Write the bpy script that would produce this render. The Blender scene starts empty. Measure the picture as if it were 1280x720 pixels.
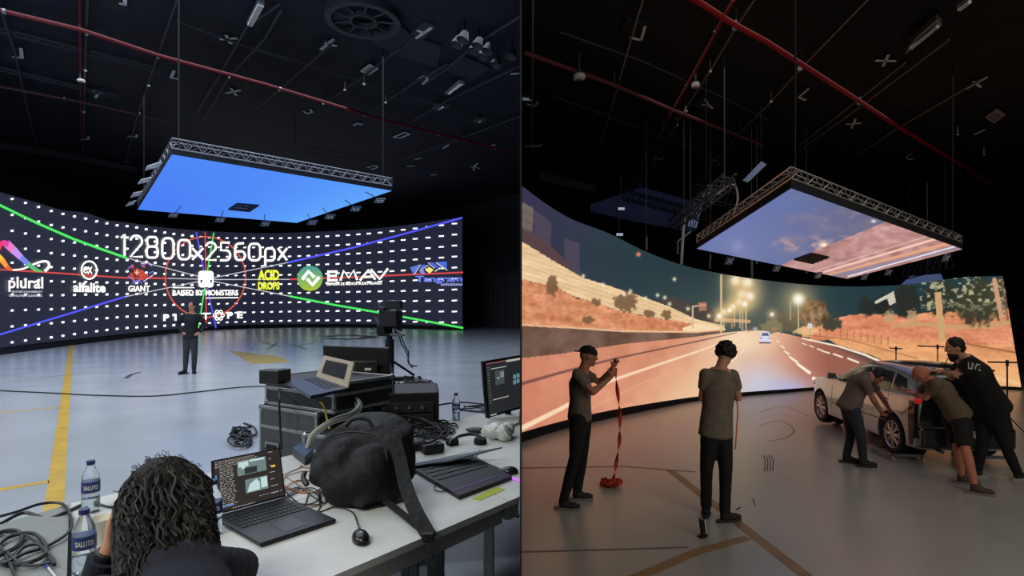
import bpy, bmesh, math, random
import numpy as np
from mathutils import Vector, Matrix

random.seed(7)
rng = np.random.RandomState(11)
scn = bpy.context.scene
COL = scn.collection

# ---------------------------------------------------------------- camera
EYE = 1.587                 # eye height over the left studio's floor
F, U0, H0 = 700.0, 651.0, 385.0
cam_d = bpy.data.cameras.new('camera')
cam = bpy.data.objects.new('camera', cam_d)
COL.objects.link(cam)
cam.location = (0, 0, EYE)
cam.rotation_euler = (math.pi/2, 0, 0)
cam_d.sensor_fit = 'HORIZONTAL'
cam_d.sensor_width = 36.0
cam_d.lens = 36.0*F/1280.0
cam_d.shift_x = (640-U0)/1280.0
cam_d.shift_y = (H0-360)/1280.0
cam_d.clip_start = 0.05
cam_d.clip_end = 200
scn.camera = cam

# ---------------------------------------------------------------- world, view
world = bpy.data.worlds.new('world')
scn.world = world
world.use_nodes = True
world.node_tree.nodes['Background'].inputs[0].default_value = (0.5, 0.6, 0.8, 1)
world.node_tree.nodes['Background'].inputs[1].default_value = 0.004
scn.view_settings.view_transform = 'Standard'
scn.view_settings.look = 'None'
scn.view_settings.gamma = 1.0
scn.view_settings.exposure = 0.0
scn.view_settings.use_curve_mapping = False

# added fill lights brightening both studios, with no fixture behind them
def area(name, loc, size, power, color, rot=(0, 0, 0), spread=180):
    d = bpy.data.lights.new(name, 'AREA')
    d.shape = 'RECTANGLE'; d.size, d.size_y = size
    d.energy = power; d.color = color; d.spread = math.radians(spread)
    o = bpy.data.objects.new(name, d); COL.objects.link(o)
    o.location = loc; o.rotation_euler = rot
    return o
def lamp(name, loc, power, color, r=.4):
    d = bpy.data.lights.new(name, 'POINT'); d.energy = power; d.color = color; d.shadow_soft_size = r
    o = bpy.data.objects.new(name, d); COL.objects.link(o); o.location = loc; return o
area('fill_area', (-9.0, 14.0, 10.2), (16, 20), 2300, (0.80, 0.88, 1.0), spread=170)
area('fill_area', (-3.2, -1.0, 5.0), (3, 2), 150, (1.0, 0.98, 0.86), (math.radians(25), 0, 0), spread=140)
lamp('fill_point', (-11.0, 1.0, 5.5), 1150, (0.78, 0.88, 1.0))
area('fill_area', (4.5, -2.5, 4.2), (5, 2), 120, (1.0, 0.93, 0.82), (math.radians(50), 0, 0), spread=150)
area('fill_area', (7.0, 8.0, 5.9), (9, 9), 110, (1.0, 0.93, 0.85), spread=160)
lamp('fill_point', (6.0, -1.0, 2.6), 120, (1.0, 0.95, 0.88))

# ---------------------------------------------------------------- projection helpers
ZR = -0.543                 # right studio's floor level
TZ = 0.74                   # table top level
def W(u, v, Y):
    return Vector(((u-U0)/F*Y, Y, EYE+(H0-v)/F*Y))
def onz(u, v, z):
    Y = (z-EYE)*F/(H0-v)
    return Vector(((u-U0)/F*Y, Y, z))

def srgb(c):
    return tuple((x/255.0/12.92 if x/255.0 <= .04045 else ((x/255.0+.055)/1.055)**2.4) for x in c)

# ---------------------------------------------------------------- materials
_m = {}
def mat(name, c, rough=.6, metal=0, spec=.5, noise=0, scale=8, bump=0, rnoise=0, trans=0, coat=0, alpha=1, ior=1.45, emit=None, es=0):
    if name in _m: return _m[name]
    m = bpy.data.materials.new(name); m.use_nodes = True
    nt = m.node_tree; b = nt.nodes['Principled BSDF']
    col = srgb(c)
    b.inputs['Base Color'].default_value = (*col, 1)
    b.inputs['Roughness'].default_value = rough
    b.inputs['Metallic'].default_value = metal
    b.inputs['Specular IOR Level'].default_value = spec
    b.inputs['Transmission Weight'].default_value = trans
    b.inputs['Coat Weight'].default_value = coat
    b.inputs['IOR'].default_value = ior
    b.inputs['Alpha'].default_value = alpha
    if emit:
        b.inputs['Emission Color'].default_value = (*srgb(emit), 1)
        b.inputs['Emission Strength'].default_value = es
    if noise or bump or rnoise:
        tc = nt.nodes.new('ShaderNodeTexCoord')
        n = nt.nodes.new('ShaderNodeTexNoise'); n.inputs['Scale'].default_value = scale
        n.inputs['Detail'].default_value = 6
        nt.links.new(tc.outputs['Object'], n.inputs['Vector'])
        if noise:
            r = nt.nodes.new('ShaderNodeValToRGB')
            r.color_ramp.elements[0].position = .3; r.color_ramp.elements[1].position = .7
            r.color_ramp.elements[0].color = (*[x*(1-noise) for x in col], 1)
            r.color_ramp.elements[1].color = (*[min(1, x*(1+noise)) for x in col], 1)
            nt.links.new(n.outputs['Fac'], r.inputs['Fac'])
            nt.links.new(r.outputs['Color'], b.inputs['Base Color'])
        if rnoise:
            mr = nt.nodes.new('ShaderNodeMapRange')
            mr.inputs['To Min'].default_value = max(.02, rough-rnoise); mr.inputs['To Max'].default_value = rough+rnoise
            nt.links.new(n.outputs['Fac'], mr.inputs['Value'])
            nt.links.new(mr.outputs['Result'], b.inputs['Roughness'])
        if bump:
            bp = nt.nodes.new('ShaderNodeBump'); bp.inputs['Strength'].default_value = bump
            bp.inputs['Distance'].default_value = .02
            nt.links.new(n.outputs['Fac'], bp.inputs['Height'])
            nt.links.new(bp.outputs['Normal'], b.inputs['Normal'])
    _m[name] = m
    return m
def glow(name, c, s=1.0):
    if name in _m: return _m[name]
    m = bpy.data.materials.new(name); m.use_nodes = True
    b = m.node_tree.nodes['Principled BSDF']
    b.inputs['Base Color'].default_value = (.01, .01, .01, 1)
    b.inputs['Roughness'].default_value = .5
    b.inputs['Emission Color'].default_value = (*srgb(c), 1)
    b.inputs['Emission Strength'].default_value = s
    _m[name] = m
    return m
def screen_mat(name, s=1.0):
    m = bpy.data.materials.new(name); m.use_nodes = True
    nt = m.node_tree; b = nt.nodes['Principled BSDF']
    a = nt.nodes.new('ShaderNodeVertexColor'); a.layer_name = 'Col'
    b.inputs['Base Color'].default_value = (.01, .01, .01, 1)
    b.inputs['Roughness'].default_value = .55
    nt.links.new(a.outputs['Color'], b.inputs['Emission Color'])
    b.inputs['Emission Strength'].default_value = s
    return m

# ---------------------------------------------------------------- object helpers
ORG = {}
def thing(name, label, cat, loc, group=None):
    o = bpy.data.objects.new(name, None); COL.objects.link(o)
    o.empty_display_size = .1
    o.location = loc
    o['label'] = label; o['category'] = cat
    if group: o['group'] = group
    ORG[o.name] = Vector(loc)
    return o
def tag(o, label, cat, group=None):
    o['label'] = label; o['category'] = cat
    if group: o['group'] = group
    return o
def struct(o):
    o['kind'] = 'structure'; return o
def finish(me, name, m, parent=None, origin=None, label=None, smooth=False):
    """link a mesh whose vertices are in world space"""
    if parent is not None:
        org = ORG[parent.name]
    elif origin is not None:
        org = Vector(origin)
    else:
        n = len(me.vertices); a = np.empty(n*3, np.float32); me.vertices.foreach_get('co', a); a = a.reshape(-1, 3)
        org = Vector(((a[:, 0].min()+a[:, 0].max())/2, (a[:, 1].min()+a[:, 1].max())/2, a[:, 2].min()))
    me.transform(Matrix.Translation(-org))
    if m is not None:
        for mm in (m if isinstance(m, (list, tuple)) else [m]): me.materials.append(mm)
    if smooth:
        me.polygons.foreach_set('use_smooth', [True]*len(me.polygons))
    o = bpy.data.objects.new(name, me); COL.objects.link(o)
    if parent is not None:
        o.parent = parent
    else:
        o.location = org
    ORG[o.name] = org
    if label: o['label'] = label
    return o

class MB:
    def __init__(s, xf=None):
        s.v = []; s.f = []; s.mi = []; s.xf = xf
    def add(s, vs, fs, mi=0):
        b = len(s.v)
        for p in vs:
            p = Vector(p)
            s.v.append(tuple(s.xf @ p) if s.xf else tuple(p))
        for f in fs:
            s.f.append([b+i for i in f]); s.mi.append(mi)
        return s
    def box(s, c, d, R=None, mi=0):
        c = Vector(c); x, y, z = d[0]/2, d[1]/2, d[2]/2
        P = [Vector((i*x, j*y, k*z)) for k in (-1, 1) for j in (-1, 1) for i in (-1, 1)]
        if R is not None: P = [R @ p for p in P]
        return s.add([c+p for p in P], [(0, 2, 3, 1), (4, 5, 7, 6), (0, 1, 5, 4), (2, 6, 7, 3), (0, 4, 6, 2), (1, 3, 7, 5)], mi)
    def rbox(s, c, d, r=.01, R=None, seg=2, mi=0):
        bm = bmesh.new(); bmesh.ops.create_cube(bm, size=1)
        bmesh.ops.scale(bm, vec=d, verts=bm.verts)
        bmesh.ops.bevel(bm, geom=bm.edges[:]+bm.verts[:], offset=min(r, min(d)*.49), segments=seg, affect='EDGES', profile=.5)
        c = Vector(c); vs = [(R @ v.co if R is not None else v.co)+c for v in bm.verts]
        bm.verts.index_update()
        s.add(vs, [[v.index for v in f.verts] for f in bm.faces], mi); bm.free(); return s
    def slab(s, P, th, up=(0, 0, 1), mi=0):
        """polygon P extruded by th along up"""
        n = len(P); up = Vector(up)*th
        vs = [Vector(p) for p in P]+[Vector(p)+up for p in P]
        return s.add(vs, [list(range(n))[::-1], list(range(n, 2*n))]+[(i, (i+1) % n, (i+1) % n+n, i+n) for i in range(n)], mi)
    def tube(s, pts, r, n=8, cap=True, flat=None, mi=0):
        pts = [Vector(p) for p in pts]
        rs = r if isinstance(r, (list, tuple)) else [r]*len(pts)
        rings = []; prev = None
        for i, p in enumerate(pts):
            t = (pts[min(i+1, len(pts)-1)]-pts[max(i-1, 0)])
            if t.length < 1e-9: t = Vector((0, 0, 1))
            t.normalize()
            if prev is None:
                a = Vector((0, 0, 1)) if abs(t.z) < .9 else Vector((1, 0, 0))
                e1 = t.cross(a).normalized()
            else:
                e1 = (prev - t*prev.dot(t))
                e1 = e1.normalized() if e1.length > 1e-6 else t.orthogonal().normalized()
            prev = e1; e2 = t.cross(e1)
            fx = flat if flat else 1
            rings.append([p+(e1*math.cos(2*math.pi*k/n)+e2*math.sin(2*math.pi*k/n)*fx)*rs[i] for k in range(n)])
        vs = [q for rr in rings for q in rr]; fs = []
        for i in range(len(rings)-1):
            for k in range(n):
                fs.append((i*n+k, i*n+(k+1) % n, (i+1)*n+(k+1) % n, (i+1)*n+k))
        if cap:
            fs.append(list(range(n))[::-1]); fs.append([(len(rings)-1)*n+k for k in range(n)])
        return s.add(vs, fs, mi)
    def lathe(s, prof, c=(0, 0, 0), axis=(0, 0, 1), n=20, mi=0):
        """prof: list of (r, h)"""
        c = Vector(c); ax = Vector(axis).normalized()
        e1 = ax.orthogonal().normalized(); e2 = ax.cross(e1)
        vs = []; fs = []
        for r, h in prof:
            for k in range(n):
                a = 2*math.pi*k/n
                vs.append(c+ax*h+(e1*math.cos(a)+e2*math.sin(a))*r)
        for i in range(len(prof)-1):
            for k in range(n):
                fs.append((i*n+k, i*n+(k+1) % n, (i+1)*n+(k+1) % n, (i+1)*n+k))
        closed = prof[0] == prof[-1]
        if not closed and prof[0][0] > 1e-5: fs.append(list(range(n))[::-1])
        if not closed and prof[-1][0] > 1e-5: fs.append([(len(prof)-1)*n+k for k in range(n)])
        return s.add(vs, fs, mi)
    def ball(s, c, r, n=12, R=None, mi=0):
        rr = r if isinstance(r, (tuple, list)) else (r, r, r)
        vs = []; fs = []; m = n//2
        for i in range(m+1):
            t = math.pi*i/m
            for k in range(n):
                a = 2*math.pi*k/n
                p = Vector((rr[0]*math.sin(t)*math.cos(a), rr[1]*math.sin(t)*math.sin(a), rr[2]*math.cos(t)))
                if R is not None: p = R @ p
                vs.append(Vector(c)+p)
        for i in range(m):
            for k in range(n):
                fs.append((i*n+k, (i+1)*n+k, (i+1)*n+(k+1) % n, i*n+(k+1) % n))
        return s.add(vs, fs, mi)
    def mesh(s):
        me = bpy.data.meshes.new('m'); me.from_pydata(s.v, [], s.f)
        if any(s.mi): me.polygons.foreach_set('material_index', s.mi)
        me.update(); return me
    def build(s, name, m, parent=None, label=None, smooth=False, origin=None, stuff=False):
        me = s.mesh()
        bm = bmesh.new(); bm.from_mesh(me)
        bmesh.ops.remove_doubles(bm, verts=bm.verts, dist=1e-6)
        bmesh.ops.recalc_face_normals(bm, faces=bm.faces)
        bm.to_mesh(me); bm.free()
        o = finish(me, name, m, parent, origin, label, smooth)
        if smooth:
            try: me.set_sharp_from_angle(angle=math.radians(40))
            except Exception: pass
        if stuff: o['kind'] = 'stuff'
        return o

def spline(pts, k=8):
    """Catmull-Rom through 3D points"""
    P = [Vector(p) for p in pts]
    if len(P) < 3: return P
    P = [P[0]*2-P[1]]+P+[P[-1]*2-P[-2]]
    out = []
    for i in range(1, len(P)-2):
        for j in range(k):
            t = j/k; a, b, c, d = P[i-1], P[i], P[i+1], P[i+2]
            out.append(.5*((2*b)+(c-a)*t+(2*a-5*b+4*c-d)*t*t+(3*b-a-3*c+d)*t**3))
    out.append(P[-2])
    return out
def smooth_interp(x, xs, ys):
    """monotone-ish cubic Hermite"""
    x = np.asarray(x, float); xs = np.asarray(xs, float); ys = np.asarray(ys, float)
    d = np.gradient(ys, xs)
    i = np.clip(np.searchsorted(xs, x)-1, 0, len(xs)-2)
    h = xs[i+1]-xs[i]; t = np.clip((x-xs[i])/h, 0, 1)
    return (2*t**3-3*t**2+1)*ys[i]+(t**3-2*t**2+t)*h*d[i]+(-2*t**3+3*t**2)*ys[i+1]+(t**3-t**2)*h*d[i+1]

# ---------------------------------------------------------------- base materials
M_black = mat('black_paint', (16, 17, 22), .8, noise=.3, scale=3)
M_floorL = mat('epoxy_floor_pale', (178, 184, 192), .24, spec=.9, noise=.06, scale=.9, bump=.03, rnoise=.05)
M_floorR = mat('epoxy_floor_grey', (160, 158, 150), .30, spec=.8, noise=.08, scale=.8, bump=.03, rnoise=.06)
M_tape = mat('yellow_floor_paint', (205, 165, 50), .4, noise=.2, scale=5)
M_tapeR = mat('ochre_floor_paint', (138, 104, 62), .45, noise=.25, scale=5)
M_blackmetal = mat('black_metal', (22, 22, 25), .4, metal=.3)
M_blackplastic = mat('black_plastic', (18, 18, 20), .45)
M_rubber = mat('rubber', (14, 14, 15), .85)
M_steel = mat('steel', (150, 152, 158), .3, metal=1)
M_grey = mat('grey_metal', (105, 108, 115), .45, metal=.4)
M_whitetape = mat('white_tape', (225, 228, 232), .7)
M_whiteP = mat('white_plastic', (215, 215, 210), .5)
M_board = mat('dark_board', (42, 44, 50), .8)
M_boardL = mat('grey_board', (110, 115, 125), .8)
M_redpipe = mat('red_pipe_paint', (104, 26, 34), .55)
M_wire = mat('thin_black_wire', (14, 15, 18), .7)
M_redpipeR = mat('red_pipe_paint_bright', (165, 20, 38), .5)
M_conduit = mat('grey_conduit', (150, 152, 156), .5, metal=.3)
M_darkconduit = mat('dark_conduit', (70, 72, 80), .6)
M_skin = mat('skin', (196, 140, 112), .55, noise=.08, scale=20)
M_skinD = mat('skin_tanned', (172, 112, 88), .55, noise=.08, scale=20)
M_hair = mat('dark_hair', (22, 17, 15), .65, noise=.4, scale=60)
M_cable = mat('black_cable', (12, 12, 14), .5)
# ================================================================ STRUCTURE
LX, LY0, LY1, LZ = -34.0, -4.0, 58.0, 10.5
RX, RY1, RZ = 17.0, 32.0, 6.09
def sbox(name, a, b, m):
    a = Vector(a); b = Vector(b)
    return struct(MB().box((a+b)/2, [abs(x) for x in (b-a)]).build(name, m))
M_ceilL = mat('ceiling_black_left', (28, 32, 44), .75, noise=.25, scale=1.5)  # bluish tint stands in for the blue haze below this ceiling
M_ceilR = mat('ceiling_black_right', (14, 14, 14), .8, noise=.25, scale=1.5)
M_wallL = mat('dark_wall_left', (52, 55, 60), .8, noise=.15, scale=1)
M_wallR = mat('dark_wall_right', (24, 23, 23), .85, noise=.15, scale=1)
sbox('floor', (LX, LY0, -.1), (-.002, LY1, 0), M_floorL)
sbox('floor', (.002, LY0, ZR-.1), (RX, RY1, ZR), M_floorR)
sbox('ceiling', (LX, LY0, LZ), (-.002, LY1, LZ+.1), M_ceilL)
sbox('ceiling', (.002, LY0, RZ), (RX, RY1, RZ+.1), M_ceilR)
sbox('wall_left', (LX-.1, LY0, 0), (LX, LY1, LZ), M_wallL)
sbox('wall_right', (RX, LY0, ZR), (RX+.1, RY1, RZ), M_wallR)
sbox('wall_rear', (LX, LY0-.1, 0), (-.002, LY0, LZ), M_wallL)
sbox('wall_rear', (.002, LY0-.1, ZR), (RX, LY0, RZ), M_wallR)
sbox('wall_front', (.002, RY1, ZR), (RX, RY1+.1, RZ), M_wallR)
# thin partition between the two studios, with an opening the camera stands in
sbox('wall_partition', (-.002, 1.3, ZR), (.002, LY1, LZ), M_black)
sbox('wall_partition', (-.002, LY0, ZR), (.002, -.8, LZ), M_black)
# front wall of the left studio with its angled piece at the right
struct(MB().slab([(LX, LY1, 0), (-12, LY1, 0), (-12, LY1+.1, 0), (LX, LY1+.1, 0)], LZ).build('wall_front', M_wallL))
struct(MB().slab([(-12, LY1, 0), (-.003, 43, 0), (-.003, 43.1, 0), (-12, LY1+.1, 0)], LZ).build('wall_front', M_wallL))
# a double door in that angled wall, and a low rail
def angled(u, v, off=.12):
    # ray against the angled wall
    k = (u-U0)/F; # X=kY ; wall: Y = 43 + (-X)*(15/12)
    Y = 43/(1+k*15/12)
    p = W(u, v, Y); p.y -= off; return p
d = MB(); P = [angled(u, v) for u, v in ((616, 413), (649, 413), (649, 343), (616, 345))]
d.slab(P, .08, (0, -1, 0)); do = struct(d.build('door_1', mat('door_grey', (72, 74, 78), .7)))
d = MB(); d.slab([angled(u, v, .2) for u, v in ((631.6, 413), (632.6, 413), (632.6, 345), (631.6, 345))], .03, (0, -1, 0)); d.build('door_gap', M_black, do)
d = MB()
for a, b in (((614, 342), (650.5, 340)), ((614, 414), (614, 342))):
    d.tube([angled(*a, .2), angled(*b, .2)], .08, 4)
struct(d.build('trim_1', M_grey))
d = MB(); d.tube([angled(584, 397, .25), angled(612, 397, .25)], .07, 4); d.tube([angled(590, 397, .25), angled(590, 413, .25)], .06, 4)
d.tube([angled(606, 397, .25), angled(606, 413, .25)], .06, 4)
tag(d.build('wall_rail', M_grey), 'low dark rail on the wall right of the dotted video wall', 'rail')

# ---- floor paint, left
def tape(pts, wpx, z, m, name, label, width=None):
    mb = MB(); P = [onz(u, v, z) for u, v in pts]
    for a, b in zip(P[:-1], P[1:]):
        t = (b-a); t.z = 0; t.normalize(); n = Vector((-t.y, t.x, 0))*(width/2)
        q = [a-n, b-n, b+n, a+n]
        mb.slab([(p.x, p.y, z) for p in q], .0015)
    o = mb.build(name, m); tag(o, label, 'floor marking'); return o
tape([(89, 431), (68, 628), (60, 660)], 0, .0005, M_tape, 'floor_line', 'long yellow painted line running towards the left end of the dotted video wall', width=.125)
tape([(0, 516), (76, 509)], 0, .0005, M_tape, 'floor_line', 'thin far yellow cross line at the left edge, the far one of two', width=.08)
tape([(-40, 619), (61.5, 601.8)], 0, .0005, M_tape, 'floor_line', 'near yellow cross line at the left edge, joining the long line', width=.10)
tape([(0, 478), (110, 466)], 0, .0005, mat('faint_mark', (130, 120, 120), .4), 'floor_line', 'faint worn floor line crossing behind the long yellow line', width=.05)
# worn yellow hatching at right of the man
mb = MB()
for i in range(9):
    a = onz(288+i*7, 438+i*.9, .0005); b = onz(318+i*5.5, 455-i*.3, .0005)
    t = (b-a).normalized(); n = Vector((-t.y, t.x, 0))*.05
    mb.slab([(p.x, p.y, .0005) for p in (a-n, b-n, b+n, a+n)], .0015)
tag(mb.build('floor_hatching', M_tape), 'faded yellow painted hatching on the pale floor right of the standing man', 'floor marking')
# scuffs
def scuff(pts, z, name, label, w=.02, m=None):
    mb = MB(); P = spline([onz(u, v, z+.001) for u, v in pts], 4)
    for a, b in zip(P[:-1], P[1:]):
        t = (b-a).normalized(); n = Vector((-t.y, t.x, 0))*(w/2)
        mb.add([a-n, b-n, b+n, a+n], [(0, 1, 2, 3)])
    return tag(mb.build(name, m or mat('scuff', (60, 62, 66), .6)), label, 'floor mark')
scuff([(157, 473), (165, 468), (176, 465)], 0, 'scuff_mark', 'dark scuff on the pale floor left of the standing man', .10)
scuff([(325, 427), (360, 433), (395, 428)], 0, 'scuff_mark', 'faint long tyre mark on the far floor before the video wall', .10)
scuff([(335, 436), (352, 428), (385, 437)], 0, 'scuff_mark', 'faint crossing tyre mark on the far floor', .08)
scuff([(405, 421), (430, 419), (465, 421), (440, 424), (407, 423)], 0, 'scuff_mark', 'dark stain patch on the far floor below the video wall', .9)
# long thin cable over the floor
mb = MB(); mb.tube(spline([onz(u, v, .012) for u, v in ((-5, 488), (60, 491), (120, 494), (190, 495), (245, 490), (300, 484), (345, 483), (420, 487), (470, 492))], 8), .011, 5)
tag(mb.build('floor_cable', M_cable), 'long black cable lying across the pale floor in front of the standing man', 'cable')

# ---- floor paint, right
zr = ZR+.0005
tape([(838, 588), (905, 640), (1010, 722), (1030, 740)], 0, zr, M_tapeR, 'floor_line', 'worn ochre floor line running under the curly haired man to the lower edge', width=.11)
tape([(780, 728), (870, 690), (935, 672)], 0, zr, M_tapeR, 'floor_line', 'worn ochre floor line under the radio on the floor', width=.10)
tape([(651, 690), (800, 686), (860, 684)], 0, zr, mat('grey_line', (95, 92, 88), .5), 'floor_line', 'faint grey floor joint at lower left of the right studio', width=.03)
tape([(651, 585), (780, 583), (870, 590)], 0, zr, mat('grey_line', (95, 92, 88), .5), 'floor_line', 'faint grey floor joint passing behind the pile of red strap', width=.04)
for i in range(4):
    x = 955+i*3.4
    scuff([(x-1, 569), (x+1.5, 577), (x+.5, 589)], ZR, 'scuff_mark', ['first', 'second', 'third', 'fourth'][i]+' from the left of four short curved black skid marks on the floor', .012, mat('skid', (20, 20, 20), .7))
scuff([(941, 623), (944, 632)], ZR, 'scuff_mark', 'thin black scratch on the floor right of the curly haired man', .01, mat('skid', (20, 20, 20), .7))
scuff([(920, 637), (926, 634)], ZR, 'scuff_mark', 'short dark fleck beside the curly haired man\'s shoe', .02, mat('skid', (20, 20, 20), .7))
scuff([(950, 532), (975, 526), (992, 536), (985, 546), (960, 552)], ZR, 'scuff_mark', 'faint curved tyre mark on the floor left of the car', .02, mat('skid2', (84, 84, 84), .5))
scuff([(950, 515), (980, 508), (1010, 520)], ZR, 'scuff_mark', 'faint tyre mark on the floor near the video wall', .02, mat('skid2', (84, 84, 84), .5))

# ================================================================ LEFT LED WALL
LB = ([-60, 0, 50, 100, 153, 200, 240, 290, 330, 400, 470, 520, 578], [455, 444, 437, 430.3, 424, 418.5, 414.5, 411.5, 410.2, 409.3, 409.8, 411, 413])
LT = ([-60, 0, 15, 48, 80, 107, 134, 159, 200, 240, 280, 330, 400, 475, 540, 578], [218, 240, 244.5, 254, 263, 266, 275, 278, 284, 287.5, 290, 291.5, 289.5, 285, 277, 271])
def LY_(u): return EYE*F/(smooth_interp(u, *LB)-H0)
def LW(u, v, off=0.0):
    """point on the left video wall's face seen at (u, v), off metres before it"""
    Y = float(LY_(u))
    p = W(u, v, Y)
    if off:
        d = Vector((-p.x, -p.y, 0)).normalized(); p = p+d*off
    return p
wl = thing('video_wall', 'tall curved black video wall covered in rows of white dots and sponsor logos', 'video wall', LW(250, 414))
us = np.linspace(-60, 578, 120)
mb = MB(); vs = []; fs = []
for i, u in enumerate(us):
    vb = float(smooth_interp(u, *LB))-6.0*(float(smooth_interp(u, *LB))-H0)/45-1.2; vt = float(smooth_interp(u, *LT))
    for k in range(5): vs.append(LW(u, vb+(vt-vb)*k/4))
for i in range(len(us)-1):
    for k in range(4): fs.append((i*5+k, (i+1)*5+k, (i+1)*5+k+1, i*5+k+1))
mb.add(vs, fs)
m = mat('led_black_face', (14, 16, 24), .55, emit=(36, 40, 60), es=.75, noise=.1, scale=3)
mb.build('screen_face', m, wl, smooth=True)
mb = MB(); vs = []; fs = []
for i, u in enumerate(us):
    t = LW(u, float(smooth_interp(u, *LT))); b = LW(u, float(smooth_interp(u, *LB))); b.z = 0
    d = Vector((t.x, t.y, 0)).normalized()
    o1, o2 = .04, .55
    vs += [t+d*o1, t+d*o2, Vector((b.x, b.y, 0))+d*o2, Vector((b.x, b.y, 0))-d*.0, Vector((b.x, b.y, 0)) + Vector((0, 0, .2)), Vector((b.x, b.y, .2))+d*o1]
for i in range(len(us)-1):
    for k in range(6):
        fs.append((i*6+k, (i+1)*6+k, (i+1)*6+(k+1) % 6, i*6+(k+1) % 6))
n = len(us)-1
fs += [tuple(range(6)), tuple(n*6+k for k in range(6))[::-1]]
mb.add(vs, fs); mb.build('wall_frame', M_black, wl)
# dot rows
cu = [-3, 15.3, 32, 48.3, 64.2, 78.8, 93.2, 107.2, 121, 133.8, 146.5, 159, 171, 182.8, 194, 206, 217.3, 228.4, 240, 251, 262, 273, 284, 295, 306, 317, 328, 339.5, 351, 362, 374, 385.5, 397, 409, 422, 435, 448, 461, 475, 490, 504, 519, 535, 551.6, 568]
D1 = ([-5, 15, 32, 48, 64, 80, 94, 107, 121, 134, 147, 159, 200, 240, 262, 330, 351, 390, 435, 475, 504, 535, 570], [242, 249, 254, 259, 264, 268, 271, 273.5, 277, 279.5, 282, 283, 290, 295.5, 297, 298, 298, 296.5, 294, 291, 287.5, 284, 279.5])
D10 = ([-5, 15, 31, 50, 70, 95, 122, 159, 195, 240, 318, 380, 424, 470, 506, 570], [431, 428, 425.8, 423.5, 421, 417.5, 414, 410, 408, 405, 402, 400.8, 400.6, 401, 402, 403.3])
mb = MB()
for u in cu:
    a, b = float(smooth_interp(u, *D1)), float(smooth_interp(u, *D10))
    w = 1.7 if u < 300 else 1.7+(u-300)/270*1.6
    hh = 1.25 if u < 250 else .85
    for k in range(10):
        v = a+(b-a)*k/9
        s = -.004*(u-280)*(.4)
        mb.add([LW(u-w, v+hh, .05), LW(u+w, v+hh-.3, .05), LW(u+w, v-hh-.3, .05), LW(u-w, v-hh, .05)], [(0, 1, 2, 3)])
mb.build('dot_rows', glow('led_white_dots', (245, 246, 255), 1.6), wl, stuff=True)
# --- ribbons (screen graphics)
def ribbon(mb, pts, w, off=.09, step=6.0, w2=None):
    P = []
    for (a, b) in zip(pts[:-1], pts[1:]):
        L = math.hypot(b[0]-a[0], b[1]-a[1]); n = max(1, int(L/step))
        for i in range(n): P.append((a[0]+(b[0]-a[0])*i/n, a[1]+(b[1]-a[1])*i/n))
    P.append(pts[-1]); N = len(P); vs = []
    for i, p in enumerate(P):
        a = P[max(i-1, 0)]; b = P[min(i+1, N-1)]
        dx, dy = b[0]-a[0], b[1]-a[1]; L = math.hypot(dx, dy) or 1
        ww = (w if w2 is None else w+(w2-w)*i/(N-1))/2
        nx, ny = -dy/L*ww, dx/L*ww
        vs += [LW(p[0]+nx, p[1]+ny, off), LW(p[0]-nx, p[1]-ny, off)]
    mb.add(vs, [(2*i, 2*i+2, 2*i+3, 2*i+1) for i in range(N-1)])
def lpoly(mb, pts, off=.1):
    mb.add([LW(u, v, off) for u, v in pts], [tuple(range(len(pts)))])
G_w = glow('led_white', (255, 252, 245), 1.5); G_wd = glow('led_white_dim', (215, 215, 225), .9)
G_g = glow('led_green', (70, 220, 90), 1.2); G_r = glow('led_red', (215, 70, 70), 1.0); G_b = glow('led_blue', (80, 80, 235), 1.2)
def rays(name, m, segs, w):
    mb = MB()
    for s in segs: ribbon(mb, s, w)
    return mb.build(name, m, wl)
for s, w in (([(-55, 230), (0, 257), (46, 279), (92, 299), (125, 311), (158, 322.5)], 3.0), ([(362, 370.3), (420, 381.5), (467, 389.5), (520, 399), (579, 410)], 2.4)):
    rays('green_ray', G_g, [s], w)
rays('green_ray', G_g, [[(267.3, 291), (257.5, 350), (248, 410)]], 1.6)
for s in ([(-55, 335), (0, 337), (80, 342), (157, 347.5), (210, 348)], [(362, 349.3), (440, 346.5), (520, 343), (579, 340.6)]):
    rays('red_ray', G_r, [s], 1.9)
rays('red_ray', G_r, [[(256.4, 290), (258, 410)]], 1.4)
for s in ([(-55, 438), (0, 418), (80, 394), (156, 371)], [(360, 328.2), (440, 310), (520, 288.5), (578, 272.3)]):
    rays('blue_ray', G_b, [s], 2.2)
rays('blue_ray', G_b, [[(245.2, 290), (257, 350), (270, 410)]], 1.6)
mb = MB()
for s in ([(158, 322.5), (250, 346)], [(210, 348), (250, 349)], [(156, 371), (250, 351.5)], [(266, 347.5), (360, 328.2)], [(266, 349.5), (362, 349.3)], [(266, 351.5), (362, 370.3)]):
    ribbon(mb, s, 1.0)
mb.build('white_rays', G_wd, wl)
mb = MB(); ribbon(mb, [(256.7+50.3*math.cos(a), 346.5+50.3*math.sin(a)) for a in np.linspace(0, 2*math.pi, 64)], 1.5, step=20)
mb.build('red_circle', glow('led_circle_red', (225, 95, 75), .95), wl)
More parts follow.
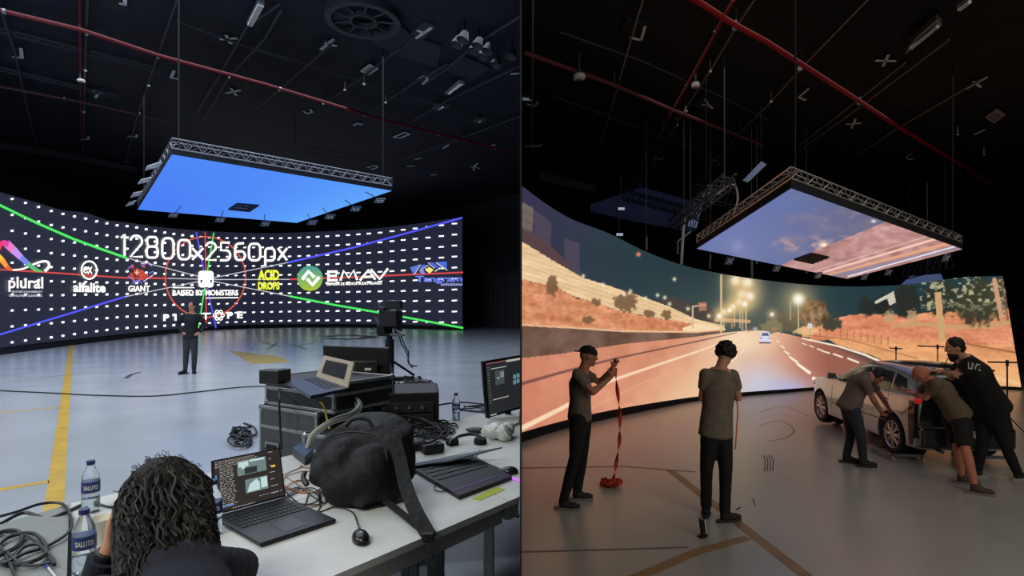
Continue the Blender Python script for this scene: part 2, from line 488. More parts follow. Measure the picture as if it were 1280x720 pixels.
# --- big resolution lettering, drawn with strokes
def arc(cx, cy, rx, ry, a0, a1, n=8):
    return [(cx+rx*math.cos(math.radians(a0+(a1-a0)*i/n)), cy+ry*math.sin(math.radians(a0+(a1-a0)*i/n))) for i in range(n+1)]
def rr(x0, y0, x1, y1, r):  # closed rounded rect
    return arc(x1-r, y0+r, r, r, -90, 0, 5)+arc(x1-r, y1-r, r, r, 0, 90, 5)+arc(x0+r, y1-r, r, r, 90, 180, 5)+arc(x0+r, y0+r, r, r, 180, 270, 5)+[(x1-r, y0)]
GL = {'1': [[(.25, .18), (.62, 0), (.62, 1)]],
 '2': [arc(.5, .27, .42, .27, 190, 360, 8)+[(.9, .38), (.08, 1), (.98, 1)]],
 '8': [rr(.08, 0, .92, .46, .2), rr(.03, .46, .97, 1, .24)],
 '0': [rr(.04, 0, .96, 1, .3)],
 '5': [[(.92, 0), (.14, 0), (.12, .44), (.6, .44)]+arc(.62, .72, .34, .28, -90, 90, 8)+[(.04, 1)]],
 '6': [[(.85, 0), (.4, .02)]+arc(.4, .3, .34, .28, 270, 180, 5)+[(.06, .7)]+arc(.38, .74, .32, .26, 180, 90, 5)+arc(.62, .74, .32, .26, 90, -90, 8)+[(.1, .5)]],
 'x': [[(.05, .0), (.95, 1)], [(.95, 0), (.05, 1)]],
 'p': [[(.08, 1.45), (.08, .25)]+arc(.34, .26, .26, .26, 180, 270, 5)+arc(.62, .28, .32, .28, -90, 0, 5)+arc(.62, .72, .32, .28, 0, 90, 5)+[(.1, 1)]]}
def g(x, y): return (140+x/5.54, 280+y/5.54)
big = [('1', 48, 72, 112, 222), ('2', 120, 82, 216, 228), ('8', 237, 92, 320, 234), ('0', 345, 100, 430, 240), ('0', 455, 112, 545, 245), ('x', 552, 168, 636, 248), ('2', 645, 128, 725, 250), ('5', 745, 130, 822, 252), ('6', 848, 134, 926, 250), ('0', 945, 138, 1030, 252), ('p', 1056, 170, 1130, 254), ('x', 1145, 168, 1216, 252)]
mb = MB()
for ch, x0, y0, x1, y1 in big:
    for st in GL[ch]:
        ribbon(mb, [g(x0+(x1-x0)*a, y0+(y1-y0)*b) for a, b in st], 2.7, off=.13, step=30)
mb.build('resolution_lettering', G_w, wl)
# --- font text mapped on the wall
def text_polys(body, bold=0.0, font_size=1, shear=0):
    cu_ = bpy.data.curves.new('t', 'FONT'); cu_.body = body; cu_.size = font_size; cu_.offset = bold; cu_.resolution_u = 3; cu_.shear = shear
    o = bpy.data.objects.new('t', cu_); COL.objects.link(o)
    dg = bpy.context.evaluated_depsgraph_get(); me = bpy.data.meshes.new_from_object(o.evaluated_get(dg))
    V = [tuple(v.co) for v in me.vertices]; Fc = [tuple(p.vertices) for p in me.polygons]
    bpy.data.objects.remove(o); bpy.data.curves.remove(cu_); bpy.data.meshes.remove(me)
    a = np.array(V); mn = a.min(0); mx = a.max(0)
    return [((x-mn[0])/(mx[0]-mn[0]), (y-mn[1])/(mx[1]-mn[1])) for x, y, z in V], Fc
def map_text(mb, body, u0, v0, u1, v1, fn, bold=0, dv=0, shear=0):
    """fit the text in pixel box; dv = extra drop of the right end"""
    V, Fc = text_polys(body, bold, shear=shear)
    mb.add([fn(u0+(u1-u0)*x, v1+(v0-v1)*y+dv*x) for x, y in V], Fc)
def lt(body, u0, v0, u1, v1, m, name='logo_lettering', bold=.01, dv=0, off=.12, shear=0):
    mb = MB(); map_text(mb, body, u0, v0, u1, v1, lambda u, v: LW(u, v, off), bold, dv, shear); return mb.build(name, m, wl)
lt('RAISED BY MONSTERS', 215.8, 362.4, 298, 369.4, G_w, bold=.03)
lt('GIANT', 160.3, 357, 187.5, 364.6, G_w, bold=.025)
lt('vfx', 170, 365.8, 177.5, 368.6, G_wd)
G_y = glow('led_yellow', (225, 235, 60), 1.2)
lt('ACID', 322.5, 337.2, 349, 350.5, G_y, bold=.05); lt('DROPS', 322.5, 352.4, 349.5, 362.2, G_y, bold=.05)
lt('alfalite', 91.5, 353, 132, 365, G_w, bold=.03, dv=.8)
lt('plural', 10.7, 346, 54, 364.7, G_w, bold=.015, dv=.5)
lt('ENTERTAINMENT', 15, 363.6, 53.2, 366, G_wd, bold=.02)
lt('alfilms.creatTic.animatic', 11.6, 367.2, 52.8, 371, G_wd, bold=.02)
mb = MB()
for st in ([(422, 339.6), (409, 339.8)], [(422, 350.2), (409, 350.6)], [(410.6, 338.2), (410.6, 352)], [(412, 345), (421, 344.8)], [(425.5, 350.8), (429.5, 338.6), (436, 347.5), (442, 338), (446.5, 350)], [(450, 350.5), (460.5, 337.5), (469, 349.5)], [(455, 346.4), (466, 345.8)], [(463.5, 336.8), (474.5, 349), (485, 335.8)]): ribbon(mb, st, 2.7, .16, 30)
mb.build('logo_lettering', G_w, wl)
lt('EMPRESA DE MEDIOS AUDIOVISUALES', 408.6, 353.6, 477, 357, G_w, bold=.02, dv=-1.5)
G_lb = glow('led_light_blue', (110, 130, 240), 1.0)
lt('Tangram', 519.5, 345, 578, 355, G_lb, bold=.03, dv=-.6); lt('solutions', 551, 353.2, 578, 357.2, glow('led_pale_blue', (165, 180, 245), 1), bold=.02)
for ch, x, dv in (('P', 208, 0), ('I', 219.5, 0), ('X', 232, 0), ('O', 245, 0), ('T', 257.3, 0), ('P', 287.6, 0), ('E', 300, 0)):
    w = 1.2 if ch == 'I' else 3.6
    y = 397-(x-208)*.037
    lt(ch, x-w, y-4.2, x+w, y+4.2, G_w, bold=.04)
# badge head, eyes, bars
mb = MB(); lpoly(mb, [(u, v) for u, v in rr(248, 338.7, 267, 359.4, 4)], .14); mb.build('badge_head', G_w, wl)
mb = MB()
for x in (251.8, 263.6): lpoly(mb, rr(x-1.5, 350, x+1.5, 353.4, .6), .17)
lpoly(mb, [(255, 358), (260, 358), (260, 359.6), (255, 359.6)], .17)
mb.build('badge_eyes', glow('led_dark_eye', (70, 50, 50), .8), wl)
mb = MB(); ribbon(mb, [(215.8, 359.6), (243, 359.6)], 1.2); ribbon(mb, [(257, 372.6), (298, 372)], 1.2); mb.build('badge_bars', G_w, wl)
# atom flower
mb = MB()
for k in range(3):
    a = math.radians(60*k); ribbon(mb, [(273.6+6.8*math.cos(t)*math.cos(a)-3.2*math.sin(t)*math.sin(a), 394+6.8*math.cos(t)*math.sin(a)+3.2*math.sin(t)*math.cos(a)) for t in np.linspace(0, 2*math.pi, 24)], 1.1, .13, 20)
mb.build('atom_logo', G_w, wl)
# alfalite badge
mb = MB(); ribbon(mb, [(111.5+9.6*math.cos(t), 337.8+11*math.sin(t)) for t in np.linspace(0, 2*math.pi, 32)], 2.0, .13, 20)
ribbon(mb, arc(107.3, 337.6, 2.6, 3.6, -10, -330, 12), 1.3, .13, 20); ribbon(mb, [(105, 337.6), (109.6, 337.2)], 1.0, .13)
ribbon(mb, [(110, 333.5), (115, 342.5)], 1.4, .13); ribbon(mb, [(114.8, 333.5), (110, 342.5)], 1.4, .13)
mb.build('badge_ring', G_w, wl)
mb = MB(); lpoly(mb, arc(116.8, 338, 1, 1.2, 0, 360, 8), .13); ribbon(mb, [(107, 346), (116, 346)], .8, .14); mb.build('badge_dot', G_r, wl)
# folded ribbon logo at the left edge
def grad_ribbon(name, pts, cols, widths, off=.14):
    for i in range(len(pts)-1):
        e0 = ((pts[i+1][0]-pts[i][0])*.12, (pts[i+1][1]-pts[i][1])*.12)
        mb = MB(); ribbon(mb, [(pts[i][0]-e0[0], pts[i][1]-e0[1]), (pts[i+1][0]+e0[0], pts[i+1][1]+e0[1])], widths[i], off+.01*i, 4, widths[i+1]); mb.build('ribbon_segment', glow('rib_%d_%d_%d' % cols[i], cols[i], 1.1), wl)
grad_ribbon('r', [(-3, 320), (3, 326), (9, 334), (15, 337.5)], [(250, 190, 50), (245, 150, 50), (225, 90, 40)], [7, 7, 5, 2])
grad_ribbon('r', [(-3, 312), (0, 306), (4, 303.5), (10, 306)], [(235, 60, 50), (225, 45, 110), (220, 60, 150)], [7, 6, 6, 8])
grad_ribbon('r', [(9, 305.5), (18, 314), (27, 323), (36, 331), (44, 337), (52, 339.6)], [(225, 120, 200), (190, 140, 230), (110, 130, 225), (90, 180, 120), (80, 190, 90)], [10, 9, 7, 6, 5, 1.5])
mb = MB(); ribbon(mb, spline([(15, 337.8, 0), (28, 336.5, 0), (40, 331.5, 0), (52, 327.3, 0), (60, 328, 0), (61, 334, 0), (56, 339.5, 0)], 5) and [(p.x, p.y) for p in spline([(15, 337.8, 0), (28, 336.5, 0), (40, 331.5, 0), (52, 327.3, 0), (60, 328, 0), (61, 334, 0), (56, 339.5, 0)], 5)], 1.6, .15, 20, 3.6)
mb.build('ribbon_loop', G_w, wl)
# giant emblem
mb = MB()
for i in range(26):
    a = random.uniform(0, 6.28); r = random.uniform(0, 13); cx, cy = 174+r*1.1*math.cos(a), 342+r*.9*math.sin(a)
    lpoly(mb, [(cx-3+random.random()*2, cy-1), (cx, cy-2.4), (cx+3, cy+random.random()), (cx+.5, cy+2.6)], .13+i*.002)
mb.build('emblem_patches', glow('emblem_red', (205, 70, 50), 1.0), wl)
mb = MB()
for s in ([(160, 336), (166, 331)], [(160, 345), (170, 353), (176, 350)], [(176, 333), (184, 329), (190, 333)], [(165, 355), (172, 350), (178, 355)], [(180, 352), (192, 343)], [(186, 342), (192, 339)]): ribbon(mb, s, 1.3, .19)
mb.build('emblem_strokes', glow('emblem_violet', (120, 120, 220), 1.0), wl)
mb = MB()
for s in ([(171, 338), (171, 344)], [(168.5, 341), (174, 341)], [(179, 352), (191, 344.5)], [(176, 330), (186, 328.5), (189, 332)]): ribbon(mb, s, 1.0, .2)
mb.build('emblem_lines', glow('emblem_pink', (245, 200, 190), 1.0), wl)
# round green badge with folded arrows (gradient in slices)
for k in range(8):
    y0, y1 = 332+k*4, 336+k*4
    mb = MB(); pts = []
    def hw(y): return math.sqrt(max(0, 256-(y-348)**2))
    lpoly(mb, [(387.6-hw(y0), y0), (387.6-hw((y0+y1)/2), (y0+y1)/2), (387.6-hw(y1), y1), (387.6+hw(y1), y1), (387.6+hw((y0+y1)/2), (y0+y1)/2), (387.6+hw(y0), y0)], .12)
    t = k/7; c = (int(80+90*t), int(160+40*t), int(150-90*t))
    mb.build('badge_slice', glow('bdg%d' % k, c, .95), wl)
mb = MB()
ribbon(mb, [(378, 349.5), (385.5, 339.5), (393, 347)], 4.2, .40, 20); ribbon(mb, [(384, 348.5), (390.5, 356.5), (399, 346.5)], 4.2, .44, 20)
mb.build('badge_arrows', G_w, wl)
# tangram mark
for pts, c in (([(512.3, 334.5), (525.5, 330.5), (518, 343.5), (517, 343)], (95, 120, 215)), ([(527, 331), (536, 331.5), (524, 338)], (80, 110, 210)), ([(524, 339), (529.5, 337), (531.5, 343), (525, 341)], (120, 140, 225)), ([(535, 328), (541.5, 328), (549, 333.5), (543.5, 336)], (75, 100, 205)), ([(545, 328), (558.4, 327), (558.4, 336.5)], (70, 110, 225))):
    mb = MB(); lpoly(mb, pts, .13); mb.build('mark_tile', glow('tg%d' % c[0], c, 1.0), wl)
mb = MB(); lpoly(mb, [(531.3, 337.5), (536.5, 333.8), (542, 337.5), (537, 342)], .14); mb.build('mark_diamond', glow('tg_y', (245, 225, 120), 1.1), wl)
mb = MB(); ribbon(mb, [(518, 343.5), (525.5, 331)], .9, .15); ribbon(mb, [(525, 338), (536, 331.6)], .8, .15); ribbon(mb, [(545, 328.5), (559, 338)], 1.2, .15); ribbon(mb, [(535, 328.6), (543, 335.5)], .9, .15); ribbon(mb, [(543.5, 339.5), (548, 336.5), (552, 335.5)], 1.4, .15)
mb.build('mark_edges', G_wd, wl)

# ================================================================ LEFT CEILING PANEL
PZ = EYE+4.0
def PL(u, v, dz=0): return onz(u, v, PZ+dz)
cpl = thing('ceiling_video_panel', 'large bright blue video panel hung flat under the dark ceiling of the left studio', 'video panel', PL(300, 240))
Q = [(215, 193), (490, 238.5), (371, 278.5), (172, 262)]
C4 = [PL(*q) for q in Q]
def bil(C, s, t): return (C[0]*(1-s)+C[1]*s)*(1-t)+(C[3]*(1-s)+C[2]*s)*t
def grid_screen(name, fn, ns, nt_, colfn, m, parent):
    """fn(S,T)->(N,3) world points, colfn(S,T)->(N,3) linear colours"""
    S, T = np.meshgrid(np.linspace(0, 1, ns), np.linspace(0, 1, nt_), indexing='ij')
    P = fn(S.ravel(), T.ravel()); C = colfn(S.ravel(), T.ravel())
    idx = np.arange(ns*nt_).reshape(ns, nt_)
    f = np.stack([idx[:-1, :-1], idx[1:, :-1], idx[1:, 1:], idx[:-1, 1:]], -1).reshape(-1, 4)
    me = bpy.data.meshes.new(name)
    me.vertices.add(len(P)); me.vertices.foreach_set('co', P.astype(np.float32).ravel())
    me.loops.add(f.size); me.loops.foreach_set('vertex_index', f.ravel().astype(np.int32))
    me.polygons.add(len(f)); me.polygons.foreach_set('loop_start', np.arange(0, f.size, 4, dtype=np.int32))
    me.update(calc_edges=True); me.validate()
    a = me.color_attributes.new('Col', 'FLOAT_COLOR', 'POINT')
    a.data.foreach_set('color', np.concatenate([C, np.ones((len(C), 1))], 1).astype(np.float32).ravel())
    return finish(me, name, m, parent, smooth=True)
def npl(C):
    A = [np.array(c) for c in C]
    return lambda s, t: ((A[0][None]*(1-s)[:, None]+A[1][None]*s[:, None])*(1-t)[:, None]+(A[3][None]*(1-s)[:, None]+A[2][None]*s[:, None])*t[:, None])
def lin(c): return np.array(srgb(c))
def colL(s, t):
    a, b = lin((62, 122, 243)), lin((96, 168, 252))
    k = np.clip(.15+.75*s**2.0-.2*t*(1-s), 0, 1)[:, None]
    return a*(1-k)+b*k
grid_screen('screen', npl(C4), 24, 24, colL, screen_mat('led_blue_panel', 1.0), cpl)
mb = MB(); mb.slab([c+Vector((0, 0, .02)) for c in C4], .12); mb.build('panel_housing', M_black, cpl)
mb = MB(); hq = [PL(*q, -.02) for q in ((296, 253.5), (324, 255.8), (312, 263.8), (285, 261))]
mb.slab(hq, .05, (0, 0, -1)); mb.build('hatch', mat('hatch_navy', (28, 36, 70), .8), cpl)
mb = MB()
for a, b in (((293, 259), (309, 260.5)), ((297, 256.5), (302, 257)), ((305, 257), (311, 257.5))):
    mb.tube([PL(*a, -.08), PL(*b, -.08)], .03, 4)
mb.build('hatch_lamps', M_steel, cpl)
# truss on top: built from separate members
def truss(parent, A, B, h, w, n, m, inward, r=.022, name='truss'):
    """box truss from A to B (bottom chord front), height h, depth w inwards"""
    t = (B-A)/n; up = Vector((0, 0, h)); iw = inward.normalized()*w
    ch = MB()
    for o in (Vector((0, 0, 0)), up, iw, up+iw): ch.tube([A+o, B+o], r, 5)
    ch.build('truss_chord', m, parent)
    for i in range(n):
        p = A+t*i; d = MB()
        d.tube([p, p+t*.5+up], r*.6, 4); d.tube([p+t*.5+up, p+t], r*.6, 4)
        d.tube([p+up, p+t*.5+up+iw], r*.5, 4); d.tube([p, p+up], r*.5, 4); d.tube([p+iw, p+iw+t+up], r*.5, 4)
        d.build('truss_brace', m, parent)
up = Vector((0, 0, .16))
cen = (C4[0]+C4[1]+C4[2]+C4[3])/4
M_truss = mat('truss_grey', (120, 124, 135), .4, metal=.6)
truss(cpl, C4[0]+up, C4[1]+up, .26, .4, 18, M_truss, cen-(C4[0]+C4[1])/2)
truss(cpl, C4[3]+up, C4[0]+up, .26, .4, 14, M_truss, cen-(C4[0]+C4[3])/2)
truss(cpl, C4[1]+up, C4[2]+up, .26, .4, 12, M_truss, cen-(C4[1]+C4[2])/2)
# hanging rods of the panel
mb = MB()
for c in C4:
    q = c*.94+cen*.06; mb.tube([Vector((q.x, q.y, PZ+.3)), Vector((q.x, q.y, LZ))], .02, 5)
mb.build('suspension_rods', M_wire, cpl)

# marker boards hung around the panel
def board(pts, z, label, strokes, m=M_boardL, group='tracking boards around the blue panel'):
    t = thing('tracking_board', label, 'marker board', onz(*pts[0], z), group)
    mb = MB(); P = [onz(*p, z) for p in pts]; mb.slab(P, .04); mb.build('board', m, t)
    mb = MB()
    for a, b in strokes:
        A = onz(*a, z)-Vector((0, 0, .015)); B = onz(*b, z)-Vector((0, 0, .015)); d = (B-A).normalized(); n = Vector((-d.y, d.x, 0))*.05
        mb.slab([A-n, B-n, B+n, A+n], .012)
    mb.build('tape_strip', M_whitetape, t)
    c = (P[0]+P[1]+P[2]+P[3])/4; e_ = c.lerp(cen, .14)
    mb = MB(); mb.tube([c+Vector((0, 0, .04)), Vector((e_.x, e_.y, PZ+.1))], .015, 4); mb.build('hanging_wire', M_wire, t)
def qd(cx, cy, w, h, s=0):  # skewed quad
    return [(cx-w/2-s, cy+h/2), (cx+w/2-s, cy+h/2), (cx+w/2+s, cy-h/2), (cx-w/2+s, cy-h/2)]
def c2(x, y): return (150+x/3.657, 160+y/3.657)
bl = [('topmost of the four pale boards left of the blue panel', [c2(116, 195), c2(180, 178), c2(188, 158), c2(125, 178)]),
 ('second from the top of the four pale boards left of the blue panel', [c2(82, 258), c2(132, 245), c2(145, 228), c2(95, 240)]),
 ('third from the top of the four pale boards left of the blue panel', [c2(48, 320), c2(90, 308), c2(104, 291), c2(62, 300)]),
 ('lowest and thinnest of the four pale boards left of the blue panel', [c2(26, 360), c2(60, 350), c2(74, 334), c2(42, 344)])]
for lb, pts in bl:
    c = (sum(p[0] for p in pts)/4, sum(p[1] for p in pts)/4)
    board(pts, PZ-.1, lb, [((c[0]-2.5, c[1]+1), (c[0]+2.5, c[1]-1))], mat('pale_board', (190, 195, 205), .7))
lbls = ['leftmost board below the far edge of the blue panel', 'second board from the left below the blue panel', 'third board from the left below the blue panel', 'fourth board from the left below the blue panel', 'fifth board from the left below the blue panel', 'sixth board from the left below the blue panel', 'rightmost board along the right edge of the blue panel']
for (x, y), lb in zip(((244, 400), (458, 422), (665, 440), (880, 434), (960, 408), (1078, 372), (1188, 334)), lbls):
    u, v = c2(x, y)
    board(qd(u, v, 11, 5, 1.5), PZ-.35, lb+' with a white cross', [((u-2.5, v-1.4), (u+2.5, v+1.4)), ((u-2, v+1.4), (u+3, v-1.4))], M_boardL)
# ================================================================ LEFT CEILING FITTINGS
def cz(u, v, z): return onz(u, v, z)
def pipe(name, label, pts, z, r, m, cat='pipe', brackets=None, zc=LZ, group=None):
    P = [cz(u, v, z) for u, v in pts]
    t = thing(name, label, cat, P[0], group)
    mb = MB(); mb.tube(P, r, 8); mb.build('run', m, t)
    if brackets:
        for (u, v) in brackets:
            c = cz(u, v, z); b = MB(); b.tube([c, Vector((c.x, c.y, zc))], r*.35, 5); b.lathe([(r*1.25, -r*.5), (r*1.25, r*.5)], c, (P[1]-P[0]).normalized(), 10)
            b.build('bracket', M_steel, t)
    return t
Z1 = LZ-.35
pipe('sprinkler_pipe', 'long dark red sprinkler pipe crossing the whole left ceiling from upper left', [(-30, 6), (0, 13), (100, 37), (200, 70), (330, 105), (480, 150), (640, 190)], Z1, .07, M_redpipe, brackets=[(5, 14), (108, 41), (198, 70), (288, 95), (350, 111), (405, 128), (455, 143), (510, 158), (547, 167), (580, 176)])
pipe('sprinkler_pipe', 'short dull red pipe at the left edge, below the long red one', [(-30, 104), (0, 108), (106, 128), (205, 150)], Z1, .06, mat('dull_red', (96, 62, 62), .6), brackets=[(81, 122), (175, 141)])
pipe('sprinkler_pipe', 'vertical-looking red pipe at upper left that meets the long red pipe', [(99, -12), (99.5, 37), (100, 100), (101, 170)], Z1+.1, .045, M_redpipe, brackets=[(99.5, 30), (99.7, 60)])
conds = [([(110, -12), (107, 60), (104, 170), (104, 218)], 'thin dark conduit just right of the vertical-looking red pipe'),
 ([(223, -5), (197, 70), (172, 142), (156, 205)], 'thin dark conduit in the left ceiling running down to the corner of the blue panel'),
 ([(0, 10), (18, 65), (35, 140), (55, 215)], 'thin dark conduit nearest the left edge of the picture'),
 ([(350, 5), (309, 33), (275, 93), (246, 140)], 'left one of two close dark conduits under the fluorescent light'),
 ([(352, 12), (330, 50), (286, 96), (255, 150)], 'right one of two close dark conduits under the fluorescent light'),
 ([(420, 50), (350, 112), (320, 135)], 'dark conduit running left from the cross marked board'),
 ([(500, 60), (455, 95), (405, 130)], 'dark conduit running through the white louvred vent'),
 ([(560, 80), (520, 102), (455, 145)], 'dark conduit through the board with the Y shaped mark'),
 ([(651, 20), (600, 52), (540, 100)], 'dark conduit at the upper right of the left ceiling'),
 ([(651, 82), (560, 125), (500, 160)], 'dark conduit at the right of the left ceiling, above the far lamps'),
 ([(651, 145), (570, 175), (500, 200)], 'dark conduit low at the right of the left ceiling'),
 ([(218, 25), (290, 52), (360, 75)], 'thin dull red tube crossing right of centre near the top of the left ceiling'),
 ([(320, 60), (440, 98), (560, 135), (640, 160)], 'thin conduit parallel to and above the long red pipe'),
 ([(380, 190), (450, 200), (520, 212), (600, 222)], 'thin conduit over the right end of the blue panel')]
for pts, lb in conds:
    pipe('conduit', lb, pts, LZ-.2, .035, M_darkconduit, 'conduit')
def marker(shape, label, strokes, z, brd=None, w=.10, bm=M_board, zc=LZ):
    a = strokes[0][0]
    t = thing('ceiling_marker', label, 'ceiling marker', cz(*a, z))
    if brd:
        mb = MB(); mb.slab([cz(*p, z) for p in brd], .05); mb.build('board', bm, t)
        c = sum((cz(*p, z) for p in brd), Vector())/4
        h = MB(); h.tube([Vector((c.x, c.y, z+.05)), Vector((c.x, c.y, zc))], .012, 4); h.build('hanger', M_wire, t)
    for A, B in strokes:
        A = cz(*A, z-.03); B = cz(*B, z-.03); d = (B-A).normalized(); n = Vector((-d.y, d.x, 0))*w/2
        s = MB(); s.slab([A-n, B-n, B+n, A+n], .015); s.build('tape_strip', M_whitetape, t)
def s3(*p): return [(x/3.273, y/3.273) for x, y in p]
def s4(*p): return [(320+x/3.273, y/3.273) for x, y in p]
def segs(P): return list(zip(P[:-1], P[1:]))
zM = LZ-.06
marker('L', 'white L on a square board at the left edge of the picture', segs(s3((85, 198), (90, 238), (52, 235))), zM, s3((5, 192), (88, 188), (104, 243), (30, 248)))
marker('L', 'board with a white tape corner at the very top left, beside the red pipe', segs(s3((512, -6), (510, 22), (488, 14))), zM, s3((415, -8), (522, -8), (512, 46), (430, 30)))
marker('X', 'white X left of the fluorescent light', [tuple(s3((900, 162), (970, 158))), tuple(s3((925, 145), (945, 180)))], zM)
marker('L', 'white L just under the long red pipe, above the left corner of the blue panel', segs(s3((712, 290), (700, 320), (732, 325))), zM)
marker('X', 'white X just under the long red pipe, above the blue panel', [tuple(s3((925, 382), (985, 370))), tuple(s3((945, 362), (968, 392)))], zM)
marker('Y', 'white Y on a small board right of the double pipes', [tuple(s3((378, 368), (402, 384))), tuple(s3((402, 384), (425, 377))), tuple(s3((402, 384), (390, 400)))], zM, s3((365, 368), (425, 358), (440, 405), (380, 412)))
marker('L', 'small white corner mark at the lower end of the double pipes', segs(s3((332, 572), (362, 570), (362, 560))), zM, s3((325, 562), (368, 555), (372, 578), (330, 582)))
marker('L', 'small white corner mark on the conduit above the left corner of the blue panel', segs(s3((522, 558), (558, 562), (560, 552))), zM, s3((512, 550), (560, 545), (568, 568), (520, 572)))
marker('T', 'tiny white T mark close above the left corner of the blue panel', [tuple(s3((488, 662), (530, 662))), tuple(s3((510, 662), (514, 672)))], zM)
marker('plus', 'white plus on a board left of the round ceiling fan', [tuple(s4((265, 205), (318, 162))), tuple(s4((282, 176), (330, 190)))], zM, s4((245, 195), (290, 158), (335, 190), (300, 218)))
marker('T', 'white T on a grey board right of the round ceiling fan', [tuple(s4((655, 158), (718, 114))), tuple(s4((660, 126), (688, 136)))], zM, s4((615, 150), (690, 92), (740, 108), (680, 168)), bm=mat('board_mid', (62, 66, 74), .8))
marker('Y', 'white Y on a grey board right of the white louvred vent, left ceiling', [tuple(s4((668, 322), (692, 312))), tuple(s4((692, 312), (702, 326))), tuple(s4((702, 326), (682, 345)))], zM, s4((650, 325), (695, 292), (748, 298), (705, 345)), bm=mat('board_mid', (62, 66, 74), .8))
marker('L', 'white open square mark under the long red pipe, over the middle of the blue panel', segs(s4((195, 455), (208, 466), (230, 460), (222, 449))), zM)
marker('S', 'white zigzag mark under the long red pipe, right of the open square mark', segs(s4((398, 514), (418, 504), (425, 512), (438, 506))), zM)
marker('R', 'long white outlined mark under the long red pipe near its middle', segs(s4((562, 562), (610, 542), (628, 550), (590, 566), (562, 562))), zM)
marker('I', 'short white stroke right of the long outlined mark', [tuple(s4((765, 608), (790, 592)))], zM)
marker('H', 'white H mark at the lower right end of the long red pipe', [tuple(s4((958, 596), (978, 592))), tuple(s4((966, 594), (988, 606))), tuple(s4((978, 612), (998, 606)))], zM)
marker('Y', 'white Y mark below the H mark near the right wall', [tuple(s4((875, 682), (892, 682))), tuple(s4((892, 682), (915, 690))), tuple(s4((892, 682), (908, 668))), tuple(s4((892, 682), (890, 698)))], zM)
marker('A', 'dim outlined mark above the right corner of the blue panel', segs(s4((455, 686), (490, 676), (496, 686), (470, 694))), zM)
marker('I', 'bright short dash low at the right, under the short stroke', [tuple(s4((650, 652), (676, 648)))], zM)
marker('I', 'dim short dash just below the bright short dash', [tuple(s4((618, 682), (648, 678)))], zM)
marker('I', 'short pale dash above the right corner of the blue panel', [tuple(s4((715, 718), (742, 714)))], zM)
marker('I', 'thin pale stroke at the right edge of the left ceiling', [tuple(s4((1042, 304), (1078, 301)))], zM)
# louvred vent
def louvre(pts, label, n=4, z=LZ-.1, m=M_whiteP):
    t = thing('louvred_vent', label, 'vent', cz(*pts[0], z))
    P = [cz(*p, z) for p in pts]
    f = MB(); f.slab(P, .06); f.build('backing', M_board, t)
    e = MB()
    for a, b in zip(P, P[1:]+P[:1]): e.tube([a, b], .035, 4)
    e.build('frame', m, t)
    for i in range(n):
        k = (i+.5)/n; a = P[0]*(1-k)+P[1]*k; b = P[3]*(1-k)+P[2]*k; b2 = b+(a-b)*.04
        w = (P[1]-P[0])*(.28/n); s = MB(); s.slab([a-w-Vector((0, 0, .03)), a+w-Vector((0, 0, .03)), b+w-Vector((0, 0, .03)), b-w-Vector((0, 0, .03))], .02); s.build('slat', m, t)
louvre(s4((430, 291), (466, 264), (499, 281), (462, 304)), 'small white louvred vent in the middle of the left ceiling')
# linear lamps, unlit
def strip_lamp(pts, label, z=LZ-.3, tubes=2, m=None, zc=LZ):
    t = thing('strip_lamp', label, 'ceiling lamp', cz(*pts[0], z))
    P = [cz(*p, z) for p in pts]; m = m or mat('lamp_shell', (150, 155, 165), .5)
    b = MB(); b.slab(P, .10); b.build('housing', m, t)
    for i in range(tubes):
        k = (i+.5)/tubes; a = P[0]*(1-k)+P[1]*k; c = P[3]*(1-k)+P[2]*k
        s = MB(); s.tube([a*.95+c*.05-Vector((0, 0, .03)), a*.05+c*.95-Vector((0, 0, .03))], .03, 6); s.build('lamp_tube', M_whiteP, t)
    c = sum(P, Vector())/4; h = MB(); h.tube([c+Vector((0, 0, .1)), Vector((c.x, c.y, zc))], .015, 4); h.build('hanger', M_wire, t)
strip_lamp(s3((1010, 100), (1030, 108), (1082, 18), (1056, 8)), 'white twin tube strip lamp at the top, left of the round fan', tubes=3)
strip_lamp(s4((772, 388), (800, 380), (854, 345), (832, 336)), 'pale strip lamp right of the Y marked board', tubes=1)
strip_lamp(s4((720, 448), (770, 446), (792, 438), (740, 432)), 'dim strip lamp below the pale one, over the red pipe', tubes=1, m=mat('lamp_dim', (85, 88, 92), .6))
strip_lamp(s4((888, 500), (930, 500), (942, 493), (900, 493)), 'thin strip lamp low at the right of the left ceiling', tubes=1, m=mat('lamp_dim', (85, 88, 92), .6))
# cluster of dim spotlights
for i, (x, y) in enumerate(((845, 165), (820, 185), (905, 190), (890, 212), (945, 212), (925, 235), (980, 268), (1040, 232))):
    u, v = s4((x, y))[0]; c = cz(u, v, LZ-.6)
    t = thing('spotlight', ['upper left', 'left', 'middle', 'lower middle', 'right', 'lower right', 'lone low', 'rightmost'][i]+' spotlight of the dim cluster at the upper right of the left ceiling', 'spotlight', c, 'dim spotlight cluster')
    b = MB(); b.lathe([(.10, .3), (.2, 0), (.17, .02), (.0, .12)], c, (0.3, .2, 1), 14); b.build('shade', mat('spot_shade', (48, 50, 56), .6), t)
    b = MB(); b.tube([c+Vector((.06, .04, .25)), Vector((c.x+.06, c.y+.04, LZ))], .02, 5); b.build('stem', M_blackmetal, t)
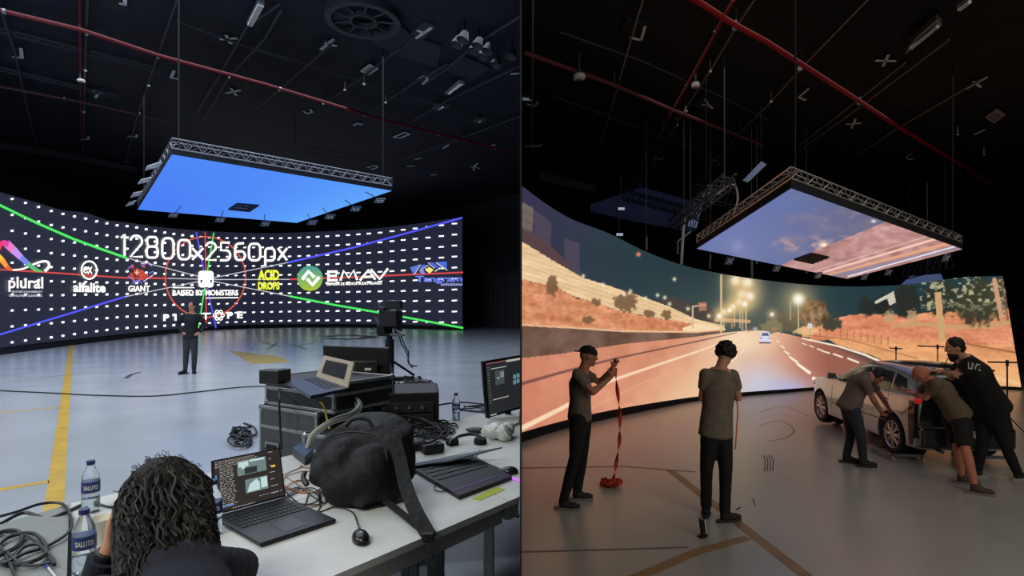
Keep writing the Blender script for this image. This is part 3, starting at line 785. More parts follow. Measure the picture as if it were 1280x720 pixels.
# round fan
fc = cz(454, 28, LZ-.25)
t = thing('ceiling_fan_vent', 'big round fan opening with a hub ring and spokes in the left ceiling', 'fan', fc)
fm = mat('fan_ring', (62, 66, 74), .6)
b = MB(); b.lathe([(.92, 0), (1.12, 0), (1.12, .25), (.92, .25), (.92, 0)], fc, (0, 0, 1), 40); b.build('outer_ring', fm, t)
b = MB(); b.lathe([(.34, 0), (.42, 0), (.42, .15), (.34, .15), (.34, 0)], fc, (0, 0, 1), 28); b.build('hub_ring', fm, t)
for i in range(9):
    a = math.radians(40*i+12); b = MB(); b.tube([fc+Vector((math.cos(a)*.4, math.sin(a)*.4, .06)), fc+Vector((math.cos(a)*.95, math.sin(a)*.95, .06))], .035, 5); b.build('spoke', fm, t)
for i in range(14):
    a = math.radians(360/14*i); R = Matrix.Rotation(a, 3, 'Z') @ Matrix.Rotation(.5, 3, 'X'); b = MB(); b.box(fc+Vector((math.cos(a)*.66, math.sin(a)*.66, .15)), (.5, .16, .012), R); b.build('blade', mat('fan_blade', (36, 38, 44), .6), t)
# duct running right from the fan
dm = mat('duct_grey', (50, 53, 60), .7)
for i, (pts, lb) in enumerate(((s4((470, 170), (600, 110), (640, 150), (560, 215)), 'grey duct panel between the fan and the T marked board'), (s4((560, 225), (640, 150), (760, 190), (740, 275)), 'larger grey duct panel right of the fan'), (s4((760, 285), (850, 230), (960, 280), (880, 330)), 'grey duct panel right of the Y marked board'))):
    b = MB(); b.slab([cz(*p, LZ-.08) for p in pts], .07); tag(b.build('duct_panel', dm), lb, 'duct')
# cable trays: faint ladders
def tray(p0, p1, z, label, w=.35, n=14, m=M_darkconduit):
    A = cz(*p0, z); B = cz(*p1, z); d = (B-A).normalized(); nn = Vector((-d.y, d.x, 0))*w/2
    t = thing('cable_tray', label, 'cable tray', A)
    for s in (-1, 1):
        b = MB(); b.box((A+B)/2+nn*s, ((B-A).length, .03, .07), d.to_track_quat('X', 'Z').to_matrix()); b.build('side_rail', m, t)
    for i in range(n+1):
        c = A+(B-A)*i/n; b = MB(); b.tube([c-nn, c+nn], .018, 4); b.build('rung', m, t)
tray((0, 38), (200, 88), LZ-.15, 'dark ladder cable tray under the long red pipe at the upper left')
tray((0, 86), (150, 122), LZ-.15, 'dark ladder cable tray above the short dull red pipe')
# detectors
def detector(u, v, z, label, r, m=M_whiteP, zc=None):
    c = cz(u, v, z); t = thing('smoke_detector', label, 'smoke detector', c)
    b = MB(); b.lathe([(0, -r*.35), (r*.5, -r*.3), (r*.9, -.02), (r, .03), (r*.8, .06), (0, .07)], c, (0, 0, 1), 20); b.build('body', m, t, smooth=True)
    b = MB(); b.lathe([(r*.38, -r*.42), (r*.3, -r*.3)], c, (0, 0, 1), 14); b.build('sensor', M_grey, t)
    b = MB(); b.tube([c+Vector((0, 0, .05)), Vector((c.x, c.y, zc))], .02, 5); b.build('stem', M_darkconduit, t)
detector(101.5, 101.5, LZ-.4, 'white dome detector on the vertical-looking red pipe', .13, zc=LZ)
for u, v, lb in ((107, 88, 'upper small knob on the thin conduit by the red pipe'), (186, 107, 'small knob on the conduit right of the Y marked board'), (105, 140, 'lower small knob on the thin conduit by the red pipe'), (482, 128, 'small white knob above the long red pipe, right of the vent'), (431, 112, 'small white knob above the long red pipe, left of the other'), (455, 105, 'pale knob just below the louvred vent')):
    c = cz(u, v, LZ-.3); b = MB(); b.ball(c, (.05, .05, .05), 10); b.tube([c, Vector((c.x, c.y, LZ))], .015, 5); tag(b.build('sensor_knob', M_whiteP, origin=c), lb, 'sensor')
# pale beam edge low at the left
b = MB(); b.tube([cz(-10, 178, LZ-.3), cz(80, 192, LZ-.3), cz(170, 210, LZ-.3)], .25, 4); tag(b.build('air_duct', mat('duct_dark', (44, 46, 50), .7)), 'long dark air duct low at the left, behind the conduits', 'duct')

# ================================================================ RIGHT LED WALL
RBs = ([600, 651, 700, 760, 820, 873, 920, 981, 1017, 1100, 1180, 1277, 1300], [570, 553, 538, 523.5, 511, 501, 496, 491, 488, 485.5, 485.5, 488, 490])
RSb = ([600, 651, 700, 760, 820, 873, 920, 981, 1017, 1100, 1180, 1277, 1300], [559, 541, 527, 513.5, 503, 495.5, 491, 486.5, 484, 482, 482, 484, 486])
RTs = ([600, 651, 680, 707, 764, 804, 850, 896, 970, 1036, 1128, 1214, 1254, 1290], [200, 231.5, 253, 270, 293, 313, 330.5, 341, 352, 357.5, 356, 346, 345, 344])
HR = EYE-ZR
def RY_(u): return HR*F/(smooth_interp(u, *RBs)-H0)
def lean(s): return 23*np.clip((s-1090)/187, 0, 1)**2
def RWgrid(S, T):
    s = 652.5+(1276.5-652.5)*S
    Y = RY_(s); vb = smooth_interp(s, *RSb); ut = s-lean(s); vt = smooth_interp(ut, *RTs)
    u = s+(ut-s)*T; v = vb+(vt-vb)*T
    return s, Y, u, v
def RWpt(S, T):
    s, Y, u, v = RWgrid(S, T)
    return np.stack([(u-U0)/F*Y, Y, EYE+(H0-v)/F*Y], 1)
# --- the night motorway picture, painted per point of the screen
def vnoise(x, y, seed=0):
    r = np.random.RandomState(seed); n = 64; g = r.rand(n, n)
    xi = np.floor(x).astype(int); yi = np.floor(y).astype(int); fx = x-xi; fy = y-yi
    fx = fx*fx*(3-2*fx); fy = fy*fy*(3-2*fy)
    a = g[xi % n, yi % n]; b = g[(xi+1) % n, yi % n]; c = g[xi % n, (yi+1) % n]; d = g[(xi+1) % n, (yi+1) % n]
    return (a*(1-fx)+b*fx)*(1-fy)+(c*(1-fx)+d*fx)*fy
def fbm(x, y, seed=0, o=4):
    s = 0; a = .5
    for i in range(o): s = s+a*vnoise(x*2**i, y*2**i, seed+i); a *= .5
    return s/(1-.5**o)
class Paint:
    def __init__(s, u, v, base):
        s.u, s.v = u, v; s.c = np.tile(np.array(base, float)[None], (len(u), 1))
    def mix(s, m, col):
        m = np.clip(m, 0, 1)[:, None]
        col = np.array(col, float)
        s.c = s.c*(1-m)+(col if col.ndim == 2 else col[None])*m
    def poly(s, pts, col, wob=0, ws=.1, seed=3):
        u, v = s.u, s.v
        if wob:
            u = u+wob*(fbm(s.u*ws, s.v*ws, seed)-.5)*2; v = v+wob*(fbm(s.u*ws+9, s.v*ws+5, seed+7)-.5)*2
        ins = np.zeros(len(u), bool); j = len(pts)-1
        for i in range(len(pts)):
            (xi, yi), (xj, yj) = pts[i], pts[j]
            with np.errstate(divide='ignore', invalid='ignore'):
                c = ((yi > v) != (yj > v)) & (u < (xj-xi)*(v-yi)/((yj-yi) or 1e-9)+xi)
            ins ^= c; j = i
        m = ins.astype(float); s.mix(m, col if np.ndim(col) == 1 else np.array(col)); return m
    def line(s, a, b, w0, w1, col, soft=.6, k=1.0):
        ax, ay = a; bx, by = b; dx, dy = bx-ax, by-ay; L2 = dx*dx+dy*dy
        t = np.clip(((s.u-ax)*dx+(s.v-ay)*dy)/L2, 0, 1)
        d = np.hypot(s.u-ax-t*dx, s.v-ay-t*dy); w = (w0+(w1-w0)*t)/2
        s.mix(k*np.clip((w-d)/soft+.5, 0, 1), col)
    def path(s, pts, w, col, soft=.6, k=1.0, w1=None):
        n = len(pts)-1; w1 = w if w1 is None else w1
        for i in range(n): s.line(pts[i], pts[i+1], w+(w1-w)*i/n, w+(w1-w)*(i+1)/n, col, soft, k)
    def blob(s, x, y, rx, ry, col, k=1.0, p=2.0, ns=0, seed=5):
        d = np.sqrt(((s.u-x)/rx)**2+((s.v-y)/ry)**2)
        if ns: d = d+ns*(fbm(s.u*.25, s.v*.25, seed)-.5)*2
        s.mix(k*np.exp(-(d**p)), col)
    def disc(s, x, y, rx, ry, col, k=1.0, ns=0, sc=.25, seed=5):
        d = np.sqrt(((s.u-x)/rx)**2+((s.v-y)/ry)**2)
        if ns: d = d+ns*(fbm(s.u*sc, s.v*sc, seed)-.5)*2
        s.mix(k*np.clip((1-d)*4, 0, 1), col)
def road_picture(S, T):
    s_, Y_, u, v = RWgrid(S, T)
    P = Paint(u, v, (40, 62, 66))
    n1 = fbm(u*.05, v*.05, 1); n2 = fbm(u*.2, v*.2, 21); n3 = fbm(u*.03+v*.05, v*.16-u*.03, 31, 5); n4 = fbm(u*.35, v*.45, 51, 3)
    # sky
    P.mix(np.clip((800-u)/150, 0, 1), (50, 46, 78)); P.mix(np.clip((u-880)/200, 0, 1)*.6, (30, 56, 62))
    P.blob(940, 395, 75, 38, (112, 112, 98), .6); P.blob(820, 330, 90, 30, (34, 52, 62), .5)
    # far buildings and dark slope at the left
    P.poly([(651, 252), (667, 260), (665, 312), (651, 300)], (112, 98, 92)); P.poly([(668, 262), (689, 278), (688, 318), (668, 306)], (74, 66, 84)); P.poly([(705, 298), (724, 304), (725, 345), (706, 338)], (72, 66, 84))
    for k in range(4): P.line((652, 264+k*10), (688, 278+k*10), 1, 1, (60, 54, 72), k=.5)
    P.poly([(651, 285), (680, 300), (700, 318), (722, 345), (651, 320)], (84, 62, 66), 2)
    P.poly([(800, 380), (840, 372), (870, 378), (902, 392), (905, 412), (830, 400)], (70, 64, 60), 2)
    # lit wall
    wt = [(651, 301), (690, 325), (728, 347), (789, 366), (836, 383), (870, 399), (905, 407)]
    hb = [(905, 411), (853, 403), (815, 396), (776, 389), (716, 370), (694, 358), (651, 350)]
    cw = np.array((240, 205, 160))[None]+(n3-.5)[:, None]*40-(((v-u*.33) % 5.5) < 1.2)[:, None]*np.array((16, 18, 20))
    P.mix(P.poly(wt+hb, (240, 205, 160)), cw)
    # dry slope
    bt = [(651, 406), (720, 410), (780, 414), (870, 415), (906, 412)]
    cs = np.array((216, 142, 102))[None]+((n2-.5)*55)[:, None]*np.array((1, .8, .6))+((n3-.5)*60)[:, None]+((n4-.5)*26)[:, None]
    P.mix(P.poly([(651, 350), (694, 358), (716, 370), (776, 389), (815, 396), (853, 403), (905, 411)]+bt[::-1], (200, 110, 70), 3, .15), cs)
    for x, y, rx, ry in ((690, 357, 8, 16), (782, 378, 17, 14), (833, 394, 6, 7), (745, 378, 7, 5), (812, 392, 8, 5), (735, 400, 10, 5)):
        P.disc(x, y, rx, ry, (112, 84, 56), .85, .5, .3)
    P.poly([(853, 410), (870, 404), (906, 410), (906, 414), (855, 415)], (250, 222, 178))
    # barrier
    P.poly(bt+[(905, 416), (870, 421), (780, 430), (703, 442), (651, 448)], np.array((112, 86, 72))+((n1-.5)*60)[:, None]*np.ones((1, 3)))
    P.path(bt, 2.2, (240, 190, 150))
    # road
    horizon = 413
    road = P.poly([(651, 448), (703, 442), (780, 430), (870, 421), (905, 416), (935, 413), (965, 413), (1003, 422), (1047, 432), (1090, 446), (1130, 470), (1200, 500), (1277, 520), (1277, 600), (651, 600)], (214, 142, 112))
    rc = np.array((216, 142, 112))[None]*np.ones((len(u), 1))+((n1-.5)*36)[:, None]
    def mixto(c, m): 
        nonlocal rc
        m = np.clip(m, 0, 1)[:, None]; rc = rc*(1-m)+np.array(c, float)[None]*m
    mixto((150, 92, 78), np.clip((u-970-(v-430)*.2)/60, 0, 1)*.95)
    mixto((243, 205, 165), np.exp(-((u-925+(v-430)*.9)/60)**2)*.8)
    mixto((205, 205, 218), np.exp(-((u-948)/42)**2-((v-485)/38)**2)*.95)
    mixto((175, 185, 235), np.exp(-((u-985)/28)**2-((v-487)/14)**2)*.8)
    mixto((250, 225, 190), np.exp(-((u-925)/30)**2-((v-425)/16)**2)*.9)
    mixto((200, 120, 98), np.clip((720-u)/70, 0, 1)*.5)
    mixto((92, 70, 68), np.clip((u-1020-(v-425)*2.0)/18, 0, 1)*np.clip((v-421)/8, 0, 1)*.9)
    P.mix(road, rc)
    # right verge
    vg = P.poly([(1003, 421), (1035, 424), (1047, 431), (1090, 444), (1130, 464), (1200, 495), (1277, 515), (1277, 380), (1003, 405)], (226, 160, 108))
    gc = np.array((228, 154, 106))[None]+((n3-.5)*70)[:, None]*np.array((1, .9, .75))+((n4-.5)*28)[:, None]
    gm = np.clip((v-425+(1200-u)*.1)/50, 0, 1)[:, None]*.7; gc = gc*(1-gm)+np.array((238, 186, 122))[None]*gm
    P.mix(vg, gc)
    P.poly([(1008, 428), (1022, 412), (1040, 400), (1062, 393), (1110, 392), (1180, 398), (1277, 396), (1277, 432), (1180, 428), (1060, 420)], np.array((222, 142, 104))[None]+((n3-.5)*60)[:, None]+((n4-.5)*36)[:, None], 2)
    P.path([(1010, 419), (1060, 424), (1110, 438), (1160, 452)], 1.2, (150, 96, 64), k=.7)
    for k in range(13): P.line((1008+k*8.5, 419+k*k*.10), (1008+k*8.5, 410+k*k*.07), 1.0, 1.0, (140, 88, 60), k=.7)
    P.path([(1115, 408), (1150, 405), (1200, 409), (1240, 407), (1277, 398)], 4, (205, 160, 110), 1.5, .9, 7)
    P.path([(1190, 426), (1225, 433), (1277, 442)], 2, (140, 90, 60), 1.5, .8)
    P.path([(1150, 450), (1200, 462), (1277, 480)], 5, (250, 215, 160), 4, .6)
    # markings
    P.path([(651, 480), (700, 466), (770, 448), (870, 427), (920, 416)], 4.2, (118, 76, 68), 1, .9, .8)
    P.path([(651, 536), (703, 510), (763, 476), (870, 440), (935, 417)], 6.5, (252, 222, 188), 1, .95, 1)
    P.path([(720, 520), (800, 480), (880, 450), (930, 425)], 2, (236, 178, 142), 2, .6, .6)
    W_ = (255, 238, 215)
    P.path([(1003, 423), (1047, 432.5), (1080, 443), (1108, 455)], 1.8, W_, .8, 1, 3)
    for a, b, w in (((1017, 473), (1032, 485), 4.5), ((997, 455), (1012, 466), 3.2), ((987, 446), (996, 452.5), 2.4), ((981, 439), (986, 442.5), 1.8), ((976, 432), (980, 435), 1.4), ((971, 426), (974, 428), 1.2)): P.line(a, b, w, w*1.2, W_)
    for a, b, w in (((1022, 436), (1029, 439), 1.6), ((1030, 439.5), (1037, 441.5), 1.7), ((1042, 442.5), (1053, 446.5), 1.9), ((1060, 448), (1073, 453), 2.2), ((1012, 432), (1017, 434), 1.3), ((1003, 429), (1008, 431), 1.2)): P.line(a, b, w, w, W_)
    for a, b in (((926, 442), (930, 437)), ((915, 452), (921, 446))): P.line(a, b, 1.3, 1.3, (255, 240, 215), k=.8)
    # trees
    P.disc(985, 402, 26, 14, (96, 92, 72), 1, .4, .3); P.disc(965, 408, 16, 9, (130, 122, 92), 1, .4, .3)
    tc = np.array((128, 98, 70))[None]+((n2-.5)*150)[:, None]
    d = np.sqrt(((u-1018)/21)**2+((v-394)/19)**2)+.5*(n2-.5)*2; P.mix(np.clip((1-d)*4, 0, 1), tc)
    P.disc(1040, 405, 14, 9, (70, 66, 56), 1, .4, .3); P.disc(1008, 414, 18, 6, (238, 190, 140), .9, .3)
    for x, y, rx, ry, c in ((1083, 383, 12, 13, (38, 46, 42)), (1103, 382, 14, 14, (34, 40, 36)), (1133, 376, 20, 24, (40, 44, 40)), (1176, 372, 26, 24, (46, 52, 44)), (1225, 378, 34, 30, (58, 60, 44)), (1255, 366, 16, 22, (62, 58, 44))):
        P.disc(x, y, rx, ry, c, 1, .35, .25)
    P.poly([(1093, 377), (1117, 364), (1120, 378), (1112, 382), (1109, 373), (1095, 380)], (206, 200, 182))
    nb = fbm(u*.2+2, v*.24, 77, 4); P.mix((((u > 1150) & (v < 388) & (u < 1262)) * np.clip((nb-.55)*9, 0, 1)), (176, 172, 138))
    P.mix(((u > 1165) & (v < 398) & (v > 378)) * np.clip((nb-.6)*9, 0, 1), (96, 92, 64))
    for x in (1140, 1112): P.disc(x, 396, 7, 9, (190, 160, 120), .8, .7, .5)
    P.poly([(1168, 366), (1176, 365), (1182, 425), (1174, 428)], (206, 166, 118)); P.poly([(1208, 392), (1217, 390), (1215, 406), (1206, 405)], (72, 56, 46))
    P.path([(1243, 350), (1247, 372), (1252, 396)], 6, (212, 160, 126), 1.5, .95); P.path([(1252, 350), (1256, 375), (1260, 400)], 2.5, (120, 84, 72), 1.5, .9)
    # bridge and sign
    P.poly([(893, 397), (938, 400), (938, 404), (893, 402)], (205, 160, 120)); P.path([(915, 398), (915, 410)], 1.5, (190, 150, 110))
    P.path([(866, 410), (866, 383), (874, 382)], 1.8, (214, 184, 160)); P.poly([(873, 378), (883, 378), (884, 388), (874, 389)], (170, 118, 96)); P.poly([(875, 380), (882, 380), (882, 383), (875, 383)], (205, 150, 126))
    # lamp posts and their light
    for x, y0, y1, w in ((901.5, 344, 415, 2.2), (928, 350, 412, 1.6), (932.5, 372, 413, 1.5), (918, 378, 408, 1.2), (905, 395, 410, 1.0), (925, 385, 410, 1.2), (998, 372, 412, 1.4), (988, 378, 400, 1.0)):
        P.line((x, y0), (x, y1), w, w, (216, 196, 150))
    for x, y, r in ((920, 351, 5.5), (934, 353.5, 5.5), (928, 369, 5), (937, 370.5, 4.5), (924, 378, 3.5), (916, 384, 3.5), (905, 390, 3), (899, 395, 3), (931, 380, 3), (912, 388, 2.5), (998, 374, 6.5), (965, 393, 2)):
        P.blob(x, y, r*3.2, r*3.2, (236, 200, 140), .6); P.blob(x, y, r*1.2, r*1.2, (255, 250, 232), 1, 3)
    for x, y in ((729, 345), (754, 356), (788, 364), (807, 373), (798, 318), (843, 349), (822, 369), (831, 372), (837, 380), (860, 386), (886, 395), (780, 368)):
        P.blob(x, y, 2.2, 2.4, (255, 240, 215), .95, 2)
    P.blob(798, 318, 2, 2, (255, 90, 60), .9)
    # vehicles on the road
    for x, y, c in ((936, 412, (120, 90, 90)), (944, 411, (210, 200, 200)), (968, 411, (200, 120, 100))): P.blob(x, y, 3, 2, c, .9)
    P.poly([(949, 427), (949.5, 420), (951.5, 414.5), (961, 414.5), (963, 420), (963.5, 427.5)], (214, 222, 245)); P.poly([(951.5, 420), (953, 416), (960, 416), (961.5, 420)], (96, 104, 130)); P.line((949.5, 428.5), (963, 428.5), 1.5, 1.5, (60, 60, 76)); P.blob(951, 422.5, 1.2, 1, (235, 90, 90)); P.blob(962, 422.5, 1.2, 1, (235, 90, 90))
    P.disc(1012.5, 407.5, 3.4, 3.6, (240, 240, 240)); P.disc(1012.5, 407.5, 2.0, 2.2, (190, 200, 205)); P.line((1012.5, 410), (1012.5, 420), 1, 1, (180, 150, 120))
    c = np.clip(P.c, 0, 255)/255.0
    c = c*(.965+.035*((np.floor(s_*.7)+np.floor(v*.7)) % 2))[:, None]
    return np.where(c <= .04045, c/12.92, ((c+.055)/1.055)**2.4)
wr = thing('video_wall', 'tall curved video wall showing a lit night motorway with hills and lamp posts', 'video wall', onz(960, 493, ZR))
grid_screen('screen_face', RWpt, 640, 250, road_picture, screen_mat('led_motorway', 1.0), wr)
mb = MB(); vs = []; fs = []; N = 90
for i in range(N):
    S = i/(N-1); b = Vector(RWpt(np.array([S]), np.array([0.0]))[0]); tp = Vector(RWpt(np.array([S]), np.array([1.0]))[0])
    d = Vector((b.x, b.y, 0)).normalized()
    b0 = Vector((b.x, b.y, ZR))
    vs += [b0-d*.0, b+Vector((0, 0, -.01)), b+d*.03, tp+d*.03, tp+d*.35, b0+d*.35]
for i in range(N-1):
    for k in range(6): fs.append((i*6+k, (i+1)*6+k, (i+1)*6+(k+1) % 6, i*6+(k+1) % 6))
fs += [tuple(range(6)), tuple((N-1)*6+k for k in range(6))[::-1]]
mb.add(vs, fs); mb.build('wall_frame', M_black, wr)

# ================================================================ RIGHT CEILING PANEL (hung sloping)
def PR(u, v, dh=0):
    V = (H0-v)/F; Y = (1.9+dh)/(V+.0786)
    return W(u, v, Y)
Qr = [(989, 235.5), (1203, 311.5), (1059, 348.5), (871, 311)]
R4 = [PR(*q) for q in Qr]
cpr = thing('ceiling_video_panel', 'large video panel with a dusk sky hung sloping in a truss frame', 'video panel', sum(R4, Vector())/4)
def sky_picture(s, t):
    A = [np.array(q, float) for q in Qr]
    w = npl([W(*q, float(PR(*q).y)) for q in Qr])(s, t); u = w[:, 0]/w[:, 1]*F+U0; v = H0-(w[:, 2]-EYE)/w[:, 1]*F
    P = Paint(u, v, (96, 112, 168)); n = fbm(u*.035+3, v*.07, 5, 5); n2 = fbm(u*.1+v*.05, v*.2-u*.02, 15, 4)
    P.mix(np.clip((u-930)/160, 0, 1)*.75, (96, 98, 122)); P.blob(985, 255, 30, 20, (88, 112, 172), .6)
    P.mix(np.clip((n-.5)*3, 0, 1)*np.clip((u-900)/90, 0, 1)*.5, (132, 124, 140)); P.mix(np.clip((n2-.62)*5, 0, 1)*np.clip((u-960)/60, 0, 1)*.35, (160, 150, 158))
    P.mix(np.clip((n2-.45)*4, 0, 1)*np.exp(-((u-1008)/32)**2-((v-304)/9)**2), (214, 160, 150)); P.blob(1029, 306, 7, 4.5, (255, 205, 170), .9); P.blob(1030, 306.5, 3.5, 2.5, (255, 240, 215), 1)
    P.blob(1092, 276.5, 3, 1.8, (255, 235, 225), 1); P.blob(922, 308, 9, 8, (150, 150, 196), .45)
    wm = P.poly([(1108, 277), (1203, 311.5), (1059, 348.5), (975, 332), (990, 325)], (182, 134, 130))
    wc = np.array((182, 136, 134))[None]+((n2-.5)*60)[:, None]+((n-.5)*40)[:, None]
    P.mix(wm, wc)
    P.mix(wm*np.clip(1-np.abs((v-345)+(u-1040)*.30)/26, 0, 1)*0.0, (0, 0, 0))
    lo = lambda c: (v-(348.5-(u-1059)*.257))  # distance above the far right edge
    P.line((1030, 340), (1172, 298), 2.5, 3, (238, 196, 178), 1); P.line((1038, 343), (1190, 303), 2.5, 4, (222, 160, 128), 1.5); P.line((1042, 346), (1196, 309), 5, 5, (140, 128, 150), 2)
    P.line((1060, 345.5), (1196, 307.5), 1.4, 1.6, (238, 232, 240), .6); P.line((1022, 338), (1160, 295), 1.2, 1.2, (215, 180, 170), .8)
    c = np.clip(P.c, 0, 255)/255.0
    return np.where(c <= .04045, c/12.92, ((c+.055)/1.055)**2.4)
grid_screen('screen', npl(R4), 300, 160, sky_picture, screen_mat('led_dusk_sky', 1.0), cpr)
nR = (R4[1]-R4[0]).cross(R4[3]-R4[0]).normalized()
if nR.z < 0: nR = -nR
mb = MB(); mb.slab([c+nR*.015 for c in R4], .10, nR); mb.build('panel_housing', M_black, cpr)
hq = [PR(*q)-nR*.03 for q in ((1014, 315.5), (1036.5, 320.5), (1015, 328.5), (992, 323.5))]
mb = MB(); mb.slab(hq, .03, nR); ha = mb.build('hatch', mat('hatch_dark', (14, 16, 18), .8), cpr)
mb = MB()
for k in range(4):
    a = hq[0]*(1-(k+.5)/4)+hq[3]*(k+.5)/4; b = hq[1]*(1-(k+.5)/4)+hq[2]*(k+.5)/4; mb.tube([a-nR*.01, b-nR*.01], .008, 4)
mb.build('hatch_bar', M_darkconduit, cpr)
M_trussR = mat('truss_bright', (175, 172, 165), .35, metal=.7)
upR = nR*.12; cenR = sum(R4, Vector())/4
truss(cpr, R4[0]+upR, R4[1]+upR, .13, .15, 16, M_trussR, cenR-(R4[0]+R4[1])/2, .012)
truss(cpr, R4[3]+upR, R4[0]+upR, .13, .15, 12, M_trussR, cenR-(R4[0]+R4[3])/2, .012)
truss(cpr, R4[2]+upR, R4[3]+upR, .13, .15, 12, M_trussR, cenR-(R4[2]+R4[3])/2, .012)
truss(cpr, R4[1]+upR, R4[2]+upR, .13, .15, 12, M_trussR, cenR-(R4[2]+R4[1])/2, .012)
mb = MB()
for c in R4:
    q = c*.93+cenR*.07; mb.tube([q+nR*.1, Vector((q.x, q.y, RZ))], .012, 5)
mb.build('suspension_rods', M_wire, cpr)
# marker boards below the panel's far edges
for i, ((u, v), lb) in enumerate((((912, 328), 'leftmost'), ((971, 338), 'second from the left'), ((1023, 347), 'third from the left'), ((1081, 349), 'fourth from the left'), ((1111, 343), 'fifth from the left'), ((1183, 324), 'rightmost'))):
    c = PR(u, v-7); c = Vector((c.x, c.y, c.z-.08)); t = thing('tracking_board', lb+' of the small boards hanging under the dusk sky panel', 'marker board', c, 'boards under the dusk sky panel')
    R = Matrix.Rotation(.5, 3, 'Z') @ Matrix.Rotation(.5, 3, 'X')
    b = MB(); b.box(c, (.2, .02, .16), R); b.build('board', M_boardL, t)
    for s in (-1, 1):
        b = MB(); b.box(c+R @ Vector((0, -.015, 0)), (.16, .006, .025), R @ Matrix.Rotation(s*.6, 3, 'Y')); b.build('tape_strip', M_whitetape, t)
    b = MB(); b.tube([c+Vector((0, 0, .05)), Vector((c.x, c.y, c.z+.35))], .008, 4); b.build('hanging_wire', M_wire, t)

# ================================================================ RIGHT CEILING FITTINGS
def s7(*p): return [(651+x/3.273, y/3.273) for x, y in p]
def s8(*p): return [(960+x/3.273, y/3.273) for x, y in p]
def s9(*p): return [(651+x/3.273, 220+y/3.273) for x, y in p]
ZP = RZ-.3
pipe('sprinkler_pipe', 'bright red thick sprinkler pipe crossing the right ceiling diagonally', [(850, -10), (869.5, 0), (915, 29), (960, 53.5), (1067, 122), (1123.5, 159), (1185, 196), (1240, 230)], ZP, .042, M_redpipeR, zc=RZ, brackets=[(920, 34), (1001, 85), (1075, 128), (1123, 160), (1164, 184)])
pipe('sprinkler_pipe', 'bright red thin pipe running down from the thick red pipe to the trusses', [(917, 0), (904.6, 21), (890, 50), (860, 104), (830, 157), (802, 208), (785.5, 236), (759.6, 284)], ZP+.08, .022, M_redpipeR, zc=RZ, brackets=[(894, 40), (858, 107), (829, 160), (806, 200)])
pipe('sprinkler_pipe', 'dull red pipe crossing the left part of the right ceiling below the others', [(655, 66), (668, 70), (724, 90), (770, 107), (840.5, 137.5), (920, 168), (953.5, 182)], ZP, .036, mat('dull_red_R', (120, 58, 60), .6), zc=RZ, brackets=[(768, 106), (857, 140), (925, 168)])
condR = [([(807, -12), (787, 55), (760, 150), (738, 220), (719, 274)], 'long grey conduit in the left part of the right ceiling, through the L marked board'),
 ([(948, -8), (920, 33.6), (887, 90), (856, 137), (808, 220), (764, 292)], 'long grey conduit right of the thin bright red pipe'),
 ([(1084, 0), (1001, 85.6), (960, 131), (923, 168), (879, 220), (808, 296)], 'long grey conduit from the top middle down to the left of the sloping panel'),
 ([(1131, 79), (1060, 135), (997, 183)], 'left one of two close conduits running down to the panel truss'),
 ([(1186, 50), (1080, 130), (1000, 188)], 'right one of two close conduits running down to the panel truss'),
 ([(1225, 100), (1123, 160), (1067, 197)], 'thin conduit ending above the right part of the sloping panel'),
 ([(666, -8), (665.5, 100), (665, 190)], 'upright looking conduit at the left edge of the right ceiling'),
 ([(700, 40), (800, 75), (900, 120), (960, 150)], 'faint thin conduit crossing above the dull red pipe'),
 ([(690, 120), (760, 145), (850, 180), (930, 215)], 'faint thin conduit crossing below the dull red pipe')]
for pts, lb in condR: pipe('conduit', lb, pts, RZ-.15, .016, M_conduit if 'faint' not in lb else M_darkconduit, 'conduit')
zM = RZ-.06
mR = lambda lb, st, brd=None: marker('', lb, st, zM, brd, .045, mat('board_R', (34, 35, 37), .85), RZ)
mR('white L on a dark board near the top left of the right ceiling', segs(s7((508, 110), (492, 166), (445, 155))), s7((410, 120), (430, 82), (520, 100), (505, 172)))
mR('white Y on a dark board right of the round detector', [tuple(s7((740, 432), (765, 428))), tuple(s7((765, 428), (755, 408))), tuple(s7((765, 428), (785, 445)))], s7((700, 430), (745, 388), (805, 420), (775, 468)))
mR('white Z shaped mark low on the conduit right of the thin red pipe', segs(s7((540, 658), (550, 645), (570, 655), (583, 650))))
mR('white L mark low on the third conduit', segs(s7((782, 655), (818, 662), (810, 676))))
mR('white mark on a dark board at the left edge of the right ceiling', segs(s7((22, 428), (60, 436), (68, 418))), s7((12, 415), (60, 400), (80, 430), (30, 445)))
mR('lowest white mark at the left edge of the right ceiling', segs(s7((18, 600), (80, 598), (84, 590))))
mR('white X near the upper right, left of the long pale lamp', [tuple(s8((440, 250), (522, 252))), tuple(s8((470, 272), (492, 228)))])
mR('white L between the thick red pipe and the third conduit', segs(s8((165, 365), (125, 400), (155, 412))))
mR('white X below the thick red pipe, above the sloping panel', [tuple(s8((318, 510), (382, 505))), tuple(s8((342, 526), (358, 488)))])
mR('white plus mark on the conduit at the right of the right ceiling', [tuple(s8((808, 366), (895, 318))), tuple(s8((842, 335), (870, 358)))])
mR('small white C mark above the right part of the sloping panel', segs(s8((590, 632), (566, 640), (574, 655), (598, 650))))
mR('dim white stroke at the right, below the white louvred vent', [tuple(s8((845, 552), (885, 532)))])
louvre(s8((895, 478), (935, 450), (965, 470), (925, 500)), 'small white louvred vent at the right of the right ceiling', z=RZ-.08, m=mat('louvre_R', (165, 150, 150), .6))
strip_lamp(s8((562, 222), (600, 165), (690, 84), (710, 106)), 'long pale tapered lamp at the upper right of the right ceiling', z=RZ-.2, tubes=1, zc=RZ, m=mat('lamp_shell_R', (120, 120, 118), .6))
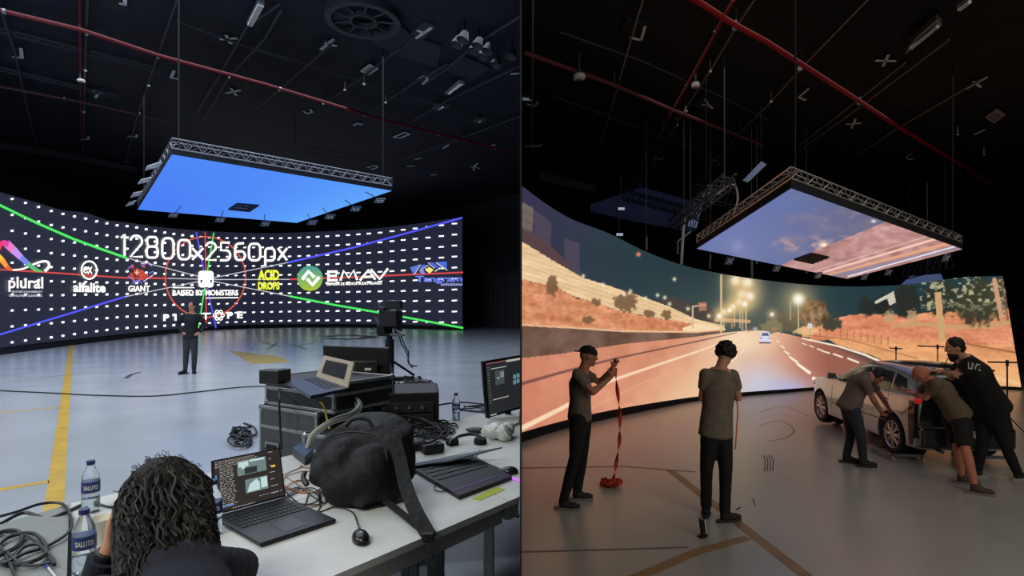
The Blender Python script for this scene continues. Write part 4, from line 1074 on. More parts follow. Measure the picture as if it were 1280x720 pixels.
strip_lamp(s8((770, 28), (790, 36), (835, 2), (820, -8)), 'dim lamp at the top edge right of the long pale lamp', z=RZ-.2, tubes=1, zc=RZ, m=mat('lamp_dim', (85, 88, 92), .6))
detector(724, 97, RZ-.45, 'white oval detector on the dull red pipe', .115, zc=RZ, m=mat('detector_white', (235, 232, 220), .5, emit=(235, 230, 215), es=0))
detector(869.5, 107.5, RZ-.4, 'white round detector beside the thin bright red pipe', .075, zc=RZ)
for u, v, lb in ((888, 89, 'white knob on the second conduit above the round detector'), (846.5, 157, 'white knob on the second conduit below the dull red pipe'), (964, 127, 'white knob on the third conduit'), (1197, 168, 'left small knob at the right of the right ceiling'), (1230, 193, 'right small knob at the right of the right ceiling')):
    c = cz(u, v, RZ-.2); b = MB(); b.ball(c, (.028, .028, .028), 10); b.tube([c, Vector((c.x, c.y, RZ))], .008, 5); tag(b.build('sensor_knob', M_whiteP, origin=c), lb, 'sensor')
# louvred opening high at the left edge
t = thing('louvred_window', 'pale louvred window high at the left edge of the right studio', 'window', W(658, 125, 12))
b = MB(); b.slab([W(u, v, 12) for u, v in ((652, 126), (665.5, 126), (666, 70), (652, 66))], .05, (0, 1, 0)); b.build('frame', M_board, t)
for k in range(11):
    if k in (6, 7): continue
    b = MB(); y = 70+k*5.2; b.slab([W(u, v, 11.95) for u, v in ((653, y+2.6), (664, y+3.2), (664, y+.6), (653, y))], .03, (0, 1, 0)); b.build('slat', mat('slat_lit', (190, 195, 215), .6, emit=(150, 158, 185), es=.25), t)
# trusses, duct and hanging poles left of the sloping panel
def wtruss(a, b, Ya, Yb, h, label, n=12, m=M_darkconduit, r=.02):
    A = W(*a, Ya); B = W(*b, Yb); t = thing('lighting_truss', label, 'truss', A)
    hr_ = MB()
    for k_ in (.15, .85): c_ = A+(B-A)*k_; hr_.tube([c_, Vector((c_.x, c_.y, RZ))], .01, 4)
    hr_.build('suspension_rods', m, t)
    truss(t, A, B, h, h, n, m, Vector(((B-A).y, -(B-A).x, 0)), r)
wtruss(s9((410, 95))[0], s9((740, 185))[0], 16, 16, .25, 'dark lighting truss crossing left of the sloping panel', m=mat('truss_dark', (40, 44, 55), .6))
wtruss(s9((700, 95))[0], s9((860, 130))[0], 14, 14, .3, 'short dark truss close to the sloping panel\'s left corner', 7, m=mat('truss_dark', (40, 44, 55), .6))
wtruss(s9((640, 215))[0], s9((880, 40))[0], 13.2, 9.5, .2, 'grey truss rising beside the sloping panel\'s left edge', 14, m=mat('truss_mid', (90, 95, 110), .5))
wtruss((1128, 350), (1192, 334), 19, 17, .45, 'grey truss with bracing behind the right part of the motorway video wall', 8, m=mat('truss_mid', (90, 95, 110), .5))
b = MB(); b.tube([W(740, 260, 21), W(800, 256, 20), W(870, 272, 19)], [.15, .62, .5], 16); b.tube([W(800, 256, 20), Vector((W(800, 256, 20).x, 20, RZ))], .01, 4); tag(b.build('air_duct', mat('duct_blue_glow', (70, 78, 104), .5, emit=(50, 60, 95), es=.12), smooth=True), 'fat air duct with painted blue light behind the trusses left of the sloping panel', 'duct')  # faint emission paints blue light onto the duct
b = MB(); b.tube([W(1160, 346, 20.05), Vector((W(1160, 346, 20).x, 20.05, RZ))], .003, 4); b.slab([W(u, v, 20) for u, v in ((1128, 356), (1180, 352), (1176, 342), (1140, 345))], .1, (0, 1, 0)); tag(b.build('drape', mat('drape_blue_glow', (120, 140, 190), .7, emit=(100, 120, 175), es=.35)), 'pale blue drape with painted glow behind the truss at the right of the sloping panel', 'drape')  # emission puts the blue light into the drape's own colour
def skylight(pts, Y, label):
    b = MB(); P = [W(*p, Y) for p in pts]; t = thing('lit_louvre', label, 'vent', P[0]); hw_ = MB(); hw_.tube([P[3], Vector((P[3].x, P[3].y, RZ))], .008, 4); hw_.build('suspension_rods', M_wire, t); b.slab(P, .05, (0, 1, 0)); b.build('frame', mat('truss_dark', (40, 44, 55), .6), t)
    for i in range(4):
        k0 = (i+.15)/4; k1 = (i+.7)/4; q = [P[0]*(1-k0)+P[1]*k0, P[0]*(1-k1)+P[1]*k1, P[3]*(1-k1)+P[2]*k1, P[3]*(1-k0)+P[2]*k0]
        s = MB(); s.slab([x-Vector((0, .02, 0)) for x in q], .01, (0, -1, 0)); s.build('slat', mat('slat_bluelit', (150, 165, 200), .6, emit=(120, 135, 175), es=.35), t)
skylight(s9((740, 85), (785, 120), (810, 60), (765, 35)), 17, 'upper bluish lit louvre among the trusses')
skylight(s9((680, 205), (720, 215), (745, 120), (705, 110)), 17, 'lower bluish lit louvre among the trusses')
skylight([(928, 226), (935, 228), (958, 206), (951, 202)], 12, 'pale louvre just above the near corner of the sloping panel')
for pts, Y, r, m, lb in (([(851.5, 331), (855, 271)], 13.0, .035, M_whiteP, 'white pole hanging left of the sloping panel'), ([(808, 313), (808, 296)], 13.5, .03, M_conduit, 'short grey drop pipe at the end of the third conduit'), ([(847, 318), (847, 302), (863, 290)], 13, .025, M_conduit, 'grey bent pipe beside the white hanging pole'), ([(940, 349), (939.5, 322)], 13.8, .03, mat('green_grey', (110, 135, 130), .5), 'greenish pole below the lower left edge of the sloping panel'), ([(887, 336), (888, 318)], 13.6, .02, M_conduit, 'first thin hanger at the left under the sloping panel'), ([(946, 330), (946, 325)], 13.8, .02, M_conduit, 'tiny hanger right of the greenish pole'), ([(1008, 342), (1008, 337)], 14, .02, M_conduit, 'tiny hanger under the middle of the sloping panel')):
    b = MB(); P = [W(*p, Y) for p in pts]; b.tube(P, r, 6); b.tube([P[-1], Vector((P[-1].x, P[-1].y, RZ))], .006, 4)
    tag(b.build('hanging_pole', m), lb, 'pole')
b = MB(); b.tube(spline([W(u, v, 10) for u, v in ((917, 268), (922, 250), (920, 235), (914, 231), (903, 238), (896, 243))], 5), .018, 6); tag(b.build('bent_conduit', mat('pale_conduit', (185, 185, 185), .5)), 'pale curved conduit near the left side of the sloping panel truss', 'conduit')
for u, v, lb in ((776, 262, 'upper'), (774, 294, 'lower')):
    c = W(u, v, 14); t = thing('lamp_fixture', lb+' small boxy lamp beside the lower end of the thin red pipe', 'lamp', c)
    b = MB(); b.rbox(c, (.2, .12, .1), .02); b.build('body', M_boardL, t); b = MB(); b.box(c-Vector((0, .07, -.01)), (.16, .01, .06)); b.build('lens', mat('lens_pale', (210, 220, 235), .3, emit=(190, 205, 230), es=.5), t)
    b = MB(); b.tube([c, c+Vector((0, 0, .9))], .012, 5); b.build('stem', M_darkconduit, t)
b = MB(); b.slab([(x, y, 0) for x, y in ((0, 0),)]*0 or [W(686-10, 226, 15), W(745, 240, 15), W(745, 232, 15), W(686-10, 214, 15)], .1, (0, 1, 0)); tag(b.build('ceiling_beam', mat('beam_grey', (44, 42, 44), .8)), 'wide dark grey beam above the left end of the motorway video wall', 'beam')
# ================================================================ TABLES, LEFT FOREGROUND
def TB(u, v, dz=0): return onz(u, v, TZ+dz)
dT = Vector((.62, .785, 0)).normalized(); nT = Vector((.785, -.62, 0)).normalized()
M_table = mat('table_laminate', (196, 198, 196), .42, noise=.05, scale=12)
M_edge = mat('table_edge', (150, 152, 150), .5)
M_legs = mat('table_leg_grey', (120, 122, 124), .4, metal=.5)
P0 = TB(89, 629)          # far left corner of the table row
nE = nT-dT*.22
def table(o, L, Wd, label, d=dT, n=nE, legs=((.06, .06), (.94, .06), (.06, .94), (.94, .94)), group=None, x_clip=None, mt=None):
    t = thing('folding_table', label, 'table', (o+d*L/2+n*Wd/2) - Vector((0, 0, TZ)), group)
    q = [o, o+d*L, o+d*L+n*Wd, o+n*Wd]
    if x_clip is not None:   # the top stops at the partition
        out = []
        for a, b in zip(q, q[1:]+q[:1]):
            ia, ib = a.x <= x_clip, b.x <= x_clip
            if ia: out.append(a)
            if ia != ib: k = (x_clip-a.x)/(b.x-a.x); out.append(a+(b-a)*k)
        q = out
    b = MB(); b.slab([p-Vector((0, 0, .026)) for p in q], .026); b.build('table_top', mt or M_table, t)
    b = MB()
    for a, c in zip(q, q[1:]+q[:1]):
        if x_clip is not None and abs(a.x-x_clip) < 1e-4 and abs(c.x-x_clip) < 1e-4: continue
        m_ = (q[0]+q[2])/2; a2 = a+(m_-a)*.05; c2_ = c+(m_-c)*.05
        dd = (c2_-a2).normalized(); b.box((a2+c2_)/2-Vector((0, 0, .058)), ((c2_-a2).length, .02, .06), dd.to_track_quat('X', 'Z').to_matrix())
    b.build('apron', M_edge, t)
    for s, w in legs:
        p = o+d*L*s+n*Wd*w
        if x_clip is not None and p.x > x_clip-.03: continue
        b = MB(); b.rbox(Vector((p.x, p.y, (TZ-.026)/2)), (.045, .045, TZ-.028), .006); b.build('leg', M_legs, t)
    return t
LT_ = 1.52
tg_ = 'white tables pushed together'
table(P0, LT_, .735, 'white table at the far side of the row, nearest the left edge')
table(P0+dT*(LT_+.004), LT_*.98, .735, 'white table at the far side of the row, with cases behind it', x_clip=-.006)
table(P0+nE*.739, LT_, .735, 'white table at the near side, under the open laptop and mouse')
table(P0+nE*.739+dT*(LT_+.004), LT_*.98, .735, 'white table at the near side, under the half closed laptop', x_clip=-.006, legs=((.06, .06), (.18, .93), (.06, .93)))
# grey table further left
mb = MB(); q = [TB(*p) for p in ((-60, 672), (86.5, 629.5), (82, 760), (-60, 800))]
t = thing('side_table', 'grey table at the lower left corner, carrying the coiled black cables', 'table', sum((p for p in q), Vector())/4-Vector((0, 0, TZ)))
mb.slab([p-Vector((0, 0, .03)) for p in q], .028); mb.build('table_top', mat('grey_top', (122, 128, 126), .5, noise=.06, scale=9), t)
for p in q:
    c = p+((q[0]+q[2])/2-p)*.1; b = MB(); b.rbox(Vector((c.x, c.y, (TZ-.03)/2)), (.04, .04, TZ-.032), .005); b.build('leg', M_legs, t)

# ---------------------------------------------------------------- bottles and cup
def bottle(u, v, label, h=.205, r=.032, cap=(30, 36, 92), z=TZ, off=Vector((0, 0, 0))):
    c = onz(u, v, z)+off; t = thing('water_bottle', label, 'bottle', c, 'water bottles on the tables'); s = h/.205
    m_pet = mat('clear_plastic', (235, 242, 248), .08, trans=.92, ior=1.25, spec=.6)
    b = MB(); b.lathe([(r*.75, 0), (r*.95, .004), (r, .015), (r, .06), (r*.94, .066), (r, .072), (r, .125*s), (r*.93, .145*s), (r*.55, .172*s), (.0125, .186*s), (.0125, .192*s)], c, n=24); b.build('body', m_pet, t, smooth=True)
    b = MB(); b.lathe([(.0145, .188*s), (.0152, .19*s), (.0152, .204*s), (.0, .205*s)], c, n=18); b.build('cap', mat('cap_%d' % cap[0], cap, .4), t, smooth=True)
    b = MB(); b.lathe([(r+.0006, .082*s), (r+.0008, .084*s), (r+.0008, .122*s), (r+.0006, .124*s)], c, n=24); l = b.build('label_wrap', mat('bottle_label', (38, 52, 110), .4), t, smooth=True)
    # white lettering band round the label, as bent strokes
    V, Fc = text_polys('SALUTIS', .02); lb = MB()
    a0 = math.atan2(-c.y, -c.x)
    fv = [c+Vector((math.cos(a0-.75+1.5*x)*(r+.0016), math.sin(a0-.75+1.5*x)*(r+.0016), .094*s+.017*s*y)) for x, y in V]
    lb.add(fv, Fc); o = lb.build('label_lettering', M_whiteP, l)
    # water inside
    b = MB(); b.lathe([(0, .004), (r*.9, .005), (r*.93, .05*s), (r*.93, .058*s), (0, .058*s)], c, n=20); b.build('water', mat('water', (225, 238, 245), .05, trans=.95, ior=1.33), t, smooth=True)
bottle(105.5, 716, 'water bottle nearest the lower left, in front of the paper cup')
bottle(113.5, 640, 'water bottle at the far left table edge, behind the paper cup', h=.215)
bottle(266, 668, 'water bottle half hidden between the seated person and the laptop')
bottle(570, 525, 'water bottle standing alone at the far right, left of the monitor', cap=(20, 22, 40), r=.030)
c = onz(126.5, 683, TZ); t = thing('paper_cup', 'white paper cup beside the seated person\'s head', 'cup', c)
b = MB(); b.lathe([(.0, .003), (.024, .003), (.025, 0), (.0265, .0), (.038, .098), (.0395, .1), (.0375, .1), (.0365, .096), (.025, .008), (0, .008)], c, n=28); b.build('body', mat('paper', (222, 220, 205), .7), t, smooth=True)
b = MB(); b.lathe([(.0375, .1015), (.0395, .1015), (.0395, .0985), (.0375, .0985), (.0375, .1015)], c, n=28); b.build('rim', M_whiteP, t)
b = MB(); b.lathe([(.0318, .052), (.0338, .066)], c, n=28); b.build('printed_band', mat('cup_print', (176, 174, 165), .7), t)
b = MB(); b.lathe([(0, .02), (.0275, .02), (0, .0205)], c, n=20); b.build('coffee_rest', mat('coffee', (90, 66, 40), .3), t)
c = onz(133, 682, TZ)+Vector((.035, .04, 0)); b = MB(); b.lathe([(.024, 0), (.026, 0), (.034, .07), (.032, .07), (.024, .003), (0, .003)], c, n=22); tag(b.build('plastic_cup', mat('clear_plastic', (235, 242, 248), .08), smooth=True), 'clear plastic cup half hidden behind the white paper cup', 'cup')

# ---------------------------------------------------------------- laptops
def ui_bars(mb, fn, rects):
    for x0, y0, x1, y1 in rects: mb.add([fn(x0, y0), fn(x1, y0), fn(x1, y1), fn(x0, y1)], [(0, 1, 2, 3)])
M_laptop = mat('laptop_dark', (28, 30, 36), .38, metal=.2)
M_keys = mat('keys', (14, 15, 18), .5)
def laptop(name, label, hl, hr, depth, base_m, th=.016, keys=True):
    """base with hinge edge from hl to hr (as seen by its user), extending forward"""
    hl, hr = Vector(hl), Vector(hr); ex = (hr-hl).normalized(); w = (hr-hl).length; ey = Vector((ex.y, -ex.x, 0))  # towards the user
    t = thing(name, label, 'laptop', (hl+hr)/2+ey*depth/2)
    c = (hl+hr)/2+ey*depth/2+Vector((0, 0, th/2+.002)); R = Matrix((ex, -ey, Vector((0, 0, 1)))).transposed()
    b = MB(); b.rbox(c, (w, depth, th), .005, R); b.build('base', base_m, t)
    if keys:
        kb = MB(); nx, ny = 13, 5; kw = w*.86/nx; kh = depth*.44/ny
        for i in range(nx):
            for j in range(ny):
                p = hl+ex*(w*.07+kw*(i+.5))+ey*(depth*.1+kh*(j+.5))+Vector((0, 0, th+.003)); kb.box(p, (kw*.84, kh*.8, .003), R)
        kb.build('keyboard', M_keys, t, stuff=True)
        b = MB(); b.box((hl+hr)/2+ey*depth*.78+Vector((0, 0, th+.0025)), (w*.3, depth*.3, .0012), R); b.build('touchpad', mat('touchpad', (40, 42, 50), .3), t)
    return t, ex, ey, w
def lid(t, P, th, m, screen=None, out=None):
    """lid quad TL,TR,BR,BL; thickness away from the user"""
    P = [Vector(p) for p in P]; n = (P[1]-P[0]).cross(P[3]-P[0]).normalized()
    if out is not None and n.dot(out) < 0: n = -n      # n towards the user
    b = MB(); b.slab([p-n*th for p in P], th, n); o = b.build('lid', m, t)
    return P, n, o
# open laptop showing an editor
hl = TB(277, 648); hr = TB(357, 626)
hl2 = hr+(hl-hr).normalized()*.33; 
lap, ex, ey, w = laptop('laptop', 'open black laptop with a dark editing screen right of the seated person', hr+(hl-hr).normalized()*.30, hr, .40, M_laptop)
hl = hr+(hl-hr).normalized()*.30
TL = W(264.5, 576, hl.y+.10); TR = W(350, 559.5, hr.y+.09)
Pq, n, lo = lid(lap, [TL, TR, hr+Vector((0, 0, .02)), hl+Vector((0, 0, .02))], .008, M_laptop, out=ey)
def lf(x, y, off=.0015): return (Pq[0]*(1-x)+Pq[1]*x)*(1-y)+(Pq[3]*(1-x)+Pq[2]*x)*y+n*off
b = MB(); ui_bars(b, lambda x, y: lf(x, y, .001), [(.02, .02, .98, .97)]); sc = b.build('screen', glow('ui_back', (44, 38, 38), .9), lap)
b = MB(); ui_bars(b, lambda x, y: lf(x, y, .002), [(.34, .12, .76, .40), (.44, .5, .76, .76)]); b.build('viewport', glow('ui_view', (112, 132, 132), .9), lap)
b = MB()
ui_bars(b, lambda x, y: lf(x, y, .0026), [(.36, .14, .5, .24), (.52, .13, .74, .17), (.40, .22, .45, .28), (.66, .52, .75, .72)])
b.add([lf(x, y, .0026) for x, y in ((.46, .74), (.5, .6), (.6, .52), (.64, .6), (.64, .74))], [(0, 1, 2, 3, 4)])
b.build('viewport_light', glow('ui_pale', (190, 215, 215), 1.0), lap, stuff=True)
b = MB(); ui_bars(b, lambda x, y: lf(x, y, .003), [(.44, .27, .62, .39), (.27, .55, .4, .57), (.27, .67, .4, .69)]); b.build('viewport_dark', glow('ui_dark', (48, 50, 56), .8), lap)
b = MB(); r_ = random.Random(3)
for row in range(26):
    y = .05+row*.034; x = .04
    if row < 4:
        while x < .6: ww = r_.uniform(.008, .03); ui_bars(b, lambda x_, y_: lf(x_, y_, .003), [(x, y, x+ww, y+.012)]); x += ww+r_.uniform(.006, .02)
    else:
        x = .10
        while x < .28: ww = r_.uniform(.01, .05); ui_bars(b, lambda x_, y_: lf(x_, y_, .003), [(x, y, x+ww, y+.010)]); x += ww+r_.uniform(.008, .03)
    if row % 4 == 0: ui_bars(b, lambda x_, y_: lf(x_, y_, .003), [(.80, y, .80+r_.uniform(.03, .12), y+.01)])
for k in range(9): ui_bars(b, lambda x_, y_: lf(x_, y_, .003), [(.25+k*.035, .955-k*.0, .272+k*.035, .968)])
for k in range(7): ui_bars(b, lambda x_, y_: lf(x_, y_, .003), [(.62+k*.05, .86, .65+k*.05, .868)])
b.build('interface_text', glow('ui_text', (190, 188, 180), .9), lap, stuff=True)
b = MB(); ui_bars(b, lambda x, y: lf(x, y, .0032), [(.83, .33, .89, .37)]); b.build('yellow_button', glow('ui_yellow', (225, 205, 60), 1.0), lap)
b = MB(); ui_bars(b, lambda x, y: lf(x, y, .0032), [(.035, .3, .06, .38), (.12, .88, .27, .905)]); b.build('blue_highlight', glow('ui_blue', (70, 130, 200), 1.0), lap)

# mouse with its cable
c = onz(451, 676, TZ); t = thing('computer_mouse', 'black computer mouse with grey wheel at the near table edge', 'mouse', c)
R = Matrix.Rotation(math.radians(28), 3, 'Z')
b = MB(); b.ball(c+Vector((0, 0, .008)), (.031, .058, .030), 18, R)
b.v = [(x, y, max(z, TZ+.001)) for x, y, z in b.v]; b.build('shell', mat('mouse_black', (20, 20, 23), .3), t, smooth=True)
b = MB(); b.lathe([(.008, -.004), (.008, .004)], c+R @ Vector((0, .028, .034)), R @ Vector((1, 0, 0)), 14); b.build('wheel', M_grey, t)
b = MB(); b.ball(c+R @ Vector((0, -.012, .036)), (.007, .007, .003), 10); b.build('badge', M_steel, t)
b = MB(); b.tube(spline([TB(448, 657, .012), TB(440, 640, .006), TB(418, 634, .004), TB(395, 640, .004), TB(372, 628, .004), TB(358, 615, .004), TB(352, 606, .004)], 6), .0028, 6); b.build('cable', M_cable, t)

# ---------------------------------------------------------------- backpack
c = onz(448, 640, TZ); bc = Vector((-.70, 2.50, TZ))
t = thing('backpack', 'slumped black backpack lying on the white tables behind the mouse', 'backpack', bc)
M_bag = mat('bag_black', (9, 9, 12), .75, noise=.3, scale=25, bump=.5)
def shell(name, pts, radii, voxel, m, parent, smooth=4, noise_amp=0, nscale=6, label=None, extra=None, cut=None):
    """union of balls remeshed into one skin"""
    mb = MB()
    for p, r in zip(pts, radii): mb.ball(p, r, 14)
    if extra: extra(mb)
    me = mb.mesh(); o = bpy.data.objects.new('tmp', me); COL.objects.link(o)
    md = o.modifiers.new('r', 'REMESH'); md.mode = 'VOXEL'; md.voxel_size = voxel; md.use_smooth_shade = True
    if smooth:
        s = o.modifiers.new('s', 'SMOOTH'); s.factor = .5; s.iterations = smooth
    dg = bpy.context.evaluated_depsgraph_get(); me2 = bpy.data.meshes.new_from_object(o.evaluated_get(dg))
    bpy.data.objects.remove(o); bpy.data.meshes.remove(me)
    if noise_amp or cut:
        n = len(me2.vertices); co = np.empty(n*3, np.float32); me2.vertices.foreach_get('co', co); co = co.reshape(-1, 3)
        if noise_amp:
            no = np.empty(n*3, np.float32); me2.vertices.foreach_get('normal', no); no = no.reshape(-1, 3)
            k = (fbm(co[:, 0]*nscale+co[:, 2]*nscale*.7+40, co[:, 1]*nscale+co[:, 2]*nscale*.5+40, 8)-.5)*2
            co = co+no*(k*noise_amp)[:, None]
        if cut is not None: co[:, 2] = np.maximum(co[:, 2], cut)
        me2.vertices.foreach_set('co', co.astype(np.float32).ravel()); me2.update()
    return finish(me2, name, m, parent, smooth=True, label=label)
def BP(u, v, Y): return W(u, v, Y)
def hexa(mb, a, b):
    """solid between two quads"""
    mb.add(list(a)+list(b), [(0, 1, 2, 3), (7, 6, 5, 4), (0, 4, 5, 1), (1, 5, 6, 2), (2, 6, 7, 3), (3, 7, 4, 0)])
def bag_core(mb):
    f = [BP(384, 588, 2.58), BP(452, 641, 2.22), BP(498, 612, 2.42), BP(484, 536, 2.55)]
    g = [BP(398, 560, 2.74), BP(440, 600, 2.60), BP(505, 580, 2.62), BP(497, 545, 2.72)]
    front = [BP(384, 606, 2.50), BP(448, 640, 2.30), BP(500, 622, 2.40), BP(497, 552, 2.50), BP(470, 531, 2.60), BP(425, 531, 2.62), BP(398, 552, 2.60), BP(384, 580, 2.56)]
    off = Vector((.03, .26, .02)); back = [p+off for p in front]; m = len(front)
    mb.add(front+back, [list(range(m)), list(range(m, 2*m))[::-1]]+[(i, i+m, (i+1) % m+m, (i+1) % m) for i in range(m)])
bag = shell('bag_body', [BP(430, 575, 2.52), BP(465, 590, 2.45), BP(440, 605, 2.45), BP(415, 590, 2.55)], [(.10, .14, .10), (.11, .12, .12), (.14, .12, .11), (.10, .1, .08)], .014, M_bag, t, 10, .009, 14, extra=bag_core, cut=TZ+.001)
b = MB(); b.tube(spline([BP(432, 533, 2.55), BP(442, 524, 2.56), BP(458, 524, 2.56), BP(466, 533, 2.55)], 5), .008, 6); b.build('grab_handle', M_bag, t)
b = MB(); b.tube(spline([BP(404, 552, 2.55), BP(422, 542, 2.50), BP(450, 540, 2.48), BP(476, 548, 2.46), BP(484, 575, 2.40)], 6), .004, 5); b.build('zip', mat('zip_grey', (40, 40, 44), .4), t)
b = MB(); b.tube(spline([BP(381, 590, 2.5), BP(379, 598, 2.48), BP(384, 606, 2.46)], 5), .012, 6); b.build('side_buckle', M_blackplastic, t)
def strap(name, pts, w, th, m, parent, label=None, side=Vector((1, 0, 0))):
    P = spline(pts, 6); vs = []; fs = []
    for i, p in enumerate(P):
        tt = (P[min(i+1, len(P)-1)]-P[max(0, i-1)]).normalized(); s = (side-tt*side.dot(tt)).normalized(); nn = tt.cross(s)
        vs += [p+s*w/2+nn*th/2, p-s*w/2+nn*th/2, p-s*w/2-nn*th/2, p+s*w/2-nn*th/2]
    for i in range(len(P)-1):
        for k in range(4): fs.append((i*4+k, i*4+(k+1) % 4, (i+1)*4+(k+1) % 4, (i+1)*4+k))
    fs += [(0, 1, 2, 3), tuple((len(P)-1)*4+k for k in (3, 2, 1, 0))]
    b = MB(); b.add(vs, fs); return b.build(name, m, parent, label, smooth=True)
strap('shoulder_strap', [BP(492, 545, 2.46), BP(501, 580, 2.38), BP(508, 610, 2.28), BP(520, 640, 2.16), BP(533, 664, 2.09), BP(538, 672, 2.07)], .055, .012, M_bag, t)
strap('shoulder_strap', [BP(482, 626, 2.34), BP(500, 640, 2.26), BP(520, 656, 2.15), BP(534, 668, 2.08)], .03, .006, M_bag, t)
strap('webbing_tail', [BP(535, 668, 2.08), BP(537, 690, 2.05), BP(542, 712, 2.03), BP(546, 740, 2.03)], .016, .003, M_bag, t)
b = MB(); b.rbox(BP(535, 671, 2.07), (.045, .02, .03), .005); b.build('strap_buckle', M_blackplastic, t)

# ---------------------------------------------------------------- flight cases (standing on the floor behind the tables)
M_case = mat('case_panel', (62, 64, 68), .6, noise=.1, scale=10); M_alu = mat('case_aluminium', (150, 152, 150), .35, metal=.8)
def flight_case(o, d, n, L, Dp, z0, z1, label, latches=2, handles=2, body=M_case, lidline=.7, rails=True):
    """o: near-left bottom corner; d along length; n depth (away)"""
    d = d.normalized(); n = n.normalized(); R = Matrix((d, n, Vector((0, 0, 1)))).transposed(); h = z1-z0
    c = o+d*L/2+n*Dp/2; t = thing('flight_case', label, 'flight case', Vector((c.x, c.y, z0)))
    q = lambda a, b_, z: Vector((o.x, o.y, 0))+d*a+n*b_+Vector((0, 0, z))
    b = MB(); b.rbox(q(L/2, Dp/2, (z0+z1)/2), (L-.012, Dp-.012, h-.012), .006, R); b.build('panels', body, t)
    e = .022
    for (a, b_) in ((0, 0), (L, 0), (0, Dp), (L, Dp)):
        m_ = MB(); m_.rbox(q(min(max(a, e/2), L-e/2), min(max(b_, e/2), Dp-e/2), (z0+z1)/2), (e, e, h), .003, R); m_.build('edge_profile', M_alu, t)
    for z in (z0+e/2, z0+h*lidline, z1-e/2):
        for b_ in (e/2, Dp-e/2):
            m_ = MB(); m_.rbox(q(L/2, b_, z), (L, e*(1.02), e), .003, R); m_.build('edge_profile', M_alu, t)
        for a in (e/2, L-e/2):
            m_ = MB(); m_.rbox(q(a, Dp/2, z), (e*1.02, Dp, e), .003, R); m_.build('edge_profile', M_alu, t)
    for a in (0.015, L-.015):
        for b_ in (.015, Dp-.015):
            for z in (z0+.015, z1-.015):
                m_ = MB(); m_.ball(q(a, b_, z), (.026, .026, .026), 10); m_.build('ball_corner', M_steel, t)
    for i in range(handles):
        a = L*(i+.5+.0)/handles; zc_ = z1-min(h*.55, .30)
        m_ = MB(); m_.box(q(a, -.003, zc_), (.15, .012, .11), R); hd = m_.build('handle_plate', M_alu, t)
        m_ = MB(); m_.box(q(a, -.0102, zc_), (.115, .004, .078), R); m_.build('handle_recess', M_black, hd)
        m_ = MB(); m_.tube([q(a-.05, -.02, zc_+.01), q(a+.05, -.02, zc_+.01)], .008, 6); m_.build('handle_grip', M_rubber, hd)
    return t, q, R
# the lower case, front face along the table row
oc = onz(324, 560, TZ-.05)
fo = P0+dT*0; 
fd = Vector((.60, -.80, 0)).normalized()   # seen length direction: towards right and nearer
fa = W(324, 505, 3.95); fb = W(396, 546, 3.62)
fd = Vector((fb.x-fa.x, fb.y-fa.y, 0)); FL_ = fd.length; fd.normalize(); fn = Vector((-fd.y, fd.x, 0))
if fn.y < 0: fn = -fn
zt = .905
flight_case(Vector((fa.x, fa.y, 0)), fd, fn, FL_, .62, .0, zt, 'lower grey flight case with two recessed handles behind the tables', handles=2, lidline=.84)
flight_case(Vector((fa.x, fa.y, 0))+fd*.02+fn*.03, fd, fn, FL_*.98+.12, .54, zt+.002, zt+.20, 'upper dark flight case under the beige bordered laptop', handles=0, body=mat('case_dark', (30, 32, 36), .6), lidline=.6)
# small case to its right, mostly behind the backpack
ga = W(376, 545, 3.50); gb = W(470, 575, 3.30); gd = Vector((gb.x-ga.x, gb.y-ga.y, 0)).normalized()
flight_case(Vector((ga.x, ga.y, 0))+Vector((.0, .02, 0)), gd, Vector((-gd.y, gd.x, 0)) if gd.x > 0 else Vector((gd.y, -gd.x, 0)), .45, .30, 0, .80, 'small grey case between the large flight cases and the backpack', handles=2, lidline=.8)
# rack of equipment right of it
ra = W(440, 520, 3.95); t = thing('equipment_rack', 'black rack of equipment under the rear monitor, tangled with cables', 'equipment rack', Vector((ra.x+.25, ra.y+.25, 0)))
R = Matrix.Rotation(math.radians(10), 3, 'Z'); rc_ = Vector((ra.x+.27, ra.y+.30, 0))
b = MB(); b.rbox(rc_+Vector((0, 0, .49)), (.58, .5, .98), .01, R); b.build('rack_body', M_blackplastic, t)
for i in range(4):
    b = MB(); b.rbox(rc_+R @ Vector((0, -.258, .62+i*.085)), (.5, .02, .074), .004, R); u_ = b.build('rack_unit', mat('rack_face', (36, 37, 40), .5), t)
    for k in range(5):
        b = MB(); b.lathe([(.013, 0), (.012, .016), (0, .017)], rc_+R @ Vector((-.19+k*.09, -.268, .62+i*.085)), R @ Vector((0, -1, 0)), 12); b.build('knob', M_grey, u_)
